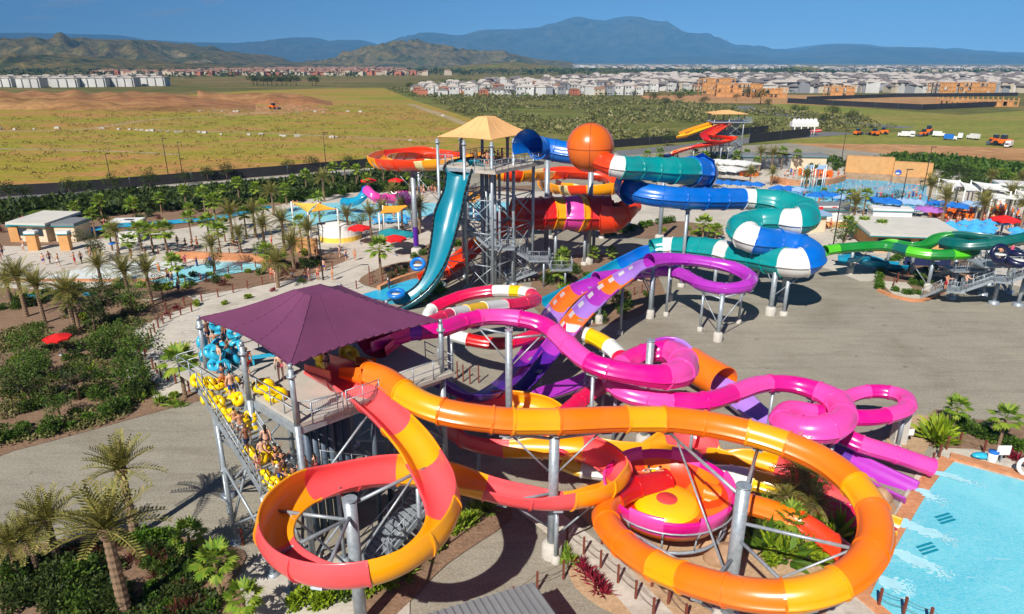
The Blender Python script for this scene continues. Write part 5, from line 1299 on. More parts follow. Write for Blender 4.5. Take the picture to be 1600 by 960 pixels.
# --- palms: base pixels read off the photograph ---
for k, px, py, sc in [
    ('hero', 212, 838, .95), ('hero', 198, 962, 1.08), ('feather0', 92, 880, .7), ('feather0', 60, 895, .6), ('feather0', 30, 905, .6),
    ('fan0', 300, 868, .55), ('fan1', 345, 935, .62), ('fan1', 388, 985, .55), ('fan1', 290, 622, .95), ('fan0', 295, 595, .6),
    ('feather1', 42, 495, .8), ('feather1', 118, 520, .8), ('feather1', 205, 482, .85), ('feather1', 238, 478, .8), ('feather0', 435, 450, .9), ('feather0', 460, 422, .85), ('feather1', 485, 405, .75), ('feather1', 125, 520, .7), ('feather0', 20, 480, .8),
    ('fan1', 262, 398, .9), ('fan1', 240, 395, .9), ('fan1', 222, 393, .8), ('fan2', 300, 378, .75), ('fan2', 346, 405, .8), ('feather1', 378, 405, .7), ('fan2', 386, 374, .8), ('feather1', 365, 380, .8), ('fan1', 280, 445, .7), ('fan2', 340, 365, .9),
    ('fan1', 160, 340, .8), ('fan1', 120, 345, .7), ('fan1', 253, 333, .7), ('fan2', 292, 328, .75), ('fan2', 322, 340, .8), ('fan2', 375, 320, .8), ('feather1', 428, 337, .8), ('fan1', 448, 320, .8), ('fan2', 522, 294, .8), ('fan2', 560, 288, .7),
    ('fan2', 540, 285, .7), ('fan2', 580, 283, .7), ('fan2', 558, 296, .8), ('fan2', 480, 305, .8), ('feather1', 507, 315, .8), ('fan1', 460, 300, .7), ('fan1', 402, 318, .8), ('fan1', 350, 315, .7), ('fan2', 600, 290, .8), ('fan2', 575, 305, .7),
    ('feather1', 545, 377, .75), ('feather1', 580, 371, .72), ('feather1', 600, 365, .72), ('feather1', 629, 360, .75), ('feather1', 656, 365, .8), ('feather0', 615, 325, .8), ('fan1', 500, 355, .7), ('fan1', 595, 430, 1.0), ('fan1', 420, 425, .7),
    ('fan2', 150, 372, .7), ('fan1', 176, 392, .7), ('feather1', 186, 398, .7), ('fan1', 205, 405, .7), ('fan2', 330, 392, .8), ('fan1', 352, 378, .7), ('feather1', 400, 372, .75), ('fan2', 415, 362, .8), ('feather1', 445, 392, .8), ('fan1', 470, 372, .7), ('fan2', 500, 340, .7), ('fan1', 300, 352, .7), ('feather1', 336, 425, .7), ('fan1', 270, 425, .55), ('fan2', 215, 362, .8), ('feather1', 415, 398, .75), ('feather1', 70, 505, .75), ('feather0', 160, 450, .7), ('fan2', 640, 300, .7), ('fan2', 620, 292, .7), ('fan0', 880, 420, .7), ('fan0', 873, 445, .9), ('fan0', 925, 412, .6), ('fan0', 955, 408, .5), ('fan0', 1098, 372, .9), ('fan0', 1118, 376, .7),
    ('fan2', 1025, 300, .9), ('fan1', 1065, 296, .8), ('feather0', 1110, 296, .9), ('feather1', 1170, 300, .8), ('feather1', 1257, 307, .8), ('feather1', 1186, 268, .9), ('feather1', 1205, 268, .9), ('fan2', 1220, 266, .8), ('fan2', 1243, 266, .8), ('fan1', 1165, 258, .8), ('fan1', 1150, 262, .8), ('fan2', 1180, 275, .7), ('fan1', 1100, 262, .8), ('fan1', 1085, 258, .8), ('fan1', 1010, 262, .8), ('fan1', 1030, 258, .8),
    ('fan2', 1325, 337, .75), ('fan2', 1348, 339, .75), ('fan1', 1310, 320, .6), ('feather1', 1330, 362, .85), ('fan1', 1345, 375, .7), ('fan1', 1372, 380, .7), ('fan1', 1320, 378, .8),
    ('feather1', 1447, 333, .95), ('feather1', 1470, 354, .9), ('feather1', 1528, 362, .9), ('feather1', 1532, 345, .7), ('feather1', 1570, 345, .9), ('feather1', 1593, 362, .8), ('feather1', 1475, 340, .5), ('fan1', 1560, 290, .7), ('fan1', 1575, 300, .8), ('feather1', 1545, 300, .7), ('feather1', 1590, 310, .7), ('fan1', 1300, 320, .5), ('fan1', 1285, 315, .5), ('feather0', 1205, 290, .7),
    ('fan1', 1487, 676, .6), ('fan1', 1560, 698, .62), ('feather0', 1245, 800, .8), ('feather0', 1262, 832, .5), ('fan0', 1230, 845, .6)]:
    plant(k, px, py, sc)
# --- trees ---
for k, px, py, sc in [('tree0', 165, 500, .8), ('tree1', 150, 520, .75), ('tree0', 210, 610, .75), ('tree1', 125, 625, .75), ('tree2', 60, 620, .7), ('tree1', 50, 640, .7), ('tree0', 178, 550, .8), ('tree1', 30, 600, .6), ('tree0', 95, 655, .55), ('tree1', 335, 430, .6), ('tree0', 410, 405, .7),
    ('bigtree', 180, 300, .55), ('bigtree', 235, 297, .65), ('bigtree', 290, 289, .5), ('bigtree', 110, 308, .55), ('bigtree', 40, 315, .5), ('bigtree', 15, 318, .7), ('bigtree', 325, 284, .5), ('bigtree', 355, 282, .6), ('bigtree', 135, 306, .5), ('bigtree', 450, 272, .5), ('bigtree', 490, 268, .6), ('bigtree', 545, 264, .5),
    ('tree1', 150, 410, .9), ('tree0', 190, 470, .7), ('tree1', 160, 475, .7), ('tree2', 255, 470, .6), ('tree0', 1380, 328, .8), ('tree1', 1395, 331, .8), ('tree0', 1368, 330, .7), ('tree2', 650, 350, .7), ('tree2', 565, 365, .6), ('bigtree', 1042, 228, .6),
    ('tree2', 1315, 395, .8), ('bigtree', 1258, 352, .5), ('tree1', 1555, 312, .9), ('tree0', 1590, 320, .9), ('tree1', 1500, 300, .8), ('tree0', 1470, 296, .8)]:
    plant(k, px, py, sc)
# --- shrubs placed in beds ---
def inpoly(x, y, poly):
    c = False; j = len(poly) - 1
    for i in range(len(poly)):
        if (poly[i][1] > y) != (poly[j][1] > y) and x < (poly[j][0] - poly[i][0]) * (y - poly[i][1]) / (poly[j][1] - poly[i][1]) + poly[i][0]: c = not c
        j = i
    return c
def scatter(poly, n, keys, sc=(.8, 1.3), gap=6):
    xs = [p[0] for p in poly]; ys = [p[1] for p in poly]; pts = []; t = 0
    while len(pts) < n and t < n * 60:
        t += 1; x, y = rnd.uniform(min(xs), max(xs)), rnd.uniform(min(ys), max(ys))
        if inpoly(x, y, poly) and all((x - a) ** 2 + ((y - b) * 1.6) ** 2 > gap * gap for a, b in pts): pts.append((x, y)); plant(rnd.choice(keys), x, y, rnd.uniform(*sc))
def line_of(pts, n, keys, sc=(.8, 1.2), jit=3):
    q = smooth(pts, 12, False)
    for i in range(n):
        p = q[int(i * (len(q) - 1) / max(1, n - 1))]; plant(rnd.choice(keys), p[0] + rnd.uniform(-jit, jit), p[1] + rnd.uniform(-jit, jit) * .6, rnd.uniform(*sc))
line_of([(0, 690), (50, 680), (100, 672), (160, 655), (190, 640), (225, 615)], 12, ['bush', 'bushb', 'shrub3'], (.8, 1.1), 4)
scatter([(0, 520), (100, 500), (200, 500), (215, 560), (220, 620), (120, 650), (0, 680)], 22, ['bush', 'bushb', 'spike', 'shrub0', 'olive', 'shrub2', 'spike'], (.7, 1.15), 20)
scatter([(225, 600), (290, 620), (320, 628), (250, 645), (215, 630)], 8, ['shrub2', 'spike', 'olive'], (.5, .8), 9)
scatter([(60, 490), (180, 470), (260, 480), (215, 500), (200, 540)], 9, ['spike', 'maroon', 'shrub2', 'maroon', 'olive'], (.8, 1.2), 14)
scatter([(150, 455), (280, 430), (400, 415), (510, 400), (520, 408), (440, 435), (300, 455), (200, 465)], 24, ['shrub0', 'shrub1', 'bush', 'maroon', 'shrub2', 'spike'], (.7, 1.1), 13)
line_of([(250, 500), (290, 482), (380, 470), (470, 440)], 8, ['maroon', 'red', 'spike', 'shrub2'], (.6, .9), 3)
scatter([(415, 408), (470, 392), (510, 405), (490, 420), (435, 430)], 9, ['maroon', 'olive', 'shrub2', 'maroon'], (.8, 1.1), 10)
scatter([(600, 440), (640, 415), (680, 418), (630, 440)], 7, ['shrub1', 'bush', 'shrub0'], (.6, .9), 9)
line_of([(655, 470), (672, 462), (690, 455)], 6, ['bird', 'banana', 'shrub2'], (.7, .9), 4)
line_of([(650, 404), (690, 390), (720, 384)], 6, ['shrub3', 'shrub0'], (.9, 1.2), 3)
scatter([(845, 440), (890, 415), (960, 410), (1020, 450), (1010, 480), (930, 505), (870, 490)], 26, ['hedge' if False else 'shrub3', 'bushb', 'shrub2', 'spike', 'shrub0'], (.8, 1.3), 13)
line_of([(945, 370), (985, 362), (1020, 352), (1050, 348)], 9, ['shrub3'], (1.2, 1.5), 1)
line_of([(1374, 452), (1372, 440), (1378, 425), (1390, 412), (1405, 405)], 10, ['shrub3'], (.95, 1.15), 1)
for x, y in ((1397, 456), (1413, 460), (1422, 461), (1433, 461), (1425, 445), (1432, 440), (1440, 448), (1432, 432), (1445, 425), (1455, 430), (1460, 421), (1452, 445), (1440, 436)): plant('shrub3', x, y, .9)
line_of([(500, 950), (545, 920), (600, 920)], 6, ['shrub2'], (1.0, 1.3), 6)
line_of([(628, 898), (660, 868), (700, 838), (740, 812), (770, 800)], 15, ['shrub2', 'shrub2', 'spike'], (.85, 1.15), 7)
line_of([(470, 945), (500, 930), (540, 935)], 4, ['shrub2', 'shrub0'], (.9, 1.1), 8)
scatter([(225, 860), (330, 880), (345, 955), (230, 975)], 20, ['bush', 'bushb', 'shrub0', 'shrub3', 'maroon'], (.65, .9), 16)
scatter([(0, 905), (120, 880), (200, 890), (190, 990), (0, 1000)], 22, ['bush', 'bushb', 'shrub1'], (.8, 1.1), 18)
for x, y in ((118, 872), (150, 868), (180, 860), (208, 880), (235, 875), (262, 890), (295, 955), (275, 960)): plant('maroon', x, y, .9)
for x, y in ((238, 850), (256, 848), (225, 845)): plant('shrub3', x, y, 1.1)
for x, y in ((907, 888), (914, 897), (922, 905), (930, 913), (938, 922), (945, 928)): plant('red', x, y, .8)
for x, y in ((884, 872), (890, 880)): plant('spike', x, y, .7)
scatter([(1195, 765), (1290, 775), (1330, 840), (1260, 875), (1190, 850)], 34, ['banana', 'shrub3', 'bird', 'maroon', 'spike', 'shrub2', 'bush', 'bird', 'shrub0'], (.65, 1.0), 11)
line_of([(1458, 688), (1466, 692), (1474, 680)], 5, ['bird'], (.8, 1.0), 3)
line_of([(1500, 672), (1530, 680), (1545, 688), (1585, 700), (1610, 708)], 8, ['shrub3', 'shrub0'], (1.1, 1.4), 4)
for x, y in ((1580, 716), (1590, 722)): plant('red', x, y, .9)
scatter([(1200, 262), (1300, 262), (1320, 255), (1460, 268), (1600, 296), (1600, 308), (1460, 282)], 40, ['bush', 'bushb', 'shrub0'], (1.3, 2.2), 6)
scatter([(1480, 288), (1600, 312), (1600, 325), (1560, 318)], 12, ['bush', 'bushb', 'olive'], (1.2, 1.8), 8)
scatter([(0, 345), (200, 340), (420, 318), (420, 330), (220, 352), (0, 368)], 22, ['bush', 'shrub0', 'olive', 'maroon'], (.9, 1.4), 12)
scatter([(420, 310), (580, 296), (700, 288), (700, 298), (560, 305), (430, 322)], 18, ['bushb', 'shrub0', 'fan1' if False else 'shrub3'], (1.0, 1.5), 10)
scatter([(1000, 255), (1180, 245), (1190, 262), (1020, 275)], 22, ['bushb', 'bush', 'shrub0'], (1.2, 2.0), 9)
scatter([(1030, 360), (1110, 352), (1120, 366), (1050, 372)], 6, ['spike', 'shrub2'], (.8, 1.1), 9)
for k, x, y, sc in (('banana', 1195, 858, .8), ('bird', 1215, 868, .8), ('banana', 1232, 876, .75), ('bush', 1250, 872, .7), ('shrub2', 1205, 880, 1.0), ('bird', 1270, 868, .8), ('bush', 1180, 842, .7), ('spike', 1225, 852, 1.1), ('maroon', 1262, 852, 1.1), ('bush', 1212, 832, .7), ('bird', 1242, 838, .7), ('shrub3', 1190, 820, 1.1), ('banana', 1208, 808, .7), ('shrub2', 1285, 880, 1.0), ('feather0', 1222, 820, .5)): plant(k, x, y, sc)
scatter([(0, 505), (110, 488), (210, 490), (222, 545), (240, 600), (300, 620), (150, 662), (0, 695)], 30, ['bush', 'bushb', 'shrub0', 'shrub1', 'tree0', 'spike', 'shrub3'], (.6, .95), 15)
scatter([(0, 490), (60, 480), (140, 470), (200, 462), (150, 455), (0, 462)], 14, ['bush', 'shrub0', 'shrub2', 'spike', 'bushb'], (.7, 1.1), 14)
# --- uncountable ground cover ---
def cover(name, poly, n, m, l, w, h, label, clump=0):
    b = MB(); xs = [p[0] for p in poly]; ys = [p[1] for p in poly]; W = [P(p[0], p[1]) for p in poly]; wx = [p.x for p in W]; wy = [p.y for p in W]; wp = [(p.x, p.y) for p in W]; k = 0; t = 0
    while k < n and t < n * 30:
        t += 1; x, y = rnd.uniform(min(wx), max(wx)), rnd.uniform(min(wy), max(wy))
        if not inpoly(x, y, wp): continue
        den = noise.noise(Vector((x / (l * 14), y / (l * 14), 4))) 
        if den < clump: continue
        k += 1; hh = h * (1 + den)
        for _ in range(5):
            d = Vector((rnd.uniform(-1, 1), rnd.uniform(-1, 1), rnd.uniform(.1, 1.2))); leafquad(b, Vector((x + rnd.uniform(-l, l), y + rnd.uniform(-l, l), rnd.uniform(0, hh))), d, l * rnd.uniform(.6, 1.3), w)
    return tag(b.build(name, LF[m]), label, None, None, 'stuff')
cover('ground_cover_vegetation', [(0, 322), (300, 299), (590, 271), (690, 269), (690, 285), (560, 300), (400, 318), (200, 335), (0, 350)], 5200, 'dark', 1.0, .6, .9, 'dense green bank planting below the road', -.25)
cover('ground_cover_vegetation', [(0, 520), (180, 480), (230, 480), (215, 540), (235, 600), (300, 620), (150, 668), (0, 700)], 2600, 'olive', .3, .16, .25, 'low mixed ground cover in the left planting bed', 0)
cover('ground_cover_vegetation', [(0, 890), (200, 840), (300, 860), (350, 900), (330, 990), (0, 990)], 2600, 'dark', .25, .14, .35, 'low dark ground cover in the bottom bed', -.1)
cover('field_grass', [(0, 185), (300, 165), (640, 165), (740, 205), (600, 250), (0, 300)], 2600, 'dry', .7, .35, .25, 'tufts of dry and green grass over the field', .05)
# --- scrub plain: countless bushes as one, single trees as things ---
def scrub(poly, n, lo, hi, m, label, far=False):
    b = MB(); W = [P(*p) for p in poly]; wp = [(p.x, p.y) for p in W]; wx = [p.x for p in W]; wy = [p.y for p in W]; k = 0; t = 0
    while k < n and t < n * 40:
        t += 1; x, y = rnd.uniform(min(wx), max(wx)), rnd.uniform(min(wy), max(wy))
        if not inpoly(x, y, wp): continue
        if noise.noise(Vector((x / 40, y / 40, 1))) < -.15: continue
        k += 1; s = rnd.uniform(lo, hi)
        for _ in range(16):
            d = Vector((rnd.gauss(0, 1), rnd.gauss(0, 1), abs(rnd.gauss(0, .8)))).normalized(); leafquad(b, Vector((x, y, 0)) + Vector((d.x * s, d.y * s, d.z * s * .8)), d + Vector((rnd.uniform(-.8, .8), rnd.uniform(-.8, .8), 0)), s * .75, s * .5)
    return tag(b.build('scrub_vegetation', LF[m]), label, None, None, 'stuff')
scrub([(600, 138), (1000, 156), (1240, 176), (1500, 196), (1260, 206), (1060, 218), (960, 222), (760, 195), (690, 165)], 2600, .8, 2.2, 'scrub', 'scrub bushes covering the plain')
scrub([(1230, 255), (1330, 240), (1480, 248), (1640, 268), (1640, 290), (1460, 266), (1330, 254)], 700, .7, 1.5, 'tree', 'bank shrubs behind the wave pool')
scrub([(-100, 130), (390, 122), (700, 119), (1000, 118), (1700, 120), (1700, 112), (800, 109), (-100, 112)], 1500, 3, 8, 'dark', 'distant treetops between the far suburbs')
scrub([(640, 152), (860, 154), (1000, 152), (1640, 142), (1640, 124), (700, 126)], 900, 1.6, 3.6, 'tree', 'street trees among the estate houses')
for px, py, s in ((1168, 152, 1.5), (1150, 158, 1.1), (1188, 163, 1.9), (1200, 168, 1.0), (1300, 186, 1.4), (1330, 192, 1.2), (1240, 179, 1.0), (1255, 180, 1.0), (1020, 160, 1.4), (990, 155, 1.3), (1060, 160, 1.2), (1100, 165, 1.1), (1040, 168, 1.2), (880, 150, 1.5), (700, 143, 1.5), (720, 146, 1.6), (640, 141, 1.5), (1285, 195, 1.0), (1010, 225, .6), (660, 139, 1.7), (760, 150, 1.5), (800, 152, 1.2)): plant('bigtree', px, py, s * .75)
for i, x in enumerate((396, 402, 412, 418, 425, 433, 441, 448, 455, 463, 488, 494)): plant('bigtree', x, 134 + .2 * (i % 3), 2.1 if i < 2 else 1.7)
# ================= houses =================
HW = [mat('house_white', S(206, 204, 200), .8, .25, .03), mat('house_cream', S(196, 182, 160), .8, .2, .03), mat('house_grey', S(150, 152, 156), .8, .2, .03), mat('house_terracotta', S(184, 112, 86), .8, .1, .05)]
HR = [mat('roof_tile_grey', S(120, 112, 108), .8, .15, .3), mat('roof_tile_brown', S(150, 112, 92), .8, .15, .3), mat('roof_tile_pale', S(190, 180, 170), .8, .15, .3)]
def make_house(k, w, d, h, wm, rm, hip=True):
    root = thing('house', 'x', 'house', (0, 0, 0)); b = MB(); b.box((0, 0, h / 2), (w, d, h)); b.box((w * .3, -d * .55, h * .38), (w * .4, d * .3, h * .76)); b.build('wall', wm, root)
    b = MB(); e = .5; rh = 2.1
    A = [Vector((sx * (w / 2 + e), sy * (d / 2 + e), h)) for sx, sy in ((-1, -1), (1, -1), (1, 1), (-1, 1))]; r1, r2 = Vector((-w * .25, 0, h + rh)), Vector((w * .25, 0, h + rh))
    b.poly([A[0], A[1], r2, r1]); b.poly([A[2], A[3], r1, r2]); b.poly([A[1], A[2], r2]); b.poly([A[3], A[0], r1]); b.poly(A[::-1])
    b.build('roof', rm, root)
    for z in (1.6, h - 1.6):
        for x in (-.3, .05): 
            b = MB(); b.box((x * w, -d / 2 - .02, z), (1.5, .08, 1.4)); b.build('window', M_['glass'], root)
    return root
HP = []
for k, (w, d, h, a, c) in enumerate(((10, 11, 6.4, 0, 0), (9, 10, 8.8, 0, 2), (12, 10, 6.4, 1, 1), (8, 12, 9.2, 2, 0), (9, 9, 8.8, 0, 2), (10, 10, 6.6, 3, 1))): HP.append(make_house(k, w, d, h, HW[a], HR[c]))
HL = ['white two storey house with a grey roof', 'white three storey house with a pale roof', 'cream house with a brown roof', 'pale grey narrow house with a grey roof', 'bright white tall house with a pale roof', 'terracotta walled house with a brown roof']
hused = set(); ROWS = [(151, 660, 880), (148.5, 650, 1000), (146, 650, 1000), (143.5, 660, 1150), (141, 660, 1400), (138.5, 700, 1620), (136, 720, 1640), (133.5, 760, 1640), (131, 800, 1640)]
nh = 0
for ri, (y, xa, xb) in enumerate(ROWS):
    x = xa + rnd.uniform(0, 6)
    while x < xb and nh < 285:
        q = P(x, y, 0); k = rnd.choice((0, 0, 1, 1, 2, 3, 4, 4, 5) if x < 1000 else (0, 1, 1, 3, 4, 4, 2)); rz = rnd.choice((0, 0, .3, -.25, 1.57, .12))
        if k in hused: o = dup(HP[k], q, rz, sc=rnd.uniform(.62, .85))
        else: o = HP[k]; o.location = q; o.rotation_euler.z = rz; o.scale = (.75,) * 3; hused.add(k)
        band = ['nearest the scrub', 'in the second row', 'in the third row', 'in the fourth row', 'in the middle rows', 'in the middle rows', 'in the rear rows', 'in the rear rows', 'in the rear rows'][ri]
        o['label'] = f"{HL[k]}, {band} of the estate"; o['group'] = 'houses of the estate: ' + o['label']; nh += 1
        x += rnd.uniform(9, 24) * (1 if x < 1000 else 1.2)
# further suburbs nobody could count
def suburb(name, spans, n, lo, hi, mats, label):
    b = MB()
    for i in range(n):
        y, xa, xb = rnd.choice(spans); q = P(rnd.uniform(xa, xb), y + rnd.uniform(-.5, .5), 0); w = rnd.uniform(lo, hi); h = rnd.uniform(5, 9); rm_ = len(mats) - rnd.choice((1, 2)); b.box(q + Vector((0, 0, h / 2)), (w, rnd.uniform(8, 12), h), rnd.uniform(-.3, .3), rnd.randrange(len(mats) - 2)); 
        c = q + Vector((0, 0, h)); k = len(b.v); e = w / 2 + .5
        b.v += [c + Vector((-e, -6, 0)), c + Vector((e, -6, 0)), c + Vector((e, 6, 0)), c + Vector((-e, 6, 0)), c + Vector((-e * .5, 0, 2)), c + Vector((e * .5, 0, 2))]
        for f in ((0, 1, 5, 4), (1, 2, 5), (2, 3, 4, 5), (3, 0, 4)): b.face([k + t for t in f], rm_)
    return tag(b.build(name, mats), label, None, None, 'stuff')
suburb('distant_suburb', [(142, 1000, 1640), (138, 760, 1640), (145, 1180, 1600), (134, 800, 1640), (129.5, 850, 1640), (128, 880, 1640), (126.5, 930, 1640), (125, 960, 1640), (123.5, 1000, 1640)], 1300, 6, 11, [HW[0], HW[1], HW[2], HR[0], HR[2]], 'mass of pale suburban houses beyond the estate')
suburb('distant_suburb', [(117, 150, 330), (114, 300, 560), (111.5, 330, 620), (110, 420, 600), (113, 360, 640), (118, 200, 700)], 420, 10, 18, [HW[1], HW[3], HW[1], HR[1], HR[1]], 'terracotta roofed far suburb under the hills')
suburb('distant_suburb', [(104.5, 850, 1250), (106, 900, 1200), (108, 950, 1300), (110, 1280, 1640), (112, 1250, 1640), (107, 1300, 1640)], 520, 14, 30, [HW[0], HW[1], HW[2], HR[2], HR[0]], 'pale far town at the foot of the mountain')
# white apartment blocks left
def make_block(k, w):
    root = thing('apartment_block', 'x', 'apartment block', (0, 0, 0)); b = MB(); b.box((0, 0, 4.5), (w, 12, 9)); 
    for i in range(3): b.box((-w / 2 + w * (i + .5) / 3, -6.6, 4), (w / 4.5, 1.6, 8))
    b.build('wall', HW[0], root); b = MB(); b.box((0, 0, 9.2), (w + 1.2, 13.4, .5)); b.box((w * .2, 0, 9.9), (w * .3, 6, 1)); b.build('roof', HR[2], root)
    for i in range(6):
        for z in (2, 5, 7.6):
            if i % 2: b = MB(); b.box((-w / 2 + w * (i + .5) / 6, -6.04, z), (1.6, .1, 1.4)); b.build('window', M_['glass'], root)
    return root
AB = make_block(0, 26)
for i, (x, y) in enumerate([(6, 136), (28, 135.5), (52, 137), (84, 135), (106, 136.5), (128, 135), (152, 136), (176, 134.5), (198, 135.5), (222, 134), (244, 134.5), (15, 131), (40, 131), (70, 131), (96, 130.5), (120, 130.5), (146, 130), (168, 130), (192, 130), (215, 129.5), (238, 129)]):
    o = AB if i == 0 else dup(AB); o.location = P(x, y, 0); o.rotation_euler.z = rnd.choice((0, .1, -.1)); o['group'] = 'white apartment blocks beyond the earth bank'
    o['label'] = 'white flat roofed apartment block ' + ('in the front row behind the earth bank, ' if i < 11 else 'in the rear row behind the earth bank, ') + ORD[i if i < 11 else i - 11] + ' along'
# timber framed blocks under construction
def framed(px, py, w, d, h, label):
    q = P(px, py, 0); root = thing('building_under_construction', label, 'building', q); nx, nz = max(3, int(w / 3)), max(1, int(h / 3))
    b = MB()
    for k in range(nz + 1): b.box(q + Vector((0, 0, k * 3 + .2)), (w, d, .4))
    b.build('floor_deck', M_['timber'], root); b = MB()
    for i in range(nx + 1):
        for s in (-1, 1): b.box(q + Vector((-w / 2 + w * i / nx, s * d / 2, h / 2)), (.6, .6, h))
    for i in range(nx):
        for k in range(nz):
            if rnd.random() < .65: b.box(q + Vector((-w / 2 + w * (i + .5) / nx, -d / 2 + .4, k * 3 + 1.7)), (w / nx * .9, .2, 2.6))
    b.build('wall_frame', M_['timber'], root)
for a in ((1118, 147, 26, 14, 12, 'tall raw timber framed block next to the white houses'), (1150, 151, 34, 14, 9, 'long raw timber framed block in front of the tall one'), (1200, 153, 22, 12, 7, 'small timber frame right of the scaffolded house'), (1310, 150, 18, 12, 8, 'timber frame standing alone on the graded site'), (1500, 148, 44, 16, 9, 'wide timber framed block at the far building site'), (1525, 166, 40, 14, 5, 'low timber frame by the dark silt fence'), (1106, 139, 16, 12, 10, 'orange sheathed house shell behind the timber blocks')): framed(*a)
# ================= people, floats, furniture, small buildings =================
def skin_mesh(name, V, E, sub=1, root=0):
    me = bpy.data.meshes.new('t'); me.from_pydata([v[0] for v in V], E, []); o = bpy.data.objects.new('t', me); COL.objects.link(o)
    md = o.modifiers.new('s', 'SKIN'); md.use_smooth_shade = True
    sv = me.skin_vertices[0].data if me.skin_vertices else None
    if sv is None:
        bm = bmesh.new(); bm.from_mesh(me); bm.verts.layers.skin.verify(); bm.to_mesh(me); bm.free(); sv = me.skin_vertices[0].data
    for i, v in enumerate(V):
        r = v[1]; sv[i].radius = r if hasattr(r, '__len__') else (r, r)
        sv[i].use_root = i == root
    if sub:
        m2 = o.modifiers.new('d', 'SUBSURF'); m2.levels = sub; m2.render_levels = sub
    dg = bpy.context.evaluated_depsgraph_get(); dg.update()
    out = bpy.data.meshes.new_from_object(o.evaluated_get(dg)); out.name = name
    bpy.data.objects.remove(o); bpy.data.meshes.remove(me)
    return out
def body_skeleton(pose, fingers=True):
    J = {'pel': ((0, 0, .95), (.135, .1)), 'spi': ((0, .01, 1.14), (.12, .09)), 'che': ((0, 0, 1.33), (.15, .1)), 'nec': ((0, -.005, 1.48), (.055, .055)), 'hea': ((0, .01, 1.575), (.07, .085)), 'top': ((0, .0, 1.665), (.075, .09)), 'nos': ((0, .105, 1.585), (.016, .016))}
    E = [('pel', 'spi'), ('spi', 'che'), ('che', 'nec'), ('nec', 'hea'), ('hea', 'top'), ('hea', 'nos')]
    for s, n in ((-1, 'l'), (1, 'r')):
        A = pose['arm' + n]; Lg = pose['leg' + n]
        sh = Vector((s * .17, -.01, 1.41)); el = sh + Vector((s * A[0][0], A[0][1], A[0][2])).normalized() * .29; wr = el + Vector((s * A[1][0], A[1][1], A[1][2])).normalized() * .25
        f = (wr - el).normalized(); pa = wr + f * .07
        J['sh' + n] = (sh, .062); J['el' + n] = (el, .044); J['wr' + n] = (wr, .03); J['pa' + n] = (pa, (.036, .024))
        E += [('che', 'sh' + n), ('sh' + n, 'el' + n), ('el' + n, 'wr' + n), ('wr' + n, 'pa' + n)]
        if fingers:
            sd = f.cross(Vector((0, 0, 1))); sd = sd.normalized() if sd.length > .1 else Vector((0, 1, 0)); up = sd.cross(f)
            for k in range(4):
                b = pa + f * .045 + sd * (k - 1.5) * .021; t = b + (f * .8 - up * .35).normalized() * (.06, .072, .068, .052)[k]
                J[f'fb{k}{n}'] = (b, .010); J[f'ft{k}{n}'] = (t, .008); E += [('pa' + n, f'fb{k}{n}'), (f'fb{k}{n}', f'ft{k}{n}')]
            tb_ = wr + f * .02 + sd * .045; J['th' + n] = (tb_ + f * .05 + sd * .02, .011); E.append(('wr' + n, 'th' + n))
        hi = Vector((s * .095, 0, .88)); kn = hi + Vector((s * Lg[0][0], Lg[0][1], Lg[0][2])).normalized() * .41; an = kn + Vector((s * Lg[1][0], Lg[1][1], Lg[1][2])).normalized() * .40; ft = an + Vector((s * .02, .14, -.03))
        J['hi' + n] = (hi, .092); J['kn' + n] = (kn, .06); J['ca' + n] = (kn.lerp(an, .35), .062); J['an' + n] = (an, .04); J['fo' + n] = (ft, (.042, .03))
        E += [('pel', 'hi' + n), ('hi' + n, 'kn' + n), ('kn' + n, 'ca' + n), ('ca' + n, 'an' + n), ('an' + n, 'fo' + n)]
    return J, E
def sub_skin(J, E, names, k=1.0, sub=1, name='m', over=None, root=None):
    idx = {n: i for i, n in enumerate(names)}; V = []
    for n in names:
        p, r = J[n]
        if over and n in over: p = over[n]
        r = r if hasattr(r, '__len__') else (r, r); V.append((Vector(p), (r[0] * k, r[1] * k)))
    return skin_mesh(name, V, [(idx[a], idx[b]) for a, b in E if a in idx and b in idx], sub, idx[root] if root else 0)
POSES = {
 'stand': dict(arml=((.25, .05, -1), (.05, .35, -1)), armr=((.25, 0, -1), (.05, .3, -1)), legl=((.03, .02, -1), (0, -.05, -1)), legr=((.06, .05, -1), (0, -.1, -1))),
 'walk': dict(arml=((.2, .4, -1), (0, .6, -1)), armr=((.2, -.4, -1), (0, .1, -1)), legl=((.03, -.32, -1), (0, -.45, -1)), legr=((.03, .4, -1), (0, -.02, -1))),
 'climb': dict(arml=((.3, .5, -.8), (.1, 1, .1)), armr=((.5, .4, -.7), (.6, .8, .2)), legl=((.03, .75, -.75), (0, -.25, -1)), legr=((.03, -.05, -1), (0, -.2, -1))),
 'hold': dict(arml=((.5, .6, -.5), (.2, 1, .3)), armr=((.7, .6, -.3), (.3, 1, .2)), legl=((.06, .1, -1), (0, -.12, -1)), legr=((.08, -.1, -1), (0, -.12, -1))),
}
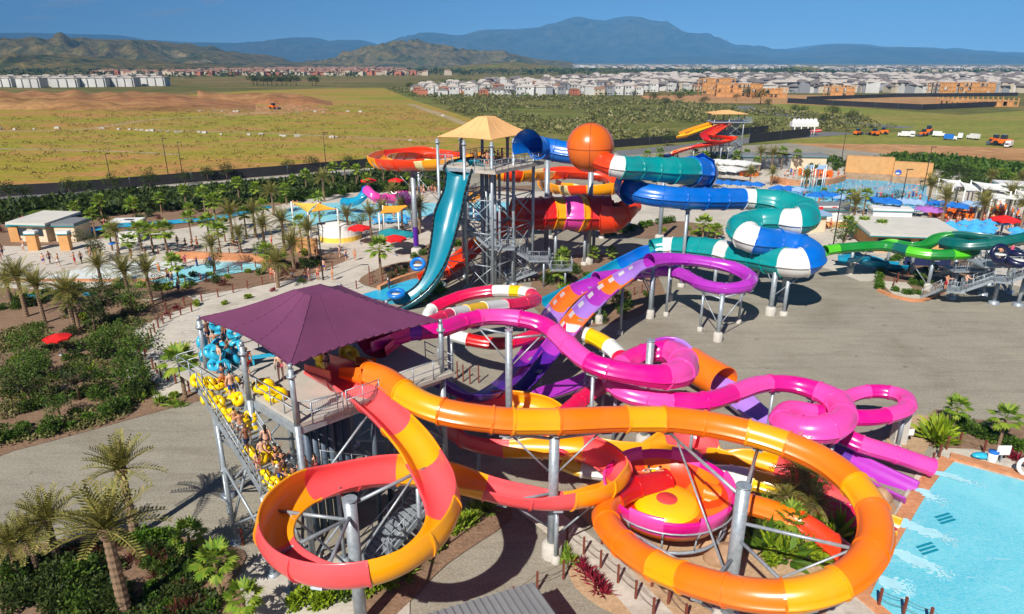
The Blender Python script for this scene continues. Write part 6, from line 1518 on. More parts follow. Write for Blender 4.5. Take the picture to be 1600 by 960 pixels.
def make_person(pose, skin, hair, shorts, top=None, long_hair=False, kind='shorts', sub=1):
    J, E = body_skeleton(POSES[pose]); root_ = sub_skin(J, E, list(J), 1, sub, 'body', root='pel')
    zmin = min(v.co.z for v in root_.vertices)
    root_.materials.append(M_[skin]); o = bpy.data.objects.new('person', root_); COL.objects.link(o); tag(o, 'x', 'person'); ORG[o.name] = Vector((0, 0, 0))
    def add(nm_, me, m):
        me.materials.append(M_[m]); c = bpy.data.objects.new(nm_, me); COL.objects.link(c); c.parent = o
        return c
    mid = {'kn' + n: Vector(J['hi' + n][0]).lerp(Vector(J['kn' + n][0]), .78 if kind == 'shorts' else .12) for n in 'lr'}
    names = ['pel', 'hil', 'hir', 'knl', 'knr']; J2 = dict(J)
    for n in 'lr': J2['kn' + n] = (J['kn' + n][0], .088 if kind == 'shorts' else .1)
    J2['pel'] = ((0, 0, 1.0), J['pel'][1])
    add('shorts', sub_skin(J2, E, names, 1.13, 1, 'shorts', mid, 'pel'), shorts)
    if top:
        nm2 = ['spi', 'che', 'shl', 'shr', 'ell', 'elr'] if top[0] == 's' else ['spi', 'che']
        ov = {'el' + n: Vector(J['sh' + n][0]).lerp(Vector(J['el' + n][0]), .55) for n in 'lr'}; J3 = dict(J)
        for n in 'lr': J3['el' + n] = (J['el' + n][0], .052)
        J3['spi'] = ((0, .01, 1.08 if top[0] == 's' else 1.22), J['spi'][1])
        add('shirt' if top[0] == 's' else 'swim_top', sub_skin(J3, E, nm2, 1.12, 1, 'top', ov, 'spi'), top[1])
    b = MB(); hp = Vector((0, -.018, 1.655)); k0 = len(b.v)
    rows = []
    for i in range(7):
        a = R(8 + 92 * i / 6); rows.append([hp + Vector((.094 * math.sin(a) * math.cos(2 * math.pi * k / 12), .112 * math.sin(a) * math.sin(2 * math.pi * k / 12), .095 * math.cos(a) - (.03 if i == 6 and math.sin(2 * math.pi * k / 12) < .3 else 0))) for k in range(12)])
    b.rows(rows, closed=True); b.poly(rows[0][::-1])
    if long_hair: b.rows([[hp + Vector((.085 * math.cos(R(200 + 14 * k)), .1 * math.sin(R(200 + 14 * k)), -.05 - .17 * j)) for k in range(11)] for j in range(3)])
    hb = b.build('hair', M_[hair], o)
    for c in [o] + list(o.children):
        c.data.transform(Matrix.Translation((0, 0, -zmin)))
    return o
PD = [  # description, arguments
 ('shirtless man in blue shorts', ('stand', 'skin3', 'hair1', 'c_blue')), ('man in slate shirt and orange shorts', ('climb', 'skin1', 'hair1', 'c_orange', ('s', 'c_slate'))),
 ('shirtless boy in white shorts', ('climb', 'skin1', 'hair1', 'c_white')), ('woman in a black two piece', ('walk', 'skin3', 'hair1', 'c_black', ('t', 'c_black'), True, 'brief')),
 ('person in black shirt and black shorts', ('climb', 'skin1', 'hair1', 'c_black', ('s', 'c_black'))), ('girl in an orange bikini', ('stand', 'skin1', 'hair3', 'c_orange', ('t', 'c_orange'), True, 'brief')),
 ('lifeguard in red shirt and red shorts', ('walk', 'skin1', 'hair2', 'c_red', ('s', 'c_red'))), ('girl in pink swimwear', ('stand', 'skin3', 'hair1', 'c_pink', ('t', 'c_pink'), True, 'brief')),
 ('shirtless man in red shorts', ('hold', 'skin1', 'hair1', 'c_red')), ('person in teal shirt and navy shorts', ('walk', 'skin2', 'hair1', 'c_navy', ('s', 'c_teal'))),
 ('shirtless man in navy trunks', ('walk', 'skin2', 'hair2', 'c_navy')), ('person in white shirt and blue shorts', ('stand', 'skin2', 'hair1', 'c_blue', ('s', 'c_white'))),
]
PP = [make_person(*a) for _, a in PD]; pused = set()
def person(k, loc, rz, where, sc=1.0, group=None):
    o = PP[k]
    if k in pused: o = dup(o)
    pused.add(k); o.location = loc; o.rotation_euler = (0, 0, rz); o.scale = (sc,) * 3
    o['label'] = f'{PD[k][0]} {where}'; o['group'] = group or 'guests in the park'; return o
def on_stairs(px, py, dz=0):
    h = 8.0
    for _ in range(90):
        q = P(px, py, h + dz); s = (q - Lp).dot(u1) if True else 0
        s = (Vector((q.x, q.y, 0)) - Vector((Lp.x, Lp.y, 0))).dot(u1); t = DH if s < 2.6 else 5.0 if s > 8.4 else DH + (5.0 - DH) * (s - 2.6) / 5.8
        h += (t - h) * .25
    o = (Vector((q.x, q.y, 0)) - Vector((Lp.x, Lp.y, 0))).dot(n1); s = max(.3, min(9.9, s)); o = max(-1.3 if s > 8.4 else .3, min(1.35, o))
    t = DH if s < 2.6 else 5.0 if s > 8.4 else DH + (5.0 - DH) * (s - 2.6) / 5.8
    return S1p(s, o, t)
aim_up = math.atan2(-u1.y, -u1.x) - math.pi / 2      # facing up the flight
GS = 'guests queueing on the stairs'
for k, px, py, w, sc in [(1, 351, 612, 'beside the topmost yellow float', 1.0), (0, 367, 622, 'near the stair top holding a float', .98), (2, 370, 676, 'under the blue capped rider on the stairs', .85), (2, 378, 683, 'against the outer stair rail', .9), (10, 388, 706, 'pushing a yellow float up mid stairs', .95),
    (3, 421, 707, 'climbing the middle of the stairs', 1.0), (4, 434, 735, 'climbing behind the woman in black', .95), (4, 453, 742, 'carrying the lowest upright float', .98), (4, 461, 772, 'at the lower stair landing gate', 1.0), (7, 405, 740, 'by the outer rail with a float', .8), (5, 479, 752, 'on the lower landing', .85), (7, 494, 742, 'on the lower landing between floats', .75), (0, 412, 726, 'beside a turquoise bag on the stairs', .9), (11, 441, 760, 'behind a float on the lower stairs', .95)]:
    person(k, on_stairs(px, py), aim_up + rnd.uniform(-.3, .3), w, sc, GS)
GD_ = 'guests on the canopy deck'
for k, px, py, w, rz in [(8, 339, 558, 'between the cyan floats', .4), (10, 327, 538, 'leaning by the deck corner post', 1), (7, 341, 530, 'seated among cyan floats', 2), (9, 352, 536, 'under the canopy edge by cyan floats', 3), (3, 354, 566, 'standing with the cyan floats', .5), (0, 346, 580, 'at the stair head near the cyan floats', 2.5), (10, 359, 575, 'bending over floats at the stair head', 1.2),
    (6, 389, 586, 'watching the queue on the deck', 1.0), (7, 440, 594, 'standing in sun at the deck edge', 3.6), (3, 511, 585, 'holding a yellow float under the canopy', .6), (0, 541, 580, 'carrying a yellow float to the slide', 5.4)]:
    person(k, P(px, py, DH), rz, w, 1, GD_)
# people on walks: (px, py, kind)
GW = 'guests walking on the plaza'
for i, (k, px, py, w) in enumerate([(8, 425, 384, 'near the lawn island of the promenade'), (4, 470, 402, 'pushing along the promenade'), (10, 493, 400, 'beside the person in black on the promenade'), (7, 531, 402, 'leading three walkers on the promenade'), (0, 541, 407, 'second of three walkers on the promenade'), (5, 555, 407, 'last of three walkers on the promenade'),
    (6, 425, 436, 'by the lamp post on the promenade'), (3, 431, 439, 'next to the lamp post on the promenade'), (2, 458, 437, 'left of the promenade group'), (10, 478, 440, 'in the promenade group'), (7, 484, 439, 'in the promenade group'), (0, 506, 424, 'behind the promenade group'), (8, 497, 437, 'walking ahead in the promenade group'), (5, 520, 438, 'at the end of the promenade group'), (11, 608, 452, 'alone by the landing pool wall'),
    (9, 5, 400, 'at the plaza edge by the changing rooms'), (7, 2, 408, 'in pink at the plaza edge'), (2, 38, 392, 'standing by the kiosk planter'), (0, 69, 414, 'on the open plaza before the splash beach'), (10, 79, 412, 'walking beside another on the open plaza'), (2, 93, 416, 'small on the open plaza'), (8, 118, 414, 'near the beach edge of the splash pool'), (10, 128, 411, 'near the beach edge with a friend'),
    (7, 141, 402, 'in the crowd by the splash pool'), (6, 145, 401, 'in the crowd by the splash pool'), (11, 150, 397, 'in the crowd by the splash pool'), (9, 148, 407, 'in front of the splash pool crowd'), (7, 152, 412, 'nearest in the splash pool crowd'), (4, 156, 399, 'behind the splash pool crowd'), (9, 33, 353, 'queueing beside the kiosk roof'), (6, 38, 351, 'queueing beside the kiosk roof'), (7, 43, 353, 'queueing beside the kiosk roof'), (11, 47, 354, 'last in the kiosk queue'),
    (10, 278, 384, 'on the walk by the river palms'), (4, 291, 390, 'in dark clothes on the river walk'), (4, 301, 392, 'second in dark clothes on the river walk'), (8, 309, 388, 'strolling on the river walk'), (4, 365, 390, 'under the green shade frame'), (4, 372, 392, 'next under the green shade frame'),
    (6, 1288, 358, 'under the gate at the white building'), (8, 1297, 357, 'under the gate at the white building'), (11, 280, 459, 'at the lower splash pool fence'), (10, 263, 440, 'at the lower splash pool corner'), (0, 270, 444, 'leaving the lower splash pool corner')]):
    person(k, P(px, py, .06), rnd.uniform(0, 6.28), w, rnd.uniform(.92, 1.04), GW)
for i in range(16):
    px, py = 660 + rnd.uniform(-8, 26), 300 + rnd.uniform(-6, 9); k = rnd.choice((5, 8, 7, 0, 2, 10)); person(k, P(px, py, .06), rnd.uniform(0, 6.28), 'in the crowd of the children pool deck', .95, 'crowd at the children pool: ' + PD[k][0])
for i in range(16):
    px, py = rnd.uniform(455, 640), rnd.uniform(322, 345); k = rnd.choice((5, 8, 7, 0, 2, 10, 9)); person(k, P(px, py, -.5), rnd.uniform(0, 6.28), 'wading in the children pool', .95, 'waders in the children pool: ' + PD[k][0])
for i in range(12):
    q = T2(rnd.uniform(2.5, La - .6), rnd.uniform(.6, 5), D2); k = rnd.choice((4, 9, 7, 0, 10, 4)); person(k, q, rnd.uniform(0, 6.28), 'waiting under the tan canopy', 1, 'riders under the tan canopy: ' + PD[k][0])
# simple whole figure for the pools, ten pixels and less
def swimmer_mesh(k):
    J, E = body_skeleton(POSES['hold'], False); me = sub_skin(J, E, list(J), 1, 0, 'swimmer', root='pel'); ms = [('skin1', 'skin2', 'skin3')[k % 3], ('c_red', 'c_blue', 'c_black', 'c_pink', 'c_white', 'c_orange', 'c_navy')[k % 7], ('hair1', 'hair2')[k % 2]]
    for m in ms: me.materials.append(M_[m])
    for p in me.polygons:
        z = p.center.z; p.material_index = 2 if z > 1.64 else 1 if (.62 < z < 1.02 or (k % 2 and 1.0 < z < 1.4 and abs(p.center.x) < .2)) else 0
    return me
SWM = [swimmer_mesh(k) for k in range(7)]
def swimmer(k, loc, label, group):
    o = bpy.data.objects.new('person', SWM[k % 7]); COL.objects.link(o); o.location = loc; o.rotation_euler.z = rnd.uniform(0, 6.28); return tag(o, label, 'person', group)
for i in range(80):
    t = rnd.random(); px = rnd.uniform(1285, 1440); py = rnd.uniform(288, 308)
    swimmer(i, P(px, py, -1.3), 'bather standing chest deep in the wave pool', 'bathers in the wave pool')
for i in range(16): swimmer(i, P(rnd.uniform(1240, 1440), rnd.uniform(309, 320), -.2), 'bather in the shallow rim of the wave pool', 'bathers in the wave pool shallows')
for px, py, w in ((309, 421, 'in dark shorts standing far out'), (290, 416, 'by the orange wall'), (265, 440, 'at the near steps'), (330, 418, 'towards the narrow end'), (250, 430, 'on the white beach rim')): swimmer(int(px), P(px, py, -.35), 'bather in the small splash pool ' + w, 'bathers in the splash pool')
for i in range(9): swimmer(i, P(rnd.uniform(150, 400), 0, 0) if False else P(*rnd.choice(((318, 347), (330, 345), (372, 336), (165, 357), (690, 452), (676, 455), (668, 457), (682, 450), (660, 460))), -.6), 'bather drifting in a narrow channel pool', 'bathers in the channel pools')
for i in range(46):
    px, py = (rnd.uniform(1455, 1590), rnd.uniform(326, 340)) if i % 2 else (rnd.uniform(1450, 1600), rnd.uniform(350, 366)); swimmer(i, P(px, py, .05), 'guest among the tables and parasols by the wave pool', 'guests at the parasol tables')
for i in range(14): swimmer(i, P(rnd.uniform(1225, 1310), rnd.uniform(272, 280), .05), 'guest on the cabana terrace by the wave pool', 'guests on the cabana terrace')
for px, py, w in ((1477, 453, 'on the first landing of the stair bridge in violet'), (1507, 452, 'on the first landing of the stair bridge beside the steps')): swimmer(int(px), P(px, py, 1.75), 'guest ' + w, 'guests on the stair bridge')
for px, py, w in ((1560, 408, 'at the black float on the upper platform'), (1567, 409, 'second at the black float on the upper platform'), (1578, 404, 'farther along the upper platform')): swimmer(int(px), P(px, py, 4.7), 'guest ' + w, 'guests on the stair bridge')
# ---------- floats ----------
def make_double(m, r=.36):
    root = thing('double_float', 'x', 'float', (0, 0, 0)); b = MB()
    # one skin: figure of eight from two welded rings
    n = 26; k = 10; R1 = .37; d = .62
    for s in (-1, 1):
        b.torus((0, s * d * .92, 0), R1, .25, None, n, k)
    b.box((0, 0, 0), (.5, .34, .34)); b.build('ring', M_[m], root)
    for i, (x, y) in enumerate(((.42, .75), (-.42, .75), (.42, -.45), (-.42, -.45))):
        h = MB(); h.torus((x, y, .21), .09, .022, Matrix.Rotation(R(90), 3, 'X'), 8, 5); h.build('handle', M_['black'], root)
    return root
FLY, FLC = make_double('yellow_vinyl'), make_double('cyan_vinyl'); fl_used = set()
def float_at(proto, loc, rot, label, group, sc=1.0):
    o = proto if proto.name not in fl_used else dup(proto); fl_used.add(proto.name); o.location = loc; o.rotation_euler = rot; o.scale = (sc,) * 3; o['label'] = label; o['group'] = group
for px, py, rx, rz, w in [(314, 583, 88, .75, 'leaning on the outer rail at the stair top'), (328, 612, 80, .7, 'second on the outer rail below the stair top'), (352, 583, 40, 2.3, 'tipped over at the stair head'), (377, 600, 80, .5, 'held upright by the man in blue shorts'), (351, 632, 84, .7, 'on the outer rail beside the blue cap'), (398, 645, 70, 2.5, 'standing as a clear figure eight mid stairs'), (396, 697, 84, .6, 'pushed by the bare backed climber'), (432, 691, 80, .5, 'carried beside the woman in black'),
    (456, 725, 75, .5, 'leaning on the inner rail low on the stairs'), (418, 737, 80, .9, 'with round holes by the outer rail'), (444, 757, 84, .5, 'at the lower gate of the stairs'), (478, 733, 60, 1.8, 'held by the orange bikini girl')]:
    q = on_stairs(px, py, .75); float_at(FLY, q + Vector((0, 0, .2)), ((R(88), 0, .2) if rx == 70 else (-.32 if rx > 75 else 0, {88: 1.25, 80: 1.05, 84: 1.35}.get(rx, .4), -2.32 + rnd.uniform(-.12, .12) + (0 if rx > 65 else 1.2))), 'yellow double float ' + w, 'yellow double floats on the stairs', .68)
for px, py, rx, rz, w in [(421, 610, 8, .9, 'lying flat on the deck in the sun'), (500, 562, 70, 2.4, 'lifted under the canopy by a rider'), (555, 566, 40, 1.0, 'carried toward the orange tube mouth')]:
    float_at(FLY, P(px, py, DH + (.3 if rx < 10 else .7)), (R(rx), 0, rz), 'yellow double float ' + w, 'yellow double floats on the deck')
for px, py, rx, rz, w in [(318, 545, 88, 1.5, 'upright behind the deck corner post'), (340, 518, 85, .4, 'arched behind the people on the deck'), (334, 560, 50, .6, 'leaning toward the stair head'), (349, 548, 40, 1.0, 'in the middle of the cyan heap'), (368, 532, 84, .3, 'upright at the canopy edge'), (380, 553, 80, 2.0, 'by the middle post on the deck'), (345, 562, 60, .9, 'lowest of the cyan heap'), (360, 552, 60, 2.2, 'between two standing people')]:
    float_at(FLC, P(px, py, DH + .75), (R(rx), 0, rz), 'cyan double float ' + w, 'cyan double floats on the deck', .75)
b = MB(); q = P(417, 567, DH + .05); b.box(q + Vector((0, 0, .45)), (1.9, .3, .12), .35); b.box(q + Vector((-.7, -.2, .22)), (.1, .3, .44), .35); b.box(q + Vector((.7, .2, .22)), (.1, .3, .44), .35)
tag(b.build('bench', M_['cyan_vinyl']), 'low cyan bench on the sunny canopy deck', 'bench')
def raft(px, py, h, rad, m, label, tilt=0, riders=0):
    c = P(px, py, h); root = thing('round_raft', label, 'raft', c); M = Matrix.Rotation(tilt, 3, 'X'); b = MB(); b.torus(c, rad, rad * .32, M, 24, 8); b.build('ring', M_[m], root)
    b = MB(); b.lathe(c, [(0.01, -.1), (rad * .8, -.1), (rad * .8, -.05), (0.01, -.05)], 16); b.build('floor', M_['white'], root)
raft(653, 413, 3.4, .72, 'blue_vinyl', 'blue ring raft with white floor sliding down the steep teal drop', .7); raft(619, 459, 1.35, .8, 'blue_vinyl', 'blue ring raft with white floor at the teal drop runout', .2)
raft(1022, 748, 2.3, .5, 'yellow_vinyl', 'yellow ring float swirling at the back of the bowl', .3)
raft(1562, 396, 6.4, .8, 'black' if False else 'navy_vinyl', 'dark ring float held upright on the upper platform', 1.4); raft(1590, 405, 5.6, 1.2, 'navy_vinyl', 'large dark raft at the upper platform end', .3)
for dx, k in ((-.35, 4), (.35, 8)): person(k, P(1022, 748, 2.3) + Vector((dx, .1, -.75)), 2.8 + dx, 'riding the yellow ring in the bowl', .9, 'bowl riders')
# ---------- parasols and shade ----------
def make_parasol(m, rad=1.5, h=2.5, n=8, sq=False):
    root = thing('parasol', 'x', 'parasol', (0, 0, 0)); b = MB(); b.tube((0, 0, 0), (0, 0, h + .3), .04, n=6); b.lathe((0, 0, 0), [(.3, 0), (.3, .1), (0, .12)], 10); b.build('pole', M_['steel'], root)
    b = MB(); N = 4 if sq else n; tip = Vector((0, 0, h + .55)); rim = [Vector((rad * math.cos(2 * math.pi * (i + .5) / N), rad * math.sin(2 * math.pi * (i + .5) / N), h)) for i in range(N)]
    for i in range(N):
        a, c = rim[i], rim[(i + 1) % N]; mdl = (a + c) / 2 * .97; mdl.z = h + .06
        b.poly([a, mdl, tip]); b.poly([mdl, c, tip]); b.poly([tip - Vector((0, 0, .05)), c - Vector((0, 0, .05)), mdl - Vector((0, 0, .05)), a - Vector((0, 0, .05))]); b.poly([a - Vector((0, 0, .25)), mdl - Vector((0, 0, .2)), mdl, a]); b.poly([mdl - Vector((0, 0, .2)), c - Vector((0, 0, .25)), c, mdl])
    b.build('canopy', M_[m], root); return root
PAR = {'red': make_parasol('red_cloth', 1.7), 'teal': make_parasol('teal_cloth', 1.8), 'sky': make_parasol('sky_cloth', 1.15), 'blue': make_parasol('blue_cloth', 1.75, 2.5, sq=True), 'pale': make_parasol('pale_cloth', 1.75, 2.5, sq=True), 'lilac': make_parasol('lilac_cloth', 2.4), 'white': make_parasol('white_cloth', 3.4, 2.7, sq=True)}; par_used = set()
def parasol(k, px, py, label, group=None, sc=1):
    o = PAR[k] if k not in par_used else dup(PAR[k]); par_used.add(k); o.location = P(px, py + (15 if k in ('blue', 'pale', 'sky') and py > 280 else 5), 0); o.rotation_euler.z = rnd.uniform(0, 1.5) if k not in ('blue', 'pale', 'white') else rnd.uniform(.6, 1.0); o.scale = (sc,) * 3; o['label'] = label; o['group'] = group or 'parasols'
parasol('red', 563, 377, 'red parasol beside the white wedge building'); parasol('red', 618, 395, 'red parasol in front of two teal ones'); parasol('teal', 612, 384, 'teal parasol left of its deeper teal neighbour'); parasol('teal', 632, 388, 'deeper teal parasol right of its neighbour')
parasol('red', 577, 296, 'red parasol behind the blue kid slide'); parasol('red', 620, 296, 'orange red parasol behind the pink kid lanes'); parasol('blue', 180, 377, 'blue parasol next to the white kiosk canopy', None, .45); parasol('red', 96, 550, 'bright red parasol hidden among the left bed shrubs', None, .7)
parasol('lilac', 1449, 345, 'lilac parasol near the tan feather palm at the tables'); parasol('red', 1563, 368, 'red parasol in the middle of sky blue ones', None, 1.2)
for i, (px, py) in enumerate([(1462, 362), (1480, 361), (1502, 359), (1520, 358), (1542, 357), (1560, 358), (1483, 367), (1498, 369), (1518, 367), (1540, 366), (1582, 371), (1585, 379), (1597, 384), (1475, 370), (1536, 372), (1515, 372)]):
    parasol('sky', px, py, f'sky blue scalloped parasol in the table cluster, {ORD[i % 8]} of the {"rear" if i < 8 else "front"} line', 'sky blue parasols')
for i, (px, py, k) in enumerate([(1213, 300, 'blue'), (1228, 301, 'blue'), (1245, 303, 'pale'), (1272, 312, 'blue'), (1284, 310, 'blue'), (1298, 313, 'blue'), (1315, 316, 'pale'), (1332, 315, 'pale'), (1362, 320, 'blue'), (1372, 322, 'blue'), (1384, 321, 'blue'), (1392, 324, 'blue'), (1405, 322, 'pale'), (1418, 324, 'pale'), (1430, 325, 'pale'), (1455, 326, 'blue'), (1468, 327, 'blue'), (1482, 329, 'blue'), (1495, 331, 'blue'), (1508, 327, 'pale'), (1522, 328, 'pale'), (1150, 292, 'blue'), (1165, 293, 'blue'), (1180, 294, 'blue'), (1120, 290, 'blue'), (1135, 291, 'blue')]):
    parasol(k, px, py, f'{"deep" if k == "blue" else "pale"} blue square parasol along the wave pool beach, {ORD[i]} in the line' if i < 20 else f'deep blue square parasol among the far white tents, {ORD[i - 20]} in the line', 'square beach parasols', 1.05)
for i, (px, py) in enumerate([(1105, 268), (1120, 268), (1135, 269), (1150, 270), (1160, 271), (1125, 280), (1140, 281), (1112, 279)]): parasol('white', px, py, f'white square tent near the far racer tower, {ORD[i]} of the tent rows', 'white tents', 1.15)
def sail(label, pts, m, h0=3.2, sagk=.14):
    W = [P(x, y, h) for x, y, h in pts]; root = thing('shade_sail', label, 'shade sail', flat(sum(W, Vector()) / len(W), 0)); c = sum(W, Vector()) / len(W); b = MB(); n = 8; k = len(W)
    for i in range(k):
        a, d = W[i], W[(i + 1) % k]; rows = []
        for j in range(n + 1):
            t = j / n; e = a.lerp(d, t).lerp(c, sagk * 4 * t * (1 - t)); rows.append([e.lerp(c, q / 4) - Vector((0, 0, .15 * math.sin(math.pi * q / 8))) for q in range(5)])
        b.rows(rows); b.rows([[p - Vector((0, 0, .04)) for p in r] for r in rows][::-1])
    b.build('cloth', M_[m], root)
    for p in W: b = MB(); b.tube(flat(p, 0), flat(p, p.z + .1), .12, n=8); b.build('post', M_['white'], root)
sail('yellow triangular shade sail at the children pool edge', [(455, 316, 5.2), (497, 318, 5.0), (481, 333, 4.9)], 'yellow_cloth'); sail('orange shade sail overlapping the yellow one', [(497, 317, 5.2), (527, 327, 5.1), (483, 332, 4.6)], 'orange_cloth'); sail('orange shade sail in front of the pink kid lanes', [(598, 322, 4.8), (642, 320, 4.8), (622, 333, 4.5), (592, 334, 4.4)], 'orange_cloth'); sail('amber shade sail behind the tan canopy tower', [(690, 300, 5), (770, 298, 5), (740, 318, 4.7)], 'orange_cloth')
for i, pts in enumerate([[(1468, 279, 5), (1500, 282, 5.2), (1522, 294, 4.6), (1490, 292, 4.6)], [(1498, 284, 5), (1534, 289, 5.2), (1550, 303, 4.6), (1508, 298, 4.6)], [(1518, 283, 5.6), (1562, 288, 5.8), (1580, 300, 5.2), (1535, 296, 5.2)], [(1548, 298, 4.8), (1584, 300, 4.8), (1592, 313, 4.3), (1550, 311, 4.3)], [(1588, 297, 5.4), (1640, 303, 5.4), (1650, 320, 4.8), (1590, 311, 4.8)]]): sail(f'white tilted shade sail on the slope right of the wave pool, {ORD[i]} of five', pts, 'white_cloth')
for i, (x, y) in enumerate(((1262, 262), (1282, 262))): sail('%s blue square shade on the cabana terrace' % ('pale' if i == 0 else 'second pale'), [(x - 7, y + 3, 4.2), (x + 6, y + 3, 4.2), (x + 10, y - 4, 4.8), (x - 2, y - 4, 4.8)], 'pale_cloth', sagk=.03)
# ---------- fences ----------
def rope_fence(label, pts, n, h=1.05, kind='rope'):
    q = [P(x, y, 0) for x, y in smooth(pts, 6, False)]; L = [0]
    for a, c in zip(q, q[1:]): L.append(L[-1] + (c - a).length)
    def at(s):
        for i in range(len(q) - 1):
            if L[i + 1] >= s: return q[i].lerp(q[i + 1], (s - L[i]) / max(1e-6, L[i + 1] - L[i]))
        return q[-1]
    root = thing('rope_fence', label, 'fence', q[0]); ps = [at(L[-1] * i / (n - 1)) for i in range(n)]
    for p in ps: b = MB(); b.box(p + Vector((0, 0, h / 2)), (.11, .11, h)); b.build('post', M_['wood_rust'], root)
    b = MB()
    for a, c in zip(ps, ps[1:]):
        for z in (h * .88, h * .5):
            m = [a.lerp(c, t / 4) + Vector((0, 0, z - .1 * (1 - (t / 2 - 1) ** 2))) for t in range(5)]; b.pipe(m, .016, 4)
    b.build('rope', M_['rope'], root)
    return root
rope_fence('rope fence with rust brown posts curving up beside the canopy path', [(228, 560), (232, 540), (243, 520), (262, 502), (300, 488)], 11); rope_fence('rope fence with rust brown posts on the bed side of the canopy path', [(240, 578), (254, 592), (270, 598), (285, 605), (296, 612)], 7); rope_fence('rope fence with rust brown posts along the upper promenade bank', [(260, 485), (330, 468), (400, 448), (470, 432), (520, 420)], 12)
rope_fence('rope fence with rust brown posts behind the splash pool wall', [(185, 402), (240, 398), (290, 398), (340, 398), (392, 402)], 12); rope_fence('rope fence with rust brown posts on the near splash pool bank', [(290, 444), (330, 436), (370, 426), (400, 420)], 6); rope_fence('rope fence with rust brown posts along the landing pool', [(535, 458), (570, 448), (610, 436), (660, 424), (700, 415)], 9); rope_fence('rope fence with rust brown posts round the palm island', [(577, 428), (580, 440), (598, 446), (620, 432)], 6)
rope_fence('rope fence with rust brown posts on the far side of the diagonal path', [(886, 848), (912, 868), (945, 895), (985, 930), (1020, 965)], 6, 1.2); rope_fence('rope fence with rust brown posts on the near side of the diagonal path', [(940, 850), (970, 875), (1000, 902), (1030, 930), (1070, 975)], 6, 1.2); rope_fence('rope fence with rust brown posts crossing the gravel to the roof', [(880, 905), (845, 920), (802, 948)], 3, 1.2)
rope_fence('rope fence with rust brown posts in front of the deck opening', [(702, 590), (715, 592), (732, 600), (748, 598)], 5, 1.6); rope_fence('rope fence with rust brown posts at the near pool planter', [(1455, 730), (1487, 697), (1510, 703), (1536, 710)], 5, 1.1); rope_fence('rope fence with rust brown posts on the lower concrete path', [(380, 852), (410, 838), (418, 800)], 3, 1.1); rope_fence('rope fence with rust brown posts at the near pool corner', [(1372, 950), (1430, 972), (1490, 1000)], 4, 1.2); rope_fence('rope fence with rust brown posts in the checkered flume planter', [(963, 470), (985, 464), (1005, 458), (1015, 470)], 6); rope_fence('rope fence with rust brown posts in the stair foot planter', [(1395, 450), (1405, 440), (1418, 432)], 4, 1.4)
def screen_fence(label, pts, h, m='blackscreen', n=None):
    q = [P(x, y, 0) for x, y in pts]; root = thing('screen_fence', label, 'fence', q[0]); b = MB()
    for a, c in zip(q, q[1:]): b.bar(flat(a, h / 2), flat(c, h / 2), .06, h)
    b.build('screen', M_[m], root)
    for a, c in zip(q, q[1:]):
        k = max(1, int((c - a).length / 12))
        for i in range(k): b = MB(); w_ = a.lerp(c, i / k); b.tube(w_, flat(w_, h + .2), .07, n=5); b.build('post', M_['steel_dark'], root)
screen_fence('long black mesh screen between the field and the left road', [(-80, 312), (100, 302), (300, 285), (450, 273), (592, 260)], 2.2); screen_fence('black mesh screen behind the far racer tower', [(955, 231), (1070, 222), (1200, 206)], 2.4); screen_fence('black mesh screen beside the brown field', [(1170, 224), (1265, 214)], 3.0); screen_fence('black silt fence round the graded building site', [(1230, 161), (1300, 165), (1440, 172), (1580, 166)], 3.0); screen_fence('black silt fence along the rear of the building site', [(1260, 157), (1400, 152), (1590, 150)], 2.5)
b = MB(); a, c = P(462, 394, 0), P(497, 397, 0); root = thing('board_fence', 'tan upright board fence screening a plant room', 'fence', a); b.bar(flat(a, 1.1), flat(c, 1.1), .1, 2.2); b.build('board_panel', M_['timber'], root); b = MB()
for t in (0, .33, .66, 1): p = a.lerp(c, t); b.box(flat(p, 1.2) + Vector((0, -.12, 0)), (.14, .14, 2.4))
b.build('post', M_['wood_rust'], root)
# ---------- buildings and kiosks ----------
def hut(label, px, py, w, d, h, wm, rm, rz=0, over=.8, base=None, win=0, slope=0, name='kiosk', cat='kiosk'):
    q = P(px, py, 0); root = thing(name, label, cat, q); M = Matrix.Rotation(rz, 3, 'Z'); b = MB(); b.box(q + Vector((0, 0, h / 2)), (w, d, h), rz); b.build('wall', M_[wm], root)
    b = MB(); Mr = M @ Matrix.Rotation(slope, 3, 'X'); b.box(q + Vector((0, 0, h + .25)), (w + over * 2, d + over * 2, .35), M=Mr); b.build('roof', M_[rm], root)
    b = MB(); b.box(q + Vector((0, 0, h + .02)), (w + over * 2 + .1, d + over * 2 + .1, .12), M=Mr); b.build('fascia', M_['teal_cloth'], root)
    if base: b = MB(); b.box(q + Vector((0, 0, .5)), (w + .12, d + .12, 1.0), rz); b.build('plinth', M_[base], root)
    for i in range(win): b = MB(); b.box(q + M @ Vector((-w / 2 + w * (i + .5) / win, -d / 2 - .03, h * .55)), (w / win * .6, .1, h * .4), rz); b.build('window', M_['glass'], root)
    return q, root
hut('low changing room block with a flat pale roof at the left plaza', 76, 370, 5.2, 6.4, 2.7, 'cream', 'roof_white', -.12, .6, None, 2, .03, 'kiosk', 'kiosk'); hut('dark shaded store next to the pale changing room roof', 117, 373, 3.0, 4, 2.4, 'cream', 'roof_grey', 0, .2, None, 1)
for i, (x, y) in enumerate(((27, 377), (55, 391), (105, 391))): hut(['farther', 'middle', 'nearest'][i] + ' white shower booth with brown sides at the left plaza', x, y, 1.3, .9, 2.4, 'sandstone', 'white', .1, .1, None, 0)
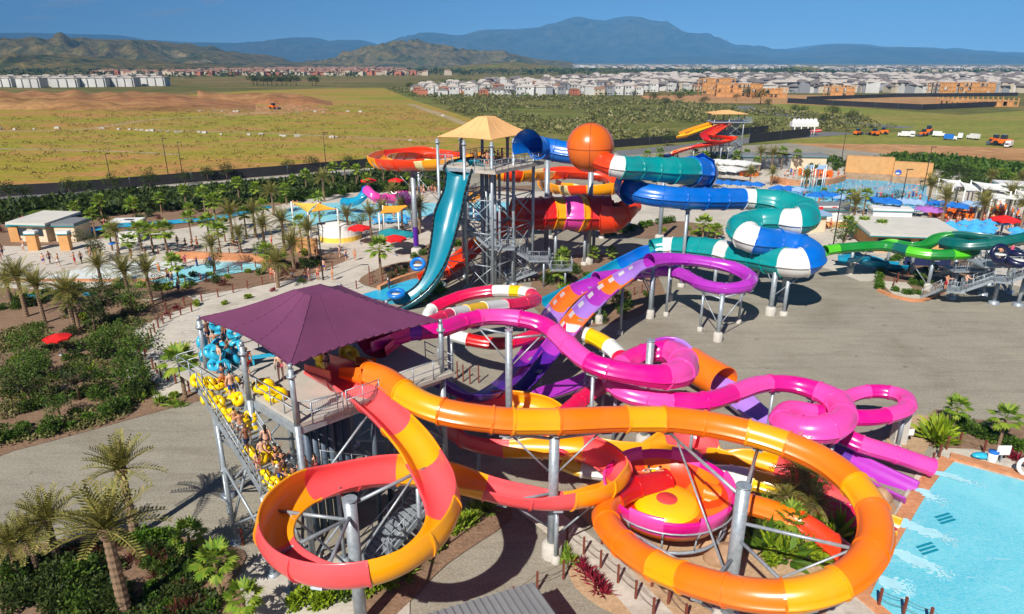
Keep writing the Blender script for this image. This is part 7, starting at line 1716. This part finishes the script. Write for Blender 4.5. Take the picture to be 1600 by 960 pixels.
hut('long pale membrane roofed restaurant behind the green slides', 1408, 384, 10.8, 8.6, 2.6, 'sandstone', 'roof_white', -.16, .9, None, 4, .03, 'restaurant_building', 'building'); q, r_ = hut('white service building with a grey teal roof behind the teal bends', 1297, 352, 4.4, 3.6, 3.0, 'white', 'roof_grey', -.1, .4, 'sandstone', 0, .05, 'service_building', 'building')
hut('small white storage block with a blue base between the fan palms', 1388, 341, 6.2, 3, 1.5, 'white', 'white', -.15, .2, None, 0); hut('far grey shed behind the racer tower palms', 1192, 262, 12, 5, 3, 'roof_grey', 'roof_grey', 0, .3, None, 0); hut('second far grey shed by the fan palms', 1240, 262, 14, 5, 3, 'cream', 'roof_grey', -.1, .3, None, 0); hut('small shaded hut under the teal bend', 1262, 360, 4, 3, 2.6, 'cream', 'pale_cloth', .2, .5, None, 0); hut('white block at the right edge behind the sails', 1590, 318, 8, 4, 3.5, 'white', 'white', -.3, .3)
# bottom edge roof
q = P(785, 985, 3.2); root = thing('shed', 'grey ribbed metal shed roof at the bottom edge', 'shed', flat(q, 0)); b = MB(); b.box(flat(q, 1.4), (4.2, 3.6, 2.8), .45); b.build('wall', M_['steel_dark'], root); b = MB(); M = Matrix.Rotation(.45, 3, 'Z') @ Matrix.Rotation(.06, 3, 'Y'); b.box(flat(q, 3.0), (5.2, 4.4, .12), M=M)
for i in range(16): b.box(flat(q, 3.09) + M @ Vector((-2.5 + i * .333, 0, 0)), (.09, 4.4, .07), M=M)
b.build('roof', M_['roof_grey'], root)
# white wedge building of the children pool
q = P(532, 372, 0); root = thing('wedge_building', 'white curved wedge building with a yellow base by the children pool', 'building', q); b = MB(); b.lathe(q, [(3.2, 0.7), (3.0, 2.4), (0, 2.9)], 16, a0=math.pi, a1=2 * math.pi, sm=False); b.poly([q + Vector((-3.2, 0, .7)), q + Vector((3.2, 0, .7)), q + Vector((3, 0, 2.4)), q + Vector((0, 0, 2.9)), q + Vector((-3, 0, 2.4))]); b.build('wall', M_['white'], root); b = MB(); b.lathe(q, [(3.25, 0), (3.25, .7), (0, .7)], 16, a0=math.pi, a1=2 * math.pi, sm=False); b.build('plinth', M_['yellow_cloth'], root)
# wave pool machine wall
for (x0, x1, y, h, lab, em) in ((1318, 1391, 279, 4.6, 'longer tan wave machine wall panel without an emblem', False), (1392, 1452, 285, 4.0, 'shorter tan wave machine wall panel with a round emblem', True)):
    a, c = P(x0, y, 0), P(x1, y + 4, 0); root = thing('wave_wall', lab, 'wall', a); b = MB(); b.bar(flat(a, h / 2 + .8), flat(c, h / 2 + .8), 2.2, h - 1.2 + .8); b.build('panel', M_['sandstone'], root); b = MB(); b.bar(flat(a, .8), flat(c, .8), 3.0, 1.6); b.build('stone_base', M_['rock'], root)
    if em:
        m = a.lerp(c, .14); m.z = h * .6; dn = Vector((c.y - a.y, -(c.x - a.x), 0)).normalized(); dn = dn if dn.y < 0 else -dn; M = Matrix((Vector((dn.y, -dn.x, 0)), dn, Vector((0, 0, 1)))).transposed(); b = MB()
        b.ball(m + dn * 1.12, .66, 18, 10, 0, (1, .06, 1), M); b.ball(m + dn * 1.16 + Vector((.14, 0, .18)), .42, 14, 8, 1, (1, .08, .6), M); b.ball(m + dn * 1.18 + Vector((-.12, 0, -.24)), .4, 14, 8, 2, (1.1, .08, .5), M)
        b.build('emblem', [mat('emblem_blue', S(60, 90, 170)), M_['c_pink'], M_['white']], root)
# cabana terrace tables, wave pool side seats
def make_table(m):
    root = thing('cafe_table', 'x', 'table', (0, 0, 0)); b = MB(); b.lathe((0, 0, 0), [(.7, .72), (.7, .76), (0, .77)], 12); b.tube((0, 0, 0), (0, 0, .72), .05, n=6); b.build('tabletop', M_[m], root)
    for k in range(4): a = k * math.pi / 2; b = MB(); b.box((math.cos(a) * 1.0, math.sin(a) * 1.0, .45), (.42, .42, .06)); b.box((math.cos(a) * 1.2, math.sin(a) * 1.2, .7), (.1, .42, .5), a); b.box((math.cos(a) * 1.0, math.sin(a) * 1.0, .2), (.3, .3, .4)); b.build('chair', M_[m], root)
    return root
TB = make_table('orange_plastic')
spots = [(1255 + (i % 11) * 3.8, 270 + (i // 11) * 2.2 + (i % 11) * .25) for i in range(33)]
for i, (x, y) in enumerate(spots): o = TB if i == 0 else dup(TB); o.location = P(x, y, .02); o.rotation_euler.z = rnd.uniform(0, 1); o['label'] = 'orange cafe table set on the cabana terrace'; o['group'] = 'orange tables on the cabana terrace'
for i in range(46):
    x, y = rnd.choice(((rnd.uniform(1452, 1520), rnd.uniform(334, 341)), (rnd.uniform(1545, 1585), rnd.uniform(328, 341)), (rnd.uniform(1160, 1180), rnd.uniform(270, 276)))); o = dup(TB); o.location = P(x, y, .02); o.rotation_euler.z = rnd.uniform(0, 1); o['label'] = 'orange cafe table set among the wave pool parasols'; o['group'] = 'orange tables by the parasols'
def make_lounger(m):
    root = thing('sun_lounger', 'x', 'lounger', (0, 0, 0)); b = MB(); b.box((0, 0, .32), (.62, 1.3, .08)); b.build('seat', M_[m], root); b = MB(); b.box((0, .85, .52), (.62, .7, .08), M=Matrix.Rotation(.6, 3, 'X')); b.build('backrest', M_[m], root)
    for sx in (-.25, .25): b = MB(); b.box((sx, -.5, .14), (.05, .05, .28)); b.box((sx, .5, .14), (.05, .05, .28)); b.build('leg', M_['white'], root)
    return root
LG = make_lounger('sky_cloth')
for i in range(60):
    x, y = rnd.choice(((rnd.uniform(575, 645), rnd.uniform(342, 352)), (rnd.uniform(1205, 1330), rnd.uniform(303, 322)), (rnd.uniform(1360, 1520), rnd.uniform(318, 330)))); o = LG if i == 0 else dup(LG); o.location = P(x, y, .02); o.rotation_euler.z = rnd.uniform(0, 6.28)
    kk = 'children pool' if x < 1000 else 'wave pool'; o['label'] = f'blue sun lounger set out beside the {kk}'; o['group'] = f'blue loungers at the {kk}'
b = MB(); a, c = P(1412, 415, 0), P(1484, 418, 0); b.bar(flat(a, 1.2), flat(c, 1.2), .12, 2.2); tag(b.build('fabric_screen', M_['c_navy']), 'navy fabric screen along the walk under the green slides', 'screen')
# kiosk cart with white canopy
q = P(205, 378, 0); root = thing('vending_cart', 'white canopied vending cart with a dark emblem on its roof', 'kiosk', q); b = MB(); b.box(q + Vector((0, 0, .9)), (2.6, 1.6, 1.4), .1); b.build('counter', M_['white'], root); b = MB(); b.box(q + Vector((0, 0, 3.3)), (4.2, 2.6, .2), .12); b.build('canopy', M_['white_cloth'], root)
b = MB(); b.ball(q + Vector((.4, -.1, 3.41)), .7, 14, 6, 0, (1.2, .7, .04)); b.build('emblem', M_['c_navy'], root)
for sx in (-1.9, 1.9): b = MB(); b.tube(q + Vector((sx, 0, 0)), q + Vector((sx, 0, 3.2)), .06, n=6); b.build('post', M_['steel'], root)
# lamp posts
def lamp(px, py, h, label):
    q = P(px, py, 0); root = thing('lamp_post', label, 'lamp post', q); b = MB(); b.tube(q, flat(q, h), .1, .06, n=8); b.build('pole', M_['black'], root); b = MB(); b.box(flat(q, h + .1) + Vector((.4, 0, 0)), (1.0, .3, .12)); b.build('lamp_head', M_['black'], root)
for a in ((505, 438, 7, 'dark lamp post beside the promenade planting island'), (264, 280, 9, 'first dark lamp post along the road by the field'), (286, 278, 8, 'second dark lamp post close behind the first'), (510, 266, 9, 'dark lamp post at the road below the saucer slide'), (1302, 383, 8, 'dark lamp post beside the white service building'), (1442, 300, 9, 'dark lamp post behind the wave wall'), (1313, 262, 9, 'dark lamp post at the cabana terrace end'), (1404, 338, 8, 'dark lamp post between the fan palms and tables'), (175, 293, 7, 'dark lamp post in front of the black screen')): lamp(*a)
# the white gate structure far right
q = P(1254, 212, 0); root = thing('pump_station', 'white elevated tank row on legs beside the far road', 'tank', q); b = MB()
for i in range(6): b.lathe(q + Vector((-3.6 + i * 1.5, 0, 4.2)), [(.01, -1.2), (.8, -1), (.85, 1.2), (.4, 1.7), (.01, 1.8)], 10)
b.box(q + Vector((0, 0, 4)), (9.6, 2.4, 1.6)); b.build('tank', M_['white'], root)
for i in range(4):
    for s in (-1, 1): b = MB(); b.tube(q + Vector((-3.6 + i * 2.4, s, 0)), q + Vector((-3.6 + i * 2.4, s, 3.4)), .2, n=6); b.build('leg', M_['white'], root)
# construction machines and trucks, far fields
def make_loader():
    root = thing('wheel_loader', 'x', 'loader', (0, 0, 0)); ym = M_['orange_plastic']; b = MB(); b.box((0, -1.2, 1.6), (2.2, 3.2, 1.4)); b.box((0, 1.3, 1.3), (1.8, 2.0, .9)); b.build('body', ym, root); b = MB(); b.box((0, -.2, 2.9), (1.7, 1.6, 1.5)); b.build('cab', M_['glass'], root); b = MB(); b.bar((-.6, 1, 1.8), (-.6, 3.4, .9), .25, .35); b.bar((.6, 1, 1.8), (.6, 3.4, .9), .25, .35); b.build('boom', ym, root); b = MB(); b.prism([(-1.5, 3.3), (1.5, 3.3), (1.4, 4.4), (-1.4, 4.4)], .2, 1.2); b.build('bucket', M_['steel_dark'], root)
    for x in (-1.1, 1.1):
        for y in (-1.6, 1.6): b = MB(); b.tube((x - .3, y, .85), (x + .3, y, .85), .85, n=14); b.build('wheel', M_['black'], root)
    return root
LD = make_loader()
for i, (x, y, w, s) in enumerate(((428, 171, 'alone on the bare earth pad in the field', 1.5), (1365, 212, 'left of the parked machines by the road', 1.1), (1379, 210, 'second from the stockpiles by the road', 1.1), (1450, 210, 'tallest orange machine in the roadside yard', 1.4), (1442, 213, 'dark orange machine next to the tallest one', 1.1), (1565, 228, 'at the brown field corner', 1.5), (1555, 224, 'behind another at the brown field corner', 1.2), (1340, 211, 'beside the red road barriers', 1.0))):
    o = LD if i == 0 else dup(LD); o.location = P(x, y, 0); o.rotation_euler.z = rnd.uniform(0, 6); o.scale = (s * .62,) * 3; o['label'] = 'orange wheel loader ' + w; o['group'] = 'wheel loaders on the fields'
def make_truck(m):
    root = thing('box_truck', 'x', 'truck', (0, 0, 0)); b = MB(); b.box((0, -.8, 1.9), (2.3, 4.6, 2.4)); b.build('cargo_box', m, root); b = MB(); b.box((0, 2.4, 1.3), (2.1, 1.6, 1.7)); b.build('cab', M_['white'], root); b = MB(); b.box((0, 3.22, 1.7), (1.8, .06, .7)); b.build('windscreen', M_['glass'], root)
    for x in (-1, 1):
        for y in (-2.2, 2.3): b = MB(); b.tube((x - .15, y, .45), (x + .15, y, .45), .45, n=12); b.build('wheel', M_['black'], root)
    return root
TK = [make_truck(M_['white']), make_truck(M_['blue_cloth'])]; tku = set()
for k, x, y, w in ((0, 1412, 214, 'white box truck beside the orange machines'), (0, 1425, 214, 'second white box truck beside the orange machines'), (1, 1484, 219, 'blue boxed truck by the roadside stockpiles'), (0, 1500, 217, 'white box truck behind the blue one'), (0, 1520, 218, 'white box truck at the end of the roadside yard'), (0, 1575, 230, 'white box truck at the brown field corner'), (0, 1466, 214, 'white box truck in the middle of the yard')):
    o = TK[k] if k not in tku else dup(TK[k]); tku.add(k); o.location = P(x, y, 0); o.rotation_euler.z = rnd.uniform(0, 6); o.scale = (.62,) * 3; o['label'] = w; o['group'] = 'trucks in the roadside yard'
def make_barrier():
    root = thing('road_barrier', 'x', 'barrier', (0, 0, 0)); b = MB(); b.prism([(-1.2, -.3), (1.2, -.3), (1.2, .3), (-1.2, .3)], 0, .9); b.build('body', M_['red_cloth'], root); b = MB(); b.box((0, 0, .6), (2.42, .63, .2)); b.build('band', M_['white'], root); return root
BR = make_barrier()
for i, (x, y) in enumerate(((1207, 211), (1211, 210.5), (1222, 210), (1226, 209.5), (1243, 210), (1247, 209), (1268, 207), (1273, 206.5), (1278, 206))): o = BR if i == 0 else dup(BR); o.location = P(x, y, 0); o.rotation_euler.z = .1; o['label'] = f'red plastic barrier at the far road, {ORD[i]} from the racer tower'; o['group'] = 'red barriers on the far road'
# concrete blocks and pale rubble rows lining the field tracks: each block a thing
def make_block_stone(): 
    b = MB(); b.box((0, 0, .5), (2.6, 1.1, 1.0)); b.box((.3, .1, 1.05), (1.2, .7, .12)); o = b.build('concrete_block', M_['conc']); return tag(o, 'x', 'concrete block')
CB = make_block_stone(); nb = 0
for pts, n, w in (([(0, 203), (120, 202), (240, 205)], 16, 'in the row at the far left track'), ([(235, 205), (350, 210), (480, 214), (690, 222)], 34, 'in the row along the middle track'), ([(250, 172), (330, 174), (450, 176), (560, 176), (730, 183)], 30, 'in the upper row near the bare pad')):
    q = smooth(pts, 10, False)
    for i in range(n):
        if rnd.random() < .5: continue
        p = q[int(i * (len(q) - 1) / n)]; o = CB if nb == 0 else dup(CB); nb += 1; o.location = P(p[0] + rnd.uniform(-5, 5), p[1] + rnd.uniform(-.8, .8), 0); o.rotation_euler.z = rnd.uniform(-.5, .5); o.scale = (rnd.uniform(.4, .85),) * 3; o['label'] = f'pale concrete block on the field {w}'; o['group'] = f'concrete blocks {w}'
# rocks of the garden under the big loop
def boulder(px, py, r, seed):
    b = MB(); b.ball((0, 0, 0), r, 12, 8, sc=(1, .8, .7)); 
    for v in b.v: k = 1 + .35 * noise.noise(v * (1.6 / r) + Vector((seed, 0, 0))); v *= k
    o = b.build('boulder', M_['rock']); o.location = P(px, py, r * .3); return o
for i, (x, y, r, w) in enumerate(((1285, 770, .7, 'beside the raspberry tube end'), (1275, 850, .9, 'purple shaded below the orange loop'), (1322, 800, .8, 'between the raspberry and coral exits'), (1345, 850, .7, 'at the orange exit mouth'), (1375, 775, .8, 'by the lilac exit at the pool edge'), (1130, 870, 1.0, 'under the bowl drain'), (1108, 850, .7, 'behind the bowl frame'), (1340, 700, .6, 'under the pink exit tube'), (1410, 710, .6, 'beside the concrete pier'))): tag(boulder(x, y, r, i * 3.1), 'sandstone boulder ' + w, 'rock', 'boulders of the rock garden')
# pool side bits at far corner of the near pool
b = MB(); q = P(1532, 716, .1); b.ball(q + Vector((0, 0, .2)), .5, 10, 6, 0, (1.3, .7, .4)); tag(b.build('folded_cover', M_['cyan_vinyl']), 'crumpled cyan cover lying on the near pool deck', 'cover')
q = P(1549, 722, .1); root = thing('drinks_cooler', 'white round cooler with a blue lid on the near pool deck', 'cooler', q); b = MB(); b.lathe(q, [(.26, 0), (.3, .7), (0, .71)], 12); b.build('body', M_['white'], root); b = MB(); b.lathe(q + Vector((0, 0, .71)), [(.31, 0), (.31, .12), (0, .14)], 12); b.build('lid', M_['blue_cloth'], root)
def signboard(px, py, w, h, label, m='white'):
    q = P(px, py, .05); root = thing('sign_board', label, 'sign', q); b = MB(); b.box(q + Vector((0, 0, 1.0)), (w, .06, h)); b.build('panel', M_[m], root); b = MB(); b.box(q + Vector((0, .06, .6)), (.08, .08, 1.2)); b.build('post', M_['steel'], root)
signboard(1563, 724, .9, .7, 'white notice board on the near pool deck by the cooler'); signboard(1416, 695, .7, .5, 'small white notice board by the concrete pier')
q = P(1601, 738, .3); b = MB(); b.torus(q + Vector((0, 0, .4)), .5, .13, Matrix.Rotation(1.2, 3, 'X'), 18, 8); tag(b.build('life_ring', M_['white']), 'white life ring at the far edge of the near pool', 'life ring')
q = P(1288, 356, 0); root = thing('entry_gate', 'white gate posts with a red and white sign at the service building', 'gate', q); 
for s in (-1.6, 1.6): b = MB(); b.tube(q + Vector((s, 0, 0)), q + Vector((s, 0, 3)), .1, n=8); b.build('post', M_['white'], root)
b = MB(); b.box(q + Vector((0, 0, 3.2)), (3.8, .15, .7)); b.build('sign_panel', M_['white'], root)
for s in (-1.1, 1.1): b = MB(); b.box(q + Vector((s, -.1, 3.2)), (.7, .06, .5)); b.build('red_plate', M_['red_cloth'], root)

# thin wisps of cloud far behind the mountains: real vapour
cm = bpy.data.materials.new('cloud_vapour'); cm.use_nodes = True; nt = cm.node_tree
for n in list(nt.nodes):
    if n.type == 'BSDF_PRINCIPLED': nt.nodes.remove(n)
v = nt.nodes.new('ShaderNodeVolumePrincipled'); v.inputs['Color'].default_value = (1, 1, 1, 1); v.inputs['Anisotropy'].default_value = .3
tc = nt.nodes.new('ShaderNodeTexCoord'); mp = nt.nodes.new('ShaderNodeMapping'); mp.inputs['Scale'].default_value = (1.4, 1.4, 3); nt.links.new(tc.outputs['Object'], mp.inputs['Vector'])
nz = noise_n(nt, 1.6, 5, .65, mp.outputs[0], 1.0); ln = nt.nodes.new('ShaderNodeVectorMath'); ln.operation = 'LENGTH'; nt.links.new(tc.outputs['Object'], ln.inputs[0])
sb = nt.nodes.new('ShaderNodeMath'); sb.operation = 'SUBTRACT'; nt.links.new(nz.outputs['Fac'], sb.inputs[0])
h2 = nt.nodes.new('ShaderNodeMath'); h2.operation = 'MULTIPLY'; h2.inputs[1].default_value = .55; nt.links.new(ln.outputs['Value'], h2.inputs[0]); nt.links.new(h2.outputs[0], sb.inputs[1])
mr = nt.nodes.new('ShaderNodeMapRange'); mr.inputs['From Min'].default_value = 0; mr.inputs['From Max'].default_value = .4; mr.inputs['To Max'].default_value = .0016; nt.links.new(sb.outputs[0], mr.inputs['Value']); nt.links.new(mr.outputs[0], v.inputs['Density'])
nt.links.new(v.outputs[0], [n for n in nt.nodes if n.type == 'OUTPUT_MATERIAL'][0].inputs['Volume'])
for px, py, sx, sz in ((262, 20, 1300, 150), (105, 5, 1500, 160), (330, 2, 500, 200), (60, 28, 900, 90)):
    b = MB(); b.ball((0, 0, 0), 1, 16, 10); o = b.build('clouds', cm); o.location = PY(px, py, 26000); o.scale = (sx, 900, sz); o.rotation_euler.y = -.12; tag(o, 'thin white wisp of cloud over the far ridge', None, None, 'stuff')
# ---- give every repeat a label of its own from what it stands beside ----
def tell_apart():
    groups = {}
    for o, base, px, py in REG:
        d = sorted(((px - x) ** 2 + ((py - y) * 1.7) ** 2, t) for x, y, t in LAND)
        groups.setdefault((base, d[0][1]), []).append((px, py, o))
    for (base, zone), items in groups.items():
        items.sort(key=lambda t: (t[0], t[1])); n = len(items)
        for i, (px, py, o) in enumerate(items):
            if n == 1: o['label'] = f'{base} {zone}'
            elif n <= 20: o['label'] = f'{base} {zone}, {ORD[i]} from the left'
            else: o['label'] = f'{base} {zone}'
tell_apart()

for o in [o for o in bpy.data.objects if o.get('label') == 'x']:      # kinds that found no place
    for c in list(o.children_recursive) + [o]: bpy.data.objects.remove(c)
